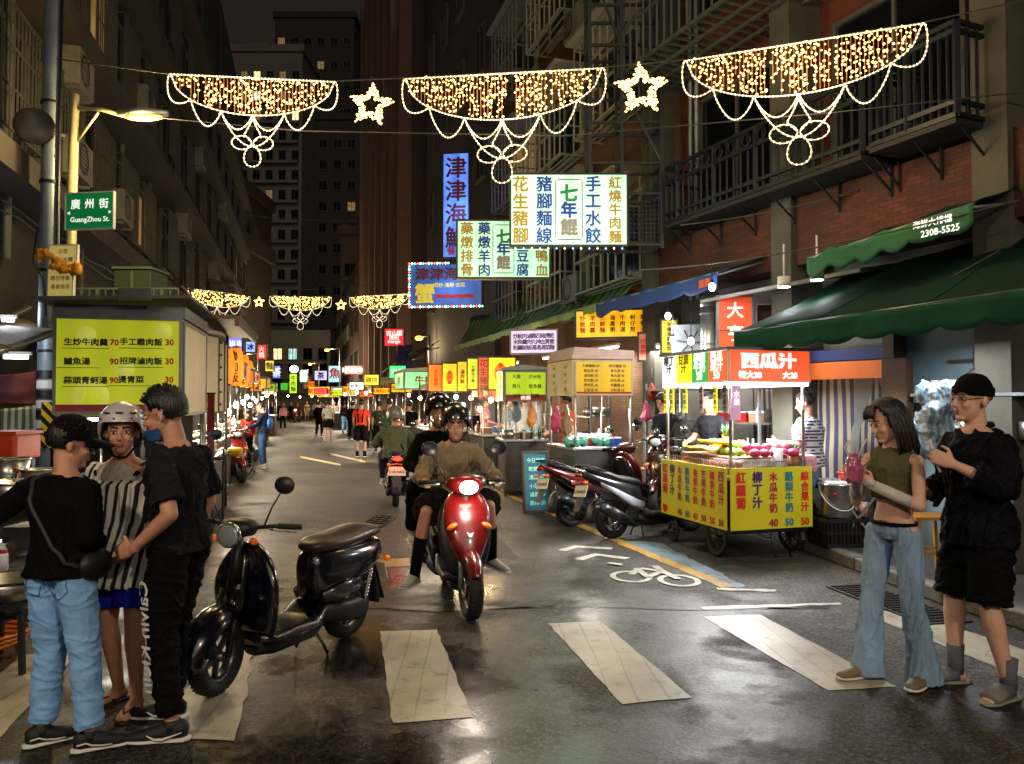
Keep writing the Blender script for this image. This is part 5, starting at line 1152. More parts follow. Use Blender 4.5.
# distant street lamps
for i, (px, py, Y) in enumerate([(327, 350, 48), (310, 364, 66), (243, 355, 40), (419, 338, 30), (440, 375, 34)]):
    c = P(px, py, Y); t = thing('street_lamp', ['far warm street lamp on a tall post in the street middle distance', 'farthest small warm street lamp near the street end', 'far warm lamp over the left stalls', 'small warm lamp beside the grey rendered building', 'warm lamp over the far right stalls'][i], 'street lamp', (c.x, Y, 0))
    b = MB(); b.cyl((.8 if px < 400 else .4, 0, 0), (.8 if px < 400 else .4, 0, c.z+.1), .06, .04, 8); b.build('post', GALV, t)
    b = MB(); b.cyl((.8 if px < 400 else .4, 0, c.z+.08), (0, 0, c.z+.05), .03, .03, 6); b.build('arm', GALV, t)
    b = MB(); b.ell((0, 0, c.z), (.16, .12, .09), n=10); b.build('lamp_lens', LAMPM, t)
    if i < 4: light('far_lamp_light', (0, 0, c.z-.4), [700, 900, 500, 120, 0][i], (1, .72, .4), .15, t)

# ================================================================ awnings
def awning(name, label, F0, F1, K0, K1, m, val=.2, vm=None, sag=.05, scal=.35, texts=(), wav=.03, sg=0, rig=True):
    """F0-F1 street edge, K0-K1 wall edge"""
    F0, F1, K0, K1 = map(V, (F0, F1, K0, K1)); t = thing(name, label, 'awning', (F0+F1)/2); O_ = V(t.location)
    def f(u, w):
        p = (F0.lerp(F1, u)).lerp(K0.lerp(K1, u), w)-O_; p.z -= sag*math.sin(PI*w)*(1+.4*math.sin(u*17))+wav*noise.noise(V((u*9, w*3, sg)))*2; return p
    L_ = (F1-F0).length; nu = max(8, int(L_/.15))
    b = MB(); b.sheet(f, nu, 10, th=.012); cv = b.build('canvas', m, t)
    b = MB(); ns = max(2, int(L_/.9))
    for k in range(1, ns): b.tube([f(k/ns, w/12)+V((0, 0, .006)) for w in range(13)], [(.012, .003)]*13, 6, side=(F1-F0).normalized())
    b.build('seam', vm or m, cv)
    out = ((F0-K0)+(F1-K1)).normalized(); out.z = 0; out.normalize()
    def g(u, w):
        p = f(u, 0)+out*.012; p.z -= w*(val-.3*scal*val*abs(math.sin(u*L_/scal*PI/1))**.6*1.2) if False else w*val*(1-.28*(1-abs(math.sin(u*L_/scal*PI))**.5))
        p += out*(.02*w*math.sin(u*L_*7)); return p
    b = MB(); b.sheet(g, nu*3, 4, th=out*.008); o = b.build('valance', vm or m, t)
    if rig:
        b = MB(); b.cyl(F0-O_-V((0, 0, .01)), F1-O_-V((0, 0, .01)), .02, n=8)
        for u in (0.02, .5, .98): b.cyl(F0.lerp(F1, u)-O_-V((0, 0, .03)), K0.lerp(K1, u)-O_-V((0, 0, .25)), .016, n=6)
        b.build('awning_frame', GALV, t)
    if texts:
        d = (F1-F0); d.z = 0; yaw = math.atan2(-d.y, -d.x) if d.x < 0 else math.atan2(d.y, d.x)
        tb = MB(); ms = []
        for s, u, dz, sz, mm in texts:
            if mm not in ms: ms.append(mm)
            b2 = MB(); put_text(b2, s, 0, 0, sz, 0, .02); p = f(u, 0)+out*.045; b2.T = Matrix()
            tb.T = Tr(p+V((0, 0, dz))) @ Rz(yaw); tb.add(b2.v, b2.f, ms.index(mm))
        tb.build('lettering', ms, o)
    return t
GAW = mat('green_canvas', '0e2a1e', .75, var=.3, scale=2, bump=.25, bscale=60); GVAL = mat('green_valance', '0f3e2c', .75, var=.35, scale=4, bump=.2); matte(GAW); matte(GVAL)
awning('awning', 'large dark green canvas awning with scalloped edge over the corner juice stall', P(735, 332, 8.5), P(1075, 282, 5.2), P(856, 268, 9.3), P(1190, 182, 6.0), GAW, .25, GVAL, .05, .42, wav=.010)
awning('awning', 'small bright green awning with white digits under the railed balcony', P(808, 258, 8.1), P(974, 203, 6.5), P(860, 236, 8.7), P(1040, 172, 7.0), GAW, .22, mat('bright_green_valance', '145a34', .7, var=.3, scale=4), .03, .3, [('海鮮大排檔', .80, -.05, .075, INKW), ('2308-5525', .84, -.15, .085, INKW)])
BAW = mat('blue_canvas', '16223c', .75, var=.3, scale=2, bump=.25, bscale=60)
awning('awning', 'long dark blue awning over the yellow menu stall', P(597, 304, 12.3), P(718, 272, 9.4), P(700, 268, 12.9), P(800, 233, 10.0), mat('dark_teal_canvas', '1c2c2c', .75, var=.3, scale=2, bump=.2), .22, mat('blue_valance', '1c3a78', .7, var=.3, scale=4), .08, .6, [('錦興', .93, -.1, .12, mat('orange_lettering', 'd05020', .5, var=0))])
awning('awning', 'long pale green striped awning over the paper lantern stalls', P(455, 346, 22), P(598, 303, 12.4), P(470, 318, 23), P(640, 275, 13.2), stripes('green_striped_canvas', '5c8c48', '1c4a2c', .9, 'Y', rough=.7), .14, mat('pale_green_valance', '7c9c58', .7, var=.3, scale=4), .25, .6, sg=3)
awning('awning', 'patched brown canvas lean to behind the red square sign', P(382, 372, 30), P(412, 352, 25), P(410, 360, 32), P(440, 340, 27), mat('brown_canvas', '4a3828', .8, var=.4), .15, None, .1, .5)
awning('tarp', 'crumpled blue tarp hung below the red square sign', P(396, 357, 25.5), P(412, 357, 25.3), P(398, 345, 25.8), P(413, 345, 25.6), mat('blue_tarp', '101c50', .6, var=.3, bump=.4), .9, None, .05, .5, rig=False)['category'] = 'tarp'
awning('awning', 'blue and orange striped fascia awning behind the juice cart', P(812, 371, 9.3), P(912, 369, 8.6), P(820, 352, 9.9), P(915, 345, 9.2), mat('blue_vinyl', '16286c', .6, var=.2), .14, mat('orange_vinyl', 'd0641a', .5, var=.15, emit=.12, ecol='e07020'), .02, .0001, rig=True) if False else None

# ================================================================ paper lanterns, bulbs
LANT = mat('orange_lantern', 'e88020', .6, var=0, emit=.8, ecol='ff8a24', evar=.4)
def lantern(c, r, h, label, group='paper lanterns over the stalls', txt='燒', m=None):
    t = thing('paper_lantern', label, 'lantern', c, 0, group)
    b = MB(); b.lathe([(r*.45, -h/2)]+[(r*(.62+.38*math.sin(PI*(k+.5)/12))*(1+.02*(k % 2)), -h/2+h*(k+.5)/12) for k in range(12)]+[(r*.45, h/2)], 20); b.build('paper_shade', m or LANT, t)
    b = MB(); b.lathe([(r*.46, h/2-.01), (r*.46, h/2+.03)], 16); b.lathe([(r*.46, -h/2-.03), (r*.46, -h/2+.01)], 16); b.cyl((0, 0, h/2), (0, 0, h/2+.15), .006); b.build('rim', BLK, t)
    if txt:
        b = MB(); put_text(b, txt, 0, 0, h*.8/len(txt), 0, .02, True, fn=lambda a, z: (math.sin(a/r)*r*1.04, -math.cos(a/r)*r*1.04, z)); b.build('lettering', INKR if m else INKB, t)
BULBL = nolight(mat('bare_bulb', 'ffffff', .4, var=0, emit=22, ecol='ffdca8'))
BULBC = nolight(mat('led_bulb', 'ffffff', .4, var=0, emit=22, ecol='eef4ff'))
bulb_mesh = {}
def bulb(c, label, power=12, col=(1, .78, .5), m=None, r=.035, group='bare bulbs over the stalls', drop=.3):
    t = thing('light_bulb', label, 'light bulb', c, 0, group); m = m or BULBL
    b = MB(); b.ell((0, 0, 0), (r, r, r*1.25), n=12); b.build('glass', m, t)
    b = MB(); b.cyl((0, 0, r*1.1), (0, 0, r*2), r*.5); b.cyl((0, 0, r*2), (0, 0, r*2+drop), .005); b.build('socket', BLKP, t)
    if power: light('bulb_light', (0, 0, -r*1.6), power, col, r, t)
    return t

# ================================================================ generic stalls
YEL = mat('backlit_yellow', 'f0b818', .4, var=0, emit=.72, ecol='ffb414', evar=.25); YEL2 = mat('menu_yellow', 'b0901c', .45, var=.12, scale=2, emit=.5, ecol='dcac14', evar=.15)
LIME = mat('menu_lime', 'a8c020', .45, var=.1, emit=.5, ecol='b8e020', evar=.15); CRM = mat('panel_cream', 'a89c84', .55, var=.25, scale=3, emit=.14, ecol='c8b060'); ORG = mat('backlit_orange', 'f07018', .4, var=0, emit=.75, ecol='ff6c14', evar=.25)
DULL = mat('dull_cabinet_steel', '3c3a37', .45, .7, var=.45, scale=3, bump=.1)
def stall(label, loc, yaw, W, D, zs, faces, side=1, counter=1.0, cm=None, roof=True, cmx=STEEL, posts=True, cat='food stall', name='food_stall', low=True, goods=True, seed=0):
    """local: x away from the street (side=1) / towards it, y along the street; origin at the near corner on the street side"""
    t = thing(name, label, cat, loc, yaw); z0, z1 = zs; S = side
    b = MB(); b.box((S*W/2, D/2, counter-.02), (W+.06, D+.06, .04)); b.build('counter_top', cmx, t, bev=.006)
    if low: b = MB(); b.box((S*W/2, D/2, counter/2+.03), (W-.04, D-.04, counter-.14)); b.build('cabinet', cm or DULL, t, bev=.01)
    if posts:
        for x in (.03, W-.03):
            for y in (.03, D-.03): b = MB(); b.cyl((S*x, y, 0), (S*x, y, z1), .018, n=10); b.build('post', STEEL, t)
    b = MB(); b.box((S*W/2, D/2, (z0+z1)/2), (W-.07, D-.07, z1-z0-.02)); b.build('sign_box', CRM, t)
    if roof: b = MB(); b.prism([(-S*.05-.0, 0), (S*(W+.05), 0), (S*(W+.02), .05), (S*W/2, .10), (-S*.02, .05)], D+.12, Tr(0, D/2, z1)); b.build('roof', GALV if roof is True else roof, t)
    for f in faces:
        k, m, tx = f[:3]; op = f[3] if len(f) > 3 else {}; h = z1-z0; fr = op.get('frame', GALV)
        if k == 'front': w = W; panel(t, (S*W/2, -.0, (z0+z1)/2), 0, w-.06, h-.06, m, tx, d=.03, frame=fr, fw=.025)
        elif k == 'street': panel(t, (-S*.0, D/2, (z0+z1)/2), -PI/2*S, D-.06, h-.06, m, tx, d=.03, frame=fr, fw=.025)
    return t
def rows(lines, w, h, m, top=.78, bot=-.8, size=None, cols=1, pr=None):
    out = []; n = len(lines); size = size or h*.8/n*.62
    for i, l in enumerate(lines):
        z = h/2*(top+(bot-top)*i/max(1, n-1))
        if isinstance(l, str): l = [l]
        for j, s in enumerate(l): out.append((s, w*((j+.5)/len(l)-.5), z, size, m, {}))
    return out
FARS = [(262, 352, 9, 14, 38, 'b02818', 'ff4030', '火鍋', 'far red upright sign on the left side of the street'), (270, 366, 8, 10, 48, 'e0c040', 'ffd850', '麵', 'far yellow square sign on the left side'), (277, 372, 7, 12, 56, '4060c0', '6088ff', '茶', 'far blue upright sign on the left side'), (257, 388, 12, 6, 36, 'e06020', 'ff7830', '滷味', 'far low orange sign on the left side'), (268, 391, 12, 6, 45, 'e8d0a0', 'ffe8c0', '小吃', 'far low cream sign on the left side'), (304, 376, 7, 12, 66, 'c0e0ff', 'd0f0ff', '藥', 'far pale blue upright sign near the street end'), (321, 391, 12, 6, 48, 'e02828', 'ff4040', '牛排', 'far low red sign on the right side'), (372, 380, 14, 10, 27, 'e8c830', 'ffdc40', '雞排', 'yellow square sign above the green shirted man'), (357, 386, 14, 7, 33, 'f0f0f0', 'ffffff', '鮮果汁', 'white lit strip sign over the orange topped man'), (398, 372, 16, 12, 24, '30b060', '50e080', '刈包', 'green lit square sign beside the blue tarp'), (417, 380, 14, 12, 22.5, 'e87828', 'ff8830', '腿庫', 'orange square sign just left of the lit yellow boards')]
for px, py, w_, h_, Y, c1, c2, tx, lb in FARS:
    hang_sign('shop_sign', lb, px-w_/2, py-h_/2, px+w_/2, py+h_/2, Y, mat('far_sign_'+c1, c1, .4, var=0, emit=1.1, ecol=c2, evar=.2), [(tx, 0, 0, .8/len(tx) if h_ > w_ else .6, INKB if c1[0] in 'ef' else INKW, v(0) if h_ > w_ else {})])
for i, (px, py, Y) in enumerate([(250, 405, 20), (256, 401, 27), (262, 398, 34), (266, 396, 42), (345, 394, 36), (366, 393, 30), (394, 391, 25), (420, 398, 20), (275, 394, 50), (312, 396, 60), (326, 395, 48), (288, 396, 70), (437, 404, 18.5), (456, 397, 17.5)]): bulb(P(px, py, Y), ['bulb just beyond the shopping woman', 'bulb over the second far left counter', 'bulb over the third far left counter', 'small bulb over the fourth far left counter', 'bulb beside the yellow signed stall', 'bulb over the dark clothed walkers', 'bulb over the mint signed stall', 'bulb left of the oval yellow board', 'tiny bulb far on the left', 'tiny bulb by the pale blue upright sign', 'tiny bulb by the low red sign', 'tiniest bulb at the end of the street', 'bulb low behind the pillion passenger', 'bulb under the thin yellow board'][i], 18 if Y < 30 else 35, r=.035+.0007*Y)

for i, (px, py, w_, h_, Y, mm, tx) in enumerate([(402, 388, 20, 8, 23, YEL, '炭烤雞排'), (382, 391, 16, 6, 28, YEL, '大腸包小腸'), (367, 394, 14, 5, 32, ORG, '藥燉排骨'), (349, 390, 12, 7, 39, YEL, '胡椒餅'), (338, 393, 11, 5, 43, YGB, '青蛙下蛋'), (311, 384, 8, 5, 60, ORG, '燒仙草'), (252, 384, 9, 9, 30, YEL, '蚵仔煎'), (259, 381, 7, 8, 37, YGB, '豆花'), (265, 386, 7, 6, 43, YEL, '花枝羹'), (272, 389, 7, 5, 52, ORG, '涼麵')]):
    hang_sign('stall_sign', ['yellow lit stall strip left of the oval board reading grilled chicken', 'yellow lit stall strip over the mid right stalls', 'orange lit strip behind the orange topped man', 'yellow lit sign near the yellow signed stall', 'lime strip low on the far right', 'orange strip near the street end on the right', 'yellow square stall sign behind the lanterns on the left', 'lime stall sign behind the yellow square on the left', 'small yellow stall sign far on the left', 'tiny orange stall sign farthest on the left'][i], px-w_/2, py-h_/2, px+w_/2, py+h_/2, Y, mm, [(tx, 0, 0, .62 if w_ > h_*1.5 else .3, INKR, {})])
# ================================================================ right side: juice cart
YV = mat('yellow_vinyl', 'b4a818', .45, var=.12, scale=3, emit=.07, ecol='d8c820'); INKC = [INKR, mat('violet_lettering', '401868', .5, var=0), mat('deep_green_lettering', '083c20', .5, var=0), mat('sea_lettering', '087080', .5, var=0), mat('crimson_lettering', 'a01040', .5, var=0)]
S17 = R(17.5); cl = V((2.26, 8.0, 0)); A_ = V((-math.sin(S17), math.cos(S17), 0)); B_ = V((math.cos(S17), math.sin(S17), 0))
t = thing('juice_cart', 'fruit juice cart with yellow price banners and orange, green and red signboards on top', 'food cart', cl, S17)
b = MB(); b.box((.47, .68, .86), (.98, 1.42, .05)); b.build('counter_top', STEEL, t, bev=.01)
b = MB(); b.box((.47, .68, .60), (.82, 1.25, .45)); b.box((.47, .68, .31), (.92, 1.36, .05)); b.build('cabinet', mat('cart_wood', '241c18', .7, var=.3), t)
b = MB()
for x in (.05, .9):
    for y in (.05, 1.31): b.bar((x, y, .3), (x, y, .86), .035)
b.bar((.05, .0, .3), (.9, 0, .3), .04); b.bar((.05, 0, .3), (.05, 1.36, .3), .04); b.bar((.9, .1, .3), (1.5, .1, .2), .035); b.tube([(.5, .02, .28), (.55, .02, .02), (.75, .02, .02), (.62, .02, .28)], .012, 6); b.build('cart_frame', BLK, t)
for y in (.42, 1.25):
    for x in ((.02,) if y < 1 else (.02,)):
        pass
def cwheel(x, y, r=.2):
    b = MB(); b.T = Tr(x, y, r) @ Ry(PI/2); b.tube([(math.cos(2*PI*k/28)*(r-.02), math.sin(2*PI*k/28)*(r-.02), 0) for k in range(28)], .02, 8, closed=True); w = b.build('wheel', RUB, t)
    b2 = MB(); b2.T = b.T; b2.tube([(math.cos(2*PI*k/28)*(r-.045), math.sin(2*PI*k/28)*(r-.045), 0) for k in range(28)], .009, 6, closed=True)
    for k in range(12): b2.cyl((0, 0, .015*(-1)**k), (math.cos(PI*k/6)*(r-.04), math.sin(PI*k/6)*(r-.04), 0), .006, n=5)
    b2.cyl((0, 0, -.04), (0, 0, .04), .025); b2.build('rim', mat('rusty_rim', '3c3630', .6, .5, var=.4), w)
cwheel(.02, .30); cwheel(.95, .30); cwheel(.02, 1.22, .12)
def cols(txts, w, h, size, mats, z0=.36, nums=None):
    out = []
    n = len(txts)
    for i, s in enumerate(txts):
        x = w*((i+.55)/n-.5)
        sz = size if len(s) <= 3 else size*3.3/len(s); H_ = (len(s)-1)*sz*1.1
        out.append((s, x, h*z0-H_/2, sz, mats[i % len(mats)], dict(vert=True, bold=.03)))
        if nums and nums[i]: out.append((nums[i], x, -h*.40, size*.85, mats[i % len(mats)], dict(bold=.03)))
    return out
cm_ = [INKR, INKC[1], INKC[2], INKC[3], INKR, INKR, INKC[4]]
panel(t, (.47, -.05, .645), 0, 1.0, .64, YV, cols(['紅蘿蔔', '柳丁汁', '木瓜牛奶', '酪梨牛奶', '綜合果汁'], .98, .64, .125, [INKR, INKC[1], INKC[4], INKC[3], INKR], nums=[None, None, '40', '50', '50']), d=.012, name='price_banner')
panel(t, (-.05, .68, .645), -PI/2, 1.38, .64, YV, cols(['紅蘿蔔', '柳丁汁', '木瓜牛奶', '酪梨牛奶', '香蕉牛奶', '芒果牛奶', '蘋果牛奶', '西瓜汁'], 1.36, .64, .115, [INKR, INKC[1], INKC[4], INKC[3], INKR, INKC[4], INKR, INKC[4]], nums=['♥', None, '40', '50', '40', '50', '50', '50']), d=.012, name='price_banner')
zb, zt_ = 1.87, 2.19
for x, y in ((.02, .02), (.92, .02), (.02, 1.34), (.92, 1.34)): b = MB(); b.cyl((x, y, .86), (x, y, zt_), .018, n=10); b.build('post', STEEL, t)
WF = mat('lit_white_panel', 'f4f4f4', .4, var=0, emit=.95, ecol='f4f6ff'); GF = mat('lit_green_panel', '10a040', .4, var=0, emit=.55, ecol='10a848'); RF_ = mat('lit_orange_panel', 'f05828', .4, var=0, emit=.85, ecol='f85428', evar=.12); YF = mat('lit_yellow_panel', 'f0e010', .4, var=0, emit=.85, ecol='f0e010')
for i, (m, tx, im) in enumerate([(RF_, ['西瓜', '果汁', '50'], INKW), (GF, ['檸檬', '牛奶', '50'], INKW), (YF, ['甘蔗', '汁', '▯'][:2], mat('olive_lettering', '807010', .5, var=0)), (WF, ['柳丁', '汁', ''], INKB)]):
    y = .17+.34*i
    panel(t, (-.03, y, (zb+zt_)/2), -PI/2, .335, zt_-zb, m, [(s, 0, .105-.10*k, .12, im, dict(bold=.04)) for k, s in enumerate(tx) if s], d=.02)
panel(t, (.47, -.03, (zb+zt_)/2), 0, .98, zt_-zb, RF_, [('西瓜汁', -.02, .055, .17, INKW, dict(bold=.055, sx=1.35)), ('特大30', -.25, -.095, .085, INKW, dict(bold=.05, sx=1.1)), ('大20', .24, -.095, .085, INKW, dict(bold=.05, sx=1.1))], d=.02, frame=WHT, fw=.012)
b = MB(); b.box((.47, .68, zb-.03), (.99, 1.40, .035)); b.build('light_strip', nolight(mat('led_strip', 'ffffff', .4, var=0, emit=6, ecol='f4f8ff')), t)
b = MB(); b.box((.47, .68, zt_+.02), (1.05, 1.46, .03)); b.build('roof', GALV, t)
o = light('strip_light', (.47, .68, zb-.08), 130, (.95, .97, 1), .7, t, 'AREA')
for i, (x, m) in enumerate([(1.30, YF), (1.14, YF), (1.0, mat('strip_white', 'd8d8d4', .5, var=.1)), (.84, YF), (.50, mat('strip_pink', 'd8b8b0', .5, var=.1)), (.22, YF), (.04, mat('strip_grey', 'a8a098', .5, var=.1))]):
    panel(t, (-.03, x, zb-.19), -PI/2, .075, .30, m, [('綜合果汁', 0, 0, .06, INKB, dict(vert=True, bold=.03))], d=.004, name='price_strip')
panel(t, (.04, -.06, zb-.23), 0, .10, .36, mat('strip_magenta', 'e0a8d0', .5, var=.1, emit=.1), [('水果', 0, .05, .08, INKW, dict(vert=True))], d=.004, name='price_strip')
# wire rack and fruit
b = MB()
for z in (.90, .96, 1.02):
    b.bar((-.0, 0, z), (.94, 0, z), .006); b.bar((0, 0, z), (0, 1.36, z), .006)
for k in range(32): b.bar((.03*k, 0, .88), (.03*k, 0, 1.03), .004); b.bar((0, .043*k, .88), (0, .043*k, 1.03), .004)
b.build('wire_rack', STEEL, t)
def onC(x, y, z=.88): return cl+B_*x+A_*y+V((0, 0, z))
FRU = {}
def fruit(kind, c, rz, label, group):
    if kind not in FRU:
        r = thing(kind, label, kind.replace('_', ' '), c, rz, group)
        if kind == 'orange': b = MB(); b.ell((0, 0, .035), .036, n=14); b.build('peel', mat('orange_peel', 'd07010', .4, var=.1, bump=.15, bscale=200), r); b = MB(); b.ell((0, 0, .07), (.006, .006, .003), n=6); b.build('stem', MATS.get('leaf') or mat('leaf', '1c4c14', .5, var=.2), r)
        elif kind == 'banana_bunch':
            b = MB()
            for k in range(6): a = -.5+.2*k; b.tube([(.02*k-.05, -.09, .03+.03), (.026*k-.065, -.04, .035), (.03*k-.075, .03, .035), (.026*k-.065, .09, .06)], [.007, .017, .017, .006], 8)
            b.build('banana', mat('banana_peel', 'd8b018', .4, var=.1), r); b = MB(); b.ell((0, -.1, .065), (.05, .015, .012), n=8); b.build('stalk', MATS['leaf'], r)
        elif kind == 'pineapple':
            b = MB(); b.lathe([(.03, 0), (.055, .02), (.062, .07), (.058, .12), (.04, .15), (0, .155)], 16); b.build('fruit_skin', mat('pineapple_skin', '9a5c18', .6, var=.35, scale=60, bump=.8, bscale=60), r)
            b = MB()
            for k in range(26): a = k*2.4; h = .05+.11*random.random(); q = .065*(1-k/30); b.tube([(.02*math.cos(a), .02*math.sin(a), .145), (q*.7*math.cos(a), q*.7*math.sin(a), .15+h*.6), (q*1.2*math.cos(a), q*1.2*math.sin(a), .15+h)], [.010, .009, .001], 4)
            b.build('leaves', MATS['leaf'], r)
        elif kind == 'fruit_cup':
            b = MB(); b.lathe([(.03, 0), (.042, .12), (.042, .125), (.0, .125)], 14); b.build('cup', mat('clear_cup', 'c8c8c8', .15, var=0, alpha=.45), r)
            b = MB(); b.lathe([(0, .005), (.029, .005), (.039, .11), (0, .115)], 14); b.build('fruit_pieces', mat('red_fruit', 'b02018', .35, var=.35, scale=60), r)
        elif kind == 'guava': b = MB(); b.ell((0, 0, .04), (.042, .042, .045), n=12); b.build('peel', mat('guava_peel', '8ab048', .4, var=.2), r); b = MB(); b.ell((0, 0, .085), (.008, .008, .004), n=6); b.build('stem', MATS['leaf'], r)
        elif kind == 'dragon_fruit': b = MB(); b.ell((0, 0, .045), (.05, .065, .046), n=12); b.build('peel', mat('pink_peel', 'b82858', .45, var=.25), r); b = MB(); [b.tube([(.04*math.cos(a), .05*math.sin(a), .05), (.065*math.cos(a), .075*math.sin(a), .075)], [.008, .001], 4) for a in range(7)]; b.build('leaves', MATS['leaf'], r)
        FRU[kind] = r; return r
    return dup(FRU[kind], c, rz, label, group)
rn = random.Random(4)
for i in range(7):
    for j in range(5): fruit('orange', onC(.08+.068*j, 1.0+.055*i-.02*(j % 2), .885+.05*(j > 1)*(1 if i % 2 else .0)), rn.random()*6, 'orange in the heap at the far end of the juice cart', 'oranges heaped on the juice cart')
for i in range(8): fruit('banana_bunch', onC(.14+.2*(i % 2), .62+.12*(i//2), 1.08+.07*(i % 2)), S17+rn.uniform(-.6, .6)+PI/2, 'bunch of yellow bananas lying on the juice cart', 'banana bunches on the juice cart')
for i in range(14): fruit('fruit_cup', onC(.07+.095*(i % 2), .08+.085*(i//2), .885+.02*(i % 2)), 0, 'clear cup of red cut fruit standing in the wire rack', 'cups of cut fruit on the juice cart')
for i in range(14): fruit('guava', onC(.34+.09*(i % 3), .35+.10*(i//3), 1.06+.07*(i % 3 == 1)), rn.random()*6, 'pale green guava in the middle of the juice cart', 'guavas on the juice cart')
for i in range(10): fruit('dragon_fruit', onC(.36+.12*(i % 5), .08+.14*(i//5), 1.06+.05*(i//5)), rn.random()*6, 'pink dragon fruit on the near end of the juice cart', 'dragon fruit on the juice cart')
fruit('pineapple', onC(.88, .12, .93), 0, 'pineapple standing upright at the near right corner of the juice cart', 'pineapples on the juice cart')
fruit('pineapple', onC(.45, .75, 1.10), 0, 'pineapple standing high in the middle of the fruit heap', 'pineapples on the juice cart')
b = MB(); [b.cyl((0, 0, 0), (0, 0, .28), .055, .06, 16)]; o = b.build('blender_jar', mat('milky_plastic', 'd8dce0', .2, var=.05), None); o.location = onC(.62, .06, 1.38-.5); tag(o, 'tall white plastic jug at the front of the juice cart', 'jug'); bb = MB(); bb.cyl((0, 0, .28), (0, 0, .33), .05, .03, 14); bb.tube([(.055, 0, .22), (.11, 0, .2), (.1, 0, .08), (.055, 0, .06)], .008, 6); bb.build('lid', mat('pink_lid', 'd89098', .5), o)
o = tag(MB().box((0, 0, 0), (.26, .22, .20)).build('towel', mat('checked_towel', 'b88088', .9, var=.5, scale=40, bump=.3), None, bev=.05), 'pink checked towel draped over the near right end of the juice cart', 'towel'); o.location = onC(1.02, .15, .98-.0); 

b = MB(); b.add([tuple(onC(.2, .3, .885)-cl), tuple(onC(.9, .25, .9)-cl), tuple(onC(.9, 1.3, 1.05)-cl), tuple(onC(.1, 1.3, 1.0)-cl)], [(0, 1, 2, 3)]); 
for i in range(16): fruit('orange', onC(.45+.07*(i % 6), .95+.07*(i//6), 1.07+.03*(i % 3)), rn.random()*6, 'orange high at the back of the juice cart heap', 'oranges heaped on the juice cart')
bk = tag(MB().box((0, 0, .09), (.7, 1.1, .18)).build('fruit_crate', mat('cardboard', '6c5034', .8, var=.2), None), 'low cardboard tray under the fruit heap on the juice cart', 'tray'); bk.location = onC(.52, .75, .872); bk.rotation_euler.z = S17; MB().box((0, -.56, .12), (.72, .02, .08)).build('rim', WHT, bk)
# ---------------- menu stall with the amber board, and its neighbours
mlines = [['大腸麵線 60', '蚵仔麵線 70'], ['豬血湯 40', '貢丸湯 40'], ['滷肉飯 35', '魚丸湯 45'], ['控肉飯 60', '綜合湯 60'], ['燙青菜 40', '肉羹麵 65'], ['豆腐湯 40', '米粉湯 50']]
st1 = V((.886, 11.0, 0)); INKD = mat('brown_black_lettering', '140c04', .5, var=0)
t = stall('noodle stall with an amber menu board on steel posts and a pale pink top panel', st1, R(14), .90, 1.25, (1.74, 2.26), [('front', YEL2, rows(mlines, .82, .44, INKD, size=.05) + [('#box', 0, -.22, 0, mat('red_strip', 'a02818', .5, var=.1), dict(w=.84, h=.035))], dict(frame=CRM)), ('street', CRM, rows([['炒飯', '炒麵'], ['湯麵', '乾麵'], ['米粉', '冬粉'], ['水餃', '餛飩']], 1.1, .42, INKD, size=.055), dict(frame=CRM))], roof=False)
b = MB(); b.prism([(-.03, 2.27), (.93, 2.27), (.93, 2.40), (.02, 2.44)], 1.22, Tr(0, .62, 0)); b.build('roof_box', mat('pale_pink_panel', 'b89c94', .5, var=.15), t)
light('stall_light', (.45, .6, 1.66), 60, (1, .95, .86), .4, t, 'AREA')
for i, (x, y, m, lb) in enumerate([(.1, .2, 'mint_plastic', 'mint green plastic bag of noodles on the counter of the amber menu stall'), (.55, .3, 'mint_plastic', 'second mint green bag beside the vendor hands on the noodle stall counter')]):
    b = MB(); rnd = random.Random(i)
    for k in range(14): b.ell((rnd.uniform(-.14, .14), rnd.uniform(-.08, .08), rnd.uniform(.03, .10)), (.07, .06, rnd.uniform(.04, .08)), n=8)
    o = tag(remesh(b, 'plastic_bag', mat(m, '58a890', .4, var=.2, bump=.3), None, .012, 2, .012, (14, 14, 14), i), lb, 'plastic bag', 'mint green bags'); o.location = st1+Rz(R(14)).to_3x3() @ V((x, y, 1.0))
for i in range(6):
    o = tag(MB().lathe([(0, 0), (.045, 0), (.07, .05), (.066, .05), (.042, .008), (0, .008)], 16).build('bowl', WHT), 'white bowl standing on the counter of the amber menu stall', 'bowl', 'white bowls on the noodle stall'); o.location = st1+Rz(R(14)).to_3x3() @ V((.72+.0*i, .3+.14*i, 1.0)); MB().lathe([(.066, .05), (.072, .052), (.07, .056)], 16, cap=False).build('rim', BLUEP, o)
lime_rows = lambda w, h: rows([['大腸', '炒米粉'], ['貢丸', '魷魚羹'], ['滷味', '肉圓']], w, h, INKD, size=.075)
st2 = V((P(504, 402, 13.4).x, 13.4, 0))
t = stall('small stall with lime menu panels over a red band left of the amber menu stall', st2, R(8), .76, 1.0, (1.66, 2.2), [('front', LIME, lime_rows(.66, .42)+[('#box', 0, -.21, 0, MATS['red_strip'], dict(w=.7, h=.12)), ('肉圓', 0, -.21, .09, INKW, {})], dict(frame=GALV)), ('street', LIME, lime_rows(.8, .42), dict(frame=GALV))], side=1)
b = MB(); b.box((.38, .5, 1.35), (.6, .8, .5)); b.build('glass_case', mat('case_glass', 'b0c0c0', .1, var=0, alpha=.25), t)
light('stall_light', (.38, .5, 1.6), 16, (.9, 1, .95), .3, t, 'AREA')
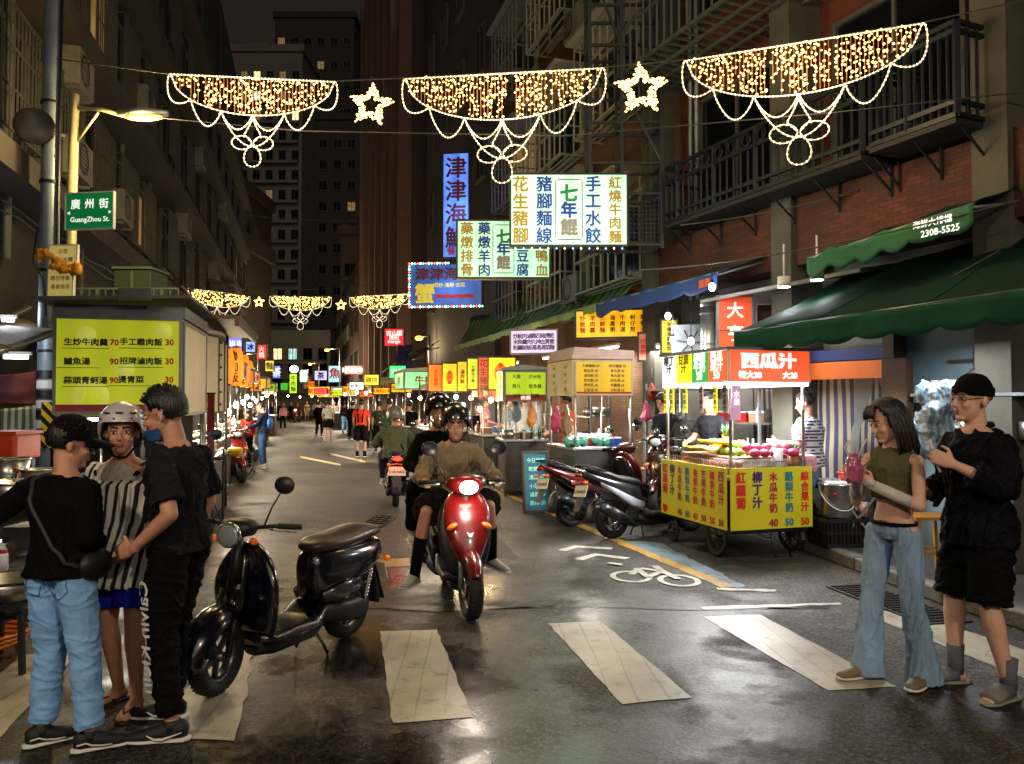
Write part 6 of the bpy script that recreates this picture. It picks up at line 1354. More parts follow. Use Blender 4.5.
# blue menu board leaning
t = thing('menu_board', 'blue and green chalk style menu board leaning between the two middle stalls', 'menu board', V((P(536, 402, 11.6).x, 11.6, 0)), R(20)); panel(t, (0, 0, .46), 0, .38, .85, mat('teal_board', '0c5868', .5, var=.2, emit=.1), rows(['今日特餐', '乾麵 40', '湯麵 45', '小菜 30', '滷蛋 10', '飲料 20'], .34, .8, mat('pale_teal_lettering', '90d8d0', .5, var=0, emit=.2), size=.075), frame=WOOD, tilt=-.12)
# pink bin bag
b = MB(); rnd = random.Random(9)
for k in range(22): u = rnd.random(); b.ell((rnd.uniform(-.1, .1)*(1.3-u*.6), rnd.uniform(-.09, .09), u*.62+.04), (.10*(1.2-u*.5), .09, .09), n=8)
o = tag(remesh(b, 'rubbish_bag', mat('pink_plastic', 'c03a4c', .35, var=.2, bump=.4), None, .014, 2, .02, (10, 10, 6)), 'tied pinkish red rubbish bag standing behind the parked scooters', 'rubbish bag'); o.location = (G(548, 498).x, G(548, 498).y, 0)
# lantern stalls with lit orange boards
LB = mat('lantern_board', 'f08c10', .4, var=0, emit=.8, ecol='ff9410', evar=.3)
for i, (x0, x1, y0, y1, Y, m, tx, lb) in enumerate([
    (429, 443, 365, 391, 17.5, ORG, [('花生豬腳', 0, 0, .15, INKR, v(0))], 'narrow orange lit board at the left end of the glowing stall signs'),
    (443, 457, 364, 391, 17.2, YEL, [('#disc', 0, 0, .14, ORG, O(e=1.7)), ('赤肉羹', 0, 0, .17, INKR, v(0))], 'yellow lit board with an orange oval and red characters'),
    (458, 467, 362, 391, 16.6, YEL, [('滷肉飯', 0, 0, .16, INKD, v(0))], 'thin plain yellow lit board between the oval board and the lime board'),
    (468, 478, 359, 389, 15.8, LIME, [('大腸包小腸', 0, 0, .11, INKD, v(0))], 'thin lime green lit board next to the red character banner'),
    (479, 488, 358, 398, 15.5, mat('red_banner', 'c83820', .5, var=.1, emit=.35, ecol='d04020'), [('花生豬腳', 0, .1, .2, INKD, v(0))], 'tall red banner with dark characters between the lime and big yellow boards'),
    (489, 515, 358, 389, 15.2, YEL, [('#disc', -.1, 0, .22, ORG, O(e=1.4)), ('魯小豬腳', -.1, 0, .17, INKR, v(0)), ('湯', .7, .3, .2, INKD, {})], 'largest yellow lit board with a big orange oval over the bright bulbs'),
    (490, 513, 391, 399, 15.1, mat('red_awning_strip', 'd04828', .5, var=.1, emit=.35, ecol='e04820'), [('魷魚羹麵', 0, 0, .7, INKD, {})], 'low red orange banner strip hanging under the largest yellow board')]):
    hang_sign('stall_sign', lb, x0, y0, x1, y1, Y, m, tx, d=.08, group='lit boards of the pork knuckle stalls')
t = stall('steel food stall under the lit orange and yellow boards', V((P(430, 402, 17.6).x, 17.6, 0)), R(14), 1.0, 2.2, (1.95, 2.1), [('front', CRM, [])], roof=False)
t = stall('steel food stall under the largest yellow board with pots', V((P(482, 402, 15.4).x, 15.4, 0)), R(14), .95, 1.3, (1.75, 1.9), [('front', CRM, [])], roof=False)
for i, (px, py, Y, pw) in enumerate([(447, 401, 16.6, 18), (463, 405, 16.0, 14), (491, 400, 14.6, 18), (471, 398, 17, 10), (480, 409, 14.9, 8), (409, 395, 24, 12)]):
    bulb(P(px, py, Y), ['bare bulb under the yellow board with the orange oval', 'bare bulb just above the rider helmets at the lantern stalls', 'brightest bare bulb under the largest yellow board', 'bare bulb behind the red character banner', 'lower bare bulb by the steel stall posts', 'bare bulb over the far white stall'][i], pw*2.2, r=.045)
# boards up on the wall above (under the awnings)
hang_sign('wall_menu', 'wide orange and yellow lit menu under the dark blue awning', 578, 311, 659, 337, 12.9, YEL, rows([['炒飯', '炒麵', '海鮮粥', '牛肉湯'], ['蝦仁', '羊肉', '鱔魚麵', '魷魚羹'], ['三鮮', '炒螺肉', '蛤蜊湯', '米粉']], 2, 1, INKD)[:0]+[(s, -.85+.24*i, -.0, .22, INKR if i < 3 else INKD, v(0)) for i, s in enumerate(['炒飯麵', '羊肉羹', '三鮮麵', '海產粥', '牛肉湯', '蚵仔煎', '蛤蜊湯', '米粉湯'])], R(-14), cat='menu board')
hang_sign('wall_menu', 'pale lilac lit menu with dark writing under the pale green awning', 512, 331, 557, 353, 14.6, mat('backlit_pale', 'd8c8e0', .4, var=0, emit=.75, ecol='e0c8f0', evar=.2), [(s, -.8+.2*i, .0, .25, INKC[1], v(0)) for i, s in enumerate(['炒米粉', '魷魚羹', '肉羹飯', '滷肉飯', '貢丸湯', '四神湯', '豬血湯', '燙青菜', '乾意麵'])], R(-12), frame=GALV)
hang_sign('wall_menu', 'salmon coloured wall menu with red rows right of the amber menu board', 640, 334, 663, 360, 12.2, mat('salmon_menu', 'b86850', .5, var=.1, emit=.25, ecol='c87050'), [(s, -.7+.28*i, 0, .2, INKR, v(0)) for i, s in enumerate(['炒青菜', '炒海瓜', '炒羊肉', '炒牛肉', '炒螺肉', '炒蟹腳'])], R(-14))
hang_sign('wall_menu', 'narrow bright yellow vertical menu strip beside the steel ducts', 662, 321, 676, 353, 11.5, mat('vivid_yellow', 'd8c008', .4, var=0, emit=.55, ecol='e8c800'), [('平價海鮮熱炒', 0, 0, .14, INKD, v(0))], R(-10))
hang_sign('shop_sign', 'arched orange sign reading two large white characters behind the juice cart', 719, 298, 750, 347, 9.9, mat('orange_sign', 'd84c24', .4, var=0, emit=.45, ecol='e04c20'), [('大', 0, .48, .34, INKW, O(bold=.015)), ('亨', 0, -.45, .34, INKW, O(bold=.015))], R(-10), frame=GALV)
hang_sign('shop_sign', 'dark red framed sign with a gold flower mark under the corner awning', 759, 305, 800, 345, 10.2, mat('dark_red_panel', '3c0c10', .5, var=.1), [('✿', .1, -.2, .5, GOLD, {})], R(-16), frame=WHT, fw=.012)
# steel ducts
t = thing('exhaust_duct', 'tall shiny steel exhaust duct beside the arched orange sign', 'exhaust duct', P(708, 330, 10.1)); b = MB(); b.cyl((0, 0, -.9), (0, 0, .3), .1); b.cyl((.16, .05, -.9), (.16, .05, .25), .07); b.tube([(0, 0, .3), (.05, .1, .45), (.2, .5, .5)], .1, 12); b.build('pipe', STEEL, t); b = MB(); [b.lathe([(.103, 0), (.108, .01), (.103, .02)], 16, M=Tr(0, 0, z)) for z in (-.6, -.2, .2)]; b.build('joint_ring', GALV, t)
t = thing('exhaust_fan', 'round wall fan in a square housing above the white wok lamps', 'exhaust fan', P(690, 343, 10.6), R(-10)); b = MB(); b.box((0, .1, 0), (.5, .3, .5)); b.build('housing', GALV, t); b = MB(); b.lathe([(.2, 0), (.2, -.02), (.18, -.02)], 20, M=Tr(0, -.05, 0) @ Rx(PI/2), cap=False); [b.bar((0, -.06, 0), (.19*math.cos(a), -.06, .19*math.sin(a)), .02) for a in (0, 1, 2, 3, 4, 5)]; b.build('guard', BLKP, t)
for i, (px, py, Y, pw) in enumerate([(691, 341, 9.9, 5), (673, 340, 10.4, 5), (712, 287, 9.2, 12), (668, 316, 10.4, 10)]):
    bulb(P(px, py, Y), ['cool white bulb under the wall fan behind the juice cart', 'white bulb left of the cool bulb behind the juice cart', 'small white bulb at the near corner of the dark blue awning', 'white spot bulb above the vivid yellow menu strip'][i], pw, (.95, .97, 1), BULBC, .04, 'cool white bulbs behind the juice cart')
# downlights under the corner stall ceiling
for i, (px, py, Y, pw) in enumerate([(784, 287, 8.9, 14), (817, 280, 8.5, 7)]):
    c = P(px, py, Y); t = thing('ceiling_lamp', ['round white downlight left of its twin under the small green awning', 'round white downlight nearer the corner under the small green awning'][i], 'ceiling lamp', c, 0, 'downlights of the corner stall')
    b = MB(); b.cyl((0, 0, 0), (0, 0, .12), .075, .07, 18); b.cyl((0, 0, .12), (0, 0, .5), .01); b.build('lamp_shade', WHT, t); b = MB(); b.lathe([(0, -.004), (.066, -.004), (.066, .002)], 18); b.build('lamp_lens', BULBC, t); light('downlight', (0, 0, -.06), pw, (.95, .97, 1), .06, t, 'SPOT', spot_size=R(150), spot_blend=.5)
b = MB(); b.add([P(700, 300, 9.9), P(860, 268, 8.4), P(980, 250, 8.9), P(760, 290, 12)], [(0, 1, 2, 3)]); 
o = tag(b.build('ceiling_panel', mat('ceiling_white', '8c8c88', .6, var=.15), None), 'pale suspended ceiling panel of the corner stall under the green awnings', 'ceiling panel'); o.modifiers.new('s', 'SOLIDIFY').thickness = .04
# ---------------- corner eating place: striped curtain, orange fascia, table, crates, pot
CUR = stripes('striped_tarp', '20243c', '8a7c68', 3.2, 'X', rough=.7)
def curtain(name, label, a, c, z0, z1, m, amp=.05, fr=9):
    a, c = V((*a, 0)), V((*c, 0)); d = (c-a); n = V((d.y, -d.x, 0)).normalized(); yaw = math.atan2(d.y, d.x)
    b = MB(); L_ = d.length; b.sheet(lambda u, w: (u*L_, amp*math.sin(u*L_*fr+.8*math.sin(w*3))*(.4+.6*w)+.03*noise.noise(V((u*6, w*4, 1))), z1-(z1-z0)*w-.05*math.sin(PI*u)*(1-w)), int(L_*24), 14, th=V((0, .008, 0)))
    o = b.build(name, m); o.location = a; o.rotation_euler = (0, 0, yaw); return tag(o, label, name.replace('_', ' '))
pA, pB = P(752, 380, 10.3), P(912, 380, 8.4)
curtain('striped_curtain', 'blue and cream vertically striped tarp curtain closing the eating place behind the juice cart', (pA.x, pA.y), (pB.x, pB.y), .35, 2.05, CUR)
t = thing('fascia', 'blue and orange vinyl fascia hung above the striped curtain', 'fascia', V((pA.x, pA.y, 0))); d_ = pB-pA; yw = math.atan2(d_.y, d_.x)
LL = V((d_.x, d_.y, 0)).length
b = MB(); b.T = Rz(yw); b.box((LL*.68, -.12, 2.02), (LL*.64, .05, .20)); b.build('orange_band', mat('orange_vinyl', 'd0641a', .5, var=.15, emit=.15, ecol='e07020'), t)
b = MB(); b.T = Rz(yw); b.box((LL*.68, -.12, 2.20), (LL*.64, .05, .13)); b.build('blue_band', mat('blue_vinyl', '16286c', .6, var=.2), t)
# back shop wall with pale blue face, shelves of cups
t = thing('shop_kiosk', 'pale blue walled kiosk with a shelf of white cups under the corner awning', 'kiosk', onf(-.35, .5, .0), yaw1)
b = MB(); b.box((1.0, .3, 1.25), (2.2, .12, 2.5)); b.build('wall', mat('pale_blue_wall', '5c7078', .6, var=.2, scale=2), t); b = MB(); b.box((-.16, .2, 1.25), (.14, .3, 2.5)); b.box((-.05, .05, 1.7), (.3, .1, .8)); b.build('door_post', WOOD, t)
b = MB(); b.box((.85, .12, 1.72), (1.4, .26, .03)); b.box((.6, .2, 1.3), (1.5, .1, .03)); b.build('shelf', GALV, t)
b = MB(); b.box((.55, .22, 2.05), (.3, .05, .03)); b.box((.75, .22, 2.08), (.12, .1, .2)); b.tube([(.7, .2, 1.98), (.6, .15, 1.9), (.5, .2, 1.86)], .006, 5); b.build('wall_fitting', BLKP, t)
light('kiosk_light', (.9, -.6, 2.2), 32, (.92, .97, 1), .5, t, 'AREA')
for i in range(8): o = tag(MB().lathe([(0, 0), (.035, 0), (.045, .13), (.0, .13)], 14).build('cup_stack', WHT), 'stack of white paper cups on the kiosk shelf behind the man in the black cap', 'cup stack', 'white cup stacks on the kiosk shelf'); o.location = onf(-.35, .5, 1.735)+Rz(yaw1).to_3x3() @ V((.35+.1*i, .1, 0))
def basin(c, r, h, m, name, label, cat, group=None, rim=None):
    o = tag(MB().lathe([(0, 0), (r*.7, 0), (r, h), (r*.95, h), (r*.68, .012), (0, .012)], 28).build(name, m), label, cat, group); o.location = c
    b = MB(); b.tube([(r*math.cos(k*PI/12), r*math.sin(k*PI/12), h) for k in range(24)], .008, 6, closed=True); b.build('rim', rim or m, o); return o
for i in range(5): basin(P(1012, 411, 7.3)+V((.0, 0, .035*i-.1)), .17, .14, mat('red_basin', 'b81c18', .4, var=.1), 'plastic_basket', 'red plastic basket in the nested stack at the right picture edge', 'basket', 'nested red baskets')
# rolled dark umbrella sheet
b = MB(); rnd = random.Random(7)
for k in range(16): u = k/15; b.ell((u*.9-.45, 0, .25*math.cos((u-.4)*2.2)+rnd.uniform(-.02, .02)), (.13, .2, .14), n=10)
o = tag(remesh(b, 'covered_heap', stripes('dark_striped_cloth', '1c1c20', '38383c', 12, 'Z', rough=.7), None, .02, 3, .02, (5, 5, 5)), 'dark striped tarp covered heap behind the man in the black cap', 'covered heap'); o.location = P(985, 425, 7.6)
# table with red bowl
tp = V((P(852, 402, 8.3).x, 8.3, .13)); t = thing('folding_table', 'small white folding table with a red bowl before the striped curtain', 'table', tp, R(-10))
b = MB(); b.box((0, 0, .66), (.62, .5, .03)); b.build('tabletop', WHT, t, bev=.01)
for s in (-1, 1):
    for q in (-1, 1): b = MB(); b.bar((s*.25, q*.2, .64), (-s*.22, q*.2, 0), .02); b.build('leg', STEEL, t)
basin(tp+V((-.05, -.03, .675)), .12, .09, mat('red_bowl', 'c02c20', .4, var=.1), 'bowl', 'red plastic bowl of fruit on the small white folding table', 'bowl')
o = tag(MB().cyl((-.09, 0, 0), (.1, .02, .03), .022).cyl((-.05, .03, .0), (.08, -.04, .04), .02).build('corn_cobs', MATS['banana_peel']), 'yellow fruit pieces lying in the red bowl', 'fruit'); o.location = tp+V((-.05, -.03, .745)); MB().cyl((.1, .02, .03), (.12, .02, .035), .01).build('stem', MATS['leaf'], o)
# steel pot on crate
def crate(label, loc, yaw, m, w=.5, d=.38, h=.3, group=None):
    t = thing('plastic_crate', label, 'crate', loc, yaw, group); b = MB()
    b.box((0, 0, .01), (w, d, .02))
    for s in (-1, 1):
        for z in (.02, h-.02): b.box((0, s*d/2, z), (w, .02, .04)); b.box((s*w/2, 0, z), (.02, d, .04))
        for k in range(12): b.box((-w/2+w*k/11, s*d/2, h/2), (.014, .014, h))
        for k in range(9): b.box((s*w/2, -d/2+d*k/8, h/2), (.014, .014, h))
        b.box((0, s*d/2, h*.5), (w, .016, .02)); b.box((s*w/2, 0, h*.5), (.016, d, .02))
    b.build('crate_body', m, t)
    b = MB(); b.box((0, 0, h*.5), (w-.05, d-.05, h*.8)); b.build('contents', BLK, t); return t
cp_ = G(848, 548, .13); cp_.y += .2
crate('black plastic crate on the kerb carrying the large steel pot', cp_, R(8), mat('black_crate', '0c0c0e', .5, var=.2))
crate('second black crate just behind the pot crate on the pavement', cp_+V((.1, .45, 0)), R(4), MATS['black_crate'])
t = thing('steel_pot', 'large stainless steel pot with lid and white bail handle on the black crate', 'pot', cp_+V((-.03, 0, .302)))
b = MB(); b.lathe([(.0, 0), (.175, 0), (.18, .01), (.18, .33), (.186, .335)], 32); b.build('vessel', STEEL, t)
b = MB(); b.lathe([(.19, .335), (.185, .35), (.12, .365), (.02, .37), (.02, .39), (.03, .40), (0, .40)], 32); b.build('lid', STEEL, t)
b = MB(); b.tube([(.185*math.cos(a), -.19*abs(math.sin(a))-.01, .28-.20*abs(math.sin(a))) for a in [k*PI/12 for k in range(13)]], .006, 6); b.build('bail_handle', WHT, t)
b = MB(); b.lathe([(0, 0), (.022, 0), (.022, .002)], 16, M=Tr(-.08, -.166, .25) @ Rx(PI/2) @ Rx(0)); b.build('sticker', REDP, t)
for i, (dx, dy, dz, r, h, m, lb) in enumerate([(-.28, .35, .0, .12, .62, 'c0c8cc', 'tall white plastic drum behind the steel pot'), (.24, -.03, .302, .055, .16, 'c89890', 'clear cup of pink drink beside the steel pot'), (.05, .4, .302, .10, .3, 'b8c0c4', 'white bucket on the second crate behind the steel pot')]):
    o = tag(MB().lathe([(0, 0), (r*.85, 0), (r, h), (r*.94, h), (0, h*.9)], 24).build(['drum', 'drink_cup', 'bucket'][i], mat('container_%d' % i, m, .3, var=.1), None), lb, ['drum', 'cup', 'bucket'][i]); o.location = cp_+V((dx, dy, dz)); MB().lathe([(r*1.0, h-.02), (r*1.05, h-.01), (r*1.0, h)], 24, cap=False).build('rim', WHT, o)
# transparent plastic covered bottle with tall stick (plant like) right of curtain
t = thing('juice_bottle', 'milky white bottle with a long stick leaning in it before the striped curtain', 'bottle', tp+V((.33, -.05, .675))); b = MB(); b.lathe([(0, 0), (.05, 0), (.055, .1), (.045, .2), (.018, .27), (.018, .31), (0, .31)], 16); b.build('vessel', MATS['milky_plastic'], t); b = MB(); b.cyl((0, 0, .3), (-.09, 0, .62), .008); b.build('stick', mat('pale_wood', 'a08c6c', .6), t)
# wrapped blue striped bag
b = MB(); rnd = random.Random(17)
for k in range(30): u = rnd.random(); b.ell((rnd.uniform(-.11, .11)*(1.25-u*.7), rnd.uniform(-.1, .1), u*.6), (.10*(1.15-u*.5), .10, .10), n=8)
o = tag(remesh(b, 'woven_bag', stripes('blue_striped_plastic', '8c969c', '54748c', 5, 'X', rough=.35, wob=2), None, .016, 2, .02, (9, 9, 9)), 'bulging blue and white striped woven bag hung between the couple', 'bag'); o.location = P(934, 458, 6.9)
st_ = V((P(925, 402, 6.9).x, 6.9, .13)); t = thing('stool', 'yellow wooden stool under the striped bag between the couple', 'stool', st_); b = MB(); b.box((0, 0, .5), (.36, .32, .03)); b.build('seat', mat('yellow_wood', 'a06c1c', .5, var=.2), t)
for s in (-1, 1):
    for q in (-1, 1): b = MB(); b.bar((s*.13, q*.11, .49), (s*.17, q*.15, 0), .028); b.build('leg', MATS['yellow_wood'], t)
b = MB(); b.bar((-.15, -.13, .2), (.15, -.13, .2), .02); b.bar((-.15, .13, .2), (.15, .13, .2), .02); b.build('stretcher', MATS['yellow_wood'], t)
o = tag(MB().box((0, 0, .11), (.34, .3, .22)).box((0, 0, .26), (.28, .3, .08)).build('paper_box', WHT, None, bev=.01), 'white and red paper box on the ledge behind the woman', 'box'); o.location = P(935, 383, 8.3); MB().box((0, -.152, .06), (.34, .004, .06)).build('red_band', REDP, o)
for i in range(6):
    o = tag(MB().lathe([(0, 0), (.04, 0), (.05, .1), (.045, .1), (0, .02)], 12).build('rice_cup', mat('brown_cup', '7c6448', .6, var=.2)), 'small brown cup hanging on the peg board beside the orange fascia', 'cup', 'brown cups on the peg board'); o.location = P(903+11*(i % 3), 347+14*(i//3), 8.3); MB().tube([(.05, 0, .08), (.08, 0, .06), (.05, 0, .03)], .006, 5).build('handle', WOOD, o)
o = tag(MB().box((0, .06, 0), (.55, .04, .9)).build('peg_board', WOOD), 'brown peg board holding small cups beside the orange fascia', 'peg board'); o.location = P(914, 358, 8.35)

# ================================================================ left side: metal box stall
bx0 = P(200, 402, 9.65); L10 = R(14)
sA = V((-3.43, 8.0, 0)); W1 = 1.19; D1 = 1.65
t = thing('box_stall', 'grey metal box stall with a lime green price board and a flat sheet roof', 'food stall', sA, L10)
zb1, zt1 = 1.50, 2.62
b = MB(); b.box((-W1/2, D1/2, (zb1+zt1)/2), (W1-.04, D1-.04, zt1-zb1)); b.build('sign_box', CRM, t)
nm = [('生炒牛肉羹', -.30, .235, .077), ('鱸魚湯', -.38, .04, .077), ('蒜頭青蚵湯', -.30, -.15, .077), ('手工雞肉飯', .21, .245, .077), ('招牌滷肉飯', .21, .05, .077), ('燙青菜', .12, -.14, .077)]
pr = [('70', -.04, .235), ('90', -.04, .04), ('90', -.04, -.15), ('30', .48, .245), ('30', .48, .05), ('30', .48, -.14)]
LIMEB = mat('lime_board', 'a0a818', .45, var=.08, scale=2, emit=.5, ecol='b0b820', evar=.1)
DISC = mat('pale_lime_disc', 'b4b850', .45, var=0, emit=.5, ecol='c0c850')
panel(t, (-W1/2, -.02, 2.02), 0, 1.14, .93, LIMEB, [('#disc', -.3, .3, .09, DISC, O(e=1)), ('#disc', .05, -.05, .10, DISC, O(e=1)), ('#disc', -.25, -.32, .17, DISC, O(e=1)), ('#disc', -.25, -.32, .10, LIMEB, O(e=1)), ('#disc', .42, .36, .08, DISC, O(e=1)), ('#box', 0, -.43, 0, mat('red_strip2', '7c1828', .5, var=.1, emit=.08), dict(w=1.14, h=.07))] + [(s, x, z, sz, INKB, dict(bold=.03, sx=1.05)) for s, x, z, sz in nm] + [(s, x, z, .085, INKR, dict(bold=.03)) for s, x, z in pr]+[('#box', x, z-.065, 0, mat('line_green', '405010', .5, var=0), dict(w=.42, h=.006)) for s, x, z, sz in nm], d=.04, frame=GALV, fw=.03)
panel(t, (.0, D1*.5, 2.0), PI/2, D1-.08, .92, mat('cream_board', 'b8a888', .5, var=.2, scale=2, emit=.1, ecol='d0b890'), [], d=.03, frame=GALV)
b = MB(); b.box((-W1/2, .0, 2.58), (W1+.02, .05, .12)); b.box((0, D1/2, 2.58), (.05, D1, .12)); b.build('header', GALV, t)
b = MB(); b.prism([(-W1-.12, 2.64), (.12, 2.70), (.12, 2.73), (-W1-.12, 2.67)], D1+.4, Tr(0, D1/2-.1, 0)); b.prism([(-W1*.45, 2.65), (-W1*.2, 2.66), (-W1*.2, 2.78), (-W1*.45, 2.77)], .06, Tr(0, -.32, 0)); b.build('roof', mat('weathered_sheet', '545454', .55, .4, var=.4, scale=5), t)
for x in (-.03, -W1+.03):
    for y in (.05, D1-.05): b = MB(); b.cyl((x, y, 0), (x, y, zb1), .02, n=10); b.build('post', STEEL, t)
b = MB(); b.box((-W1/2, D1/2, .84), (W1, D1, .04)); b.box((-W1/2, D1/2, .42), (W1-.1, D1-.1, .78)); b.build('counter', STEEL, t, bev=.01)
b = MB(); b.box((-W1/2, .15, zb1-.03), (1.0, .05, .03)); b.build('tube_lamp', nolight(mat('tube_white', 'ffffff', .4, var=0, emit=7)), t)
light('stall_light', (-W1/2, .5, zb1-.1), 35, (1, .93, .8), .6, t, 'AREA')
# railing and green box on the roof terrace behind
t = thing('rooftop_cabinet', 'green metal cabinet on the low roof behind the metal box stall', 'cabinet', P(141, 305, 10.6)); b = MB(); b.box((0, 0, .22), (.50, .5, .46)); b.build('casing', mat('green_metal', '28341f', .6, var=.25), t, bev=.01); b = MB(); b.box((0, -.26, .22), (.03, .01, .44)); b.box((0, -.02, -.05), (.5, .5, .1)); b.box((0, 0, .47), (.54, .56, .03)); b.build('trim', mat('pale_green_metal', '4a5848', .6), t)
t = thing('rooftop_railing', 'weathered railing on the low roof round the green metal cabinet', 'railing', P(65, 322, 10.3)); b = MB()
rw = P(178, 318, 10.3).x-P(65, 318, 10.3).x
for z in (0, .2, .45): b.bar((0, 0, z), (rw, 0, z), .025)
for k in range(15): b.bar((rw*k/14, 0, 0), (rw*k/14, 0, .45), .015 if k % 4 else .04)
b.build('bars', mat('pale_green_metal', '4a5848', .6), t)
t = thing('low_building', 'low flat roofed annex behind the metal box stall', 'building', P(0, 402, 10.2)*1.0); t.location.z = 0; b = MB(); b.box((rw*.5+.35, .6, 1.25), (rw+.6, .7, 2.5)); b.build('wall', DKW, t); b = MB(); b.box((rw*.5+.35, .6, 2.56), (rw+.8, 1.1, .1)); b.build('roof', GALV, t)
# far left: corrugated awning, fluorescent, red tarp, worktop, pans
awning('awning', 'patched corrugated metal lean to roof at the left picture edge', P(-60, 372, 6.2), P(58, 330, 8.2), P(-130, 330, 7.5), P(20, 318, 9.6), mat('patched_sheet', '4c4438', .7, .2, var=.5, scale=6, bump=.2), .05, None, .0, .5, wav=.012)
awning('awning', 'dark sloping upper lean to roof above the fluorescent lamp on the left', P(-60, 350, 8.2), P(30, 306, 10), P(-60, 318, 9.2), P(22, 290, 11.2), mat('dark_sheet', '302c28', .7, var=.4), .08, None, .0, .5, wav=.01)
for i, (px, py, Y, l) in enumerate([(8, 320, 8.6, .12), (16, 357, 8.0, .22)]):
    t = thing('tube_light', ['bright white tube light under the dark upper lean to roof', 'short white tube light under the patched lean to roof'][i], 'tube light', P(px, py, Y), R(20), 'tube lights of the left stalls'); b = MB(); b.cyl((-l/2, 0, 0), (l/2, 0, 0), .02); b.build('tube', MATS['tube_white'], t); b = MB(); b.box((0, 0, .04), (l+.06, .06, .03)); b.build('fitting', WHT, t); light('tube_glow', (0, 0, -.05), [24, 10][i], (.9, .96, 1), .2, t)
ora = mat('orange_vinyl_sheet', 'a83410', .45, var=.15, emit=.02, ecol='e04810')
o = tag(MB().box((0, 0, 0), (.36, .4, .24)).build('orange_cooler', ora, None, bev=.03), 'orange cooler box on the stainless worktop at the left picture edge', 'cooler'); c = P(10, 446, 7.3); o.location = c; MB().box((0, 0, .13), (.38, .42, .03)).build('lid', ora, o)
t = thing('worktop', 'stainless steel worktop of the left street kitchen', 'worktop', V((P(20, 402, 6.0).x, 6.0, 0)), R(10)); b = MB(); b.box((-.7, .4, .84), (1.9, .9, .04)); b.build('table_top', STEEL, t)
for x in (-1.5, .15):
    for y in (0, .8): b = MB(); b.box((x, y, .41), (.04, .04, .82)); b.build('leg', GALV, t)
b = MB(); b.box((-.7, .4, .3), (1.7, .8, .03)); b.build('lower_shelf', STEEL, t)
for i, (px, py, Y, r, h, lb) in enumerate([(18, 486, 6.1, .24, .16, 'wide steel basin on the left worktop'), (38, 480, 6.5, .13, .22, 'small steel pot beside the wide basin on the left worktop'), (10, 480, 6.9, .16, .28, 'deep steel stock pot at the back of the left worktop')]):
    c = V((P(px, py, Y).x, Y, .862)); basin(c, r, h, STEEL, ['basin', 'pot', 'pot'][i], lb, ['basin', 'pot', 'pot'][i])
basin(V((P(15, 402, 4.9).x, 4.9, .42)), .22, .12, STEEL, 'wok', 'black rimmed steel wok on the low stove frame behind the man in the black sweatshirt', 'wok', rim=BLK)
t = thing('gas_stove', 'low black gas stove frame carrying the wok at the left', 'stove', V((P(15, 402, 4.9).x, 4.9, 0))); b = MB(); [b.bar((x, y, 0), (x*.8, y*.8, .42), .03) for x in (-.2, .2) for y in (-.2, .2)]; b.bar((-.2, -.2, .4), (.2, -.2, .4), .03); b.bar((-.2, .2, .4), (.2, .2, .4), .03); b.build('leg_frame', BLK, t); b = MB(); b.cyl((0, 0, .3), (0, 0, .36), .09); b.build('burner', BLK, t)
hs = mat('orange_hose', 'c85c10', .4, var=.1)
b = MB(); c = G(-12, 650); pts = []
for k in range(50): a = k*.42; pts.append(c+V(((.19+.004*k/3)*math.cos(a), (.22)*math.sin(a), .02+.0022*k)))
b.tube(pts, .012, 8); o = tag(b.build('hose', hs), 'coiled orange garden hose lying on the ground at the left picture edge', 'hose'); b = MB(); b.cyl(pts[-1], pts[-1]+V((.05, 0, .02)), .016); b.build('nozzle', BLKP, o)
c = G(50, 650); c = G(12, 612); 
o = tag(MB().box((0, 0, .25), (.5, .5, .5)).build('foam_box', mat('dirty_foam', '8c8678', .8, var=.3)), 'dirty white foam box under the left worktop', 'box'); o.location = (c.x-.3, c.y+1.0, 0); MB().box((0, 0, .52), (.54, .54, .05)).build('lid', MATS['dirty_foam'], o)
# red tarp backdrop & hanging laundry-like aprons
curtain('red_tarp', 'dark red tarp hung low over the left street kitchen', (P(-40, 402, 8.6).x, 8.6), (P(36, 402, 9.2).x, 9.2), 1.62, 2.02, mat('dark_red_tarp', '4c0f18', .7, var=.3), .03, 6)
curtain('pale_curtain', 'row of pale blue grey plastic strips behind the left vendor', (P(-40, 402, 9.2).x, 9.2), (P(38, 402, 9.8).x, 9.8), .8, 1.62, stripes('grey_strip_plastic', '8c9ca0', '3c484c', 4, 'X', rough=.4), .03, 12)
# caution board (yellow black)
t = thing('hazard_board', 'black and yellow hazard striped board strapped to the utility pole', 'hazard board', P(49, 425, 8.45)); b = MB(); b.box((0, 0, 0), (.16, .02, .5), 0); b.build('plate', stripes('hazard_stripes', '0c0c0c', 'd0a810', 3.2, 'X', rough=.5, ang=(0, R(45), 0)), t); b = MB(); b.box((0, .03, .1), (.2, .03, .03)); b.build('clamp', GALV, t)
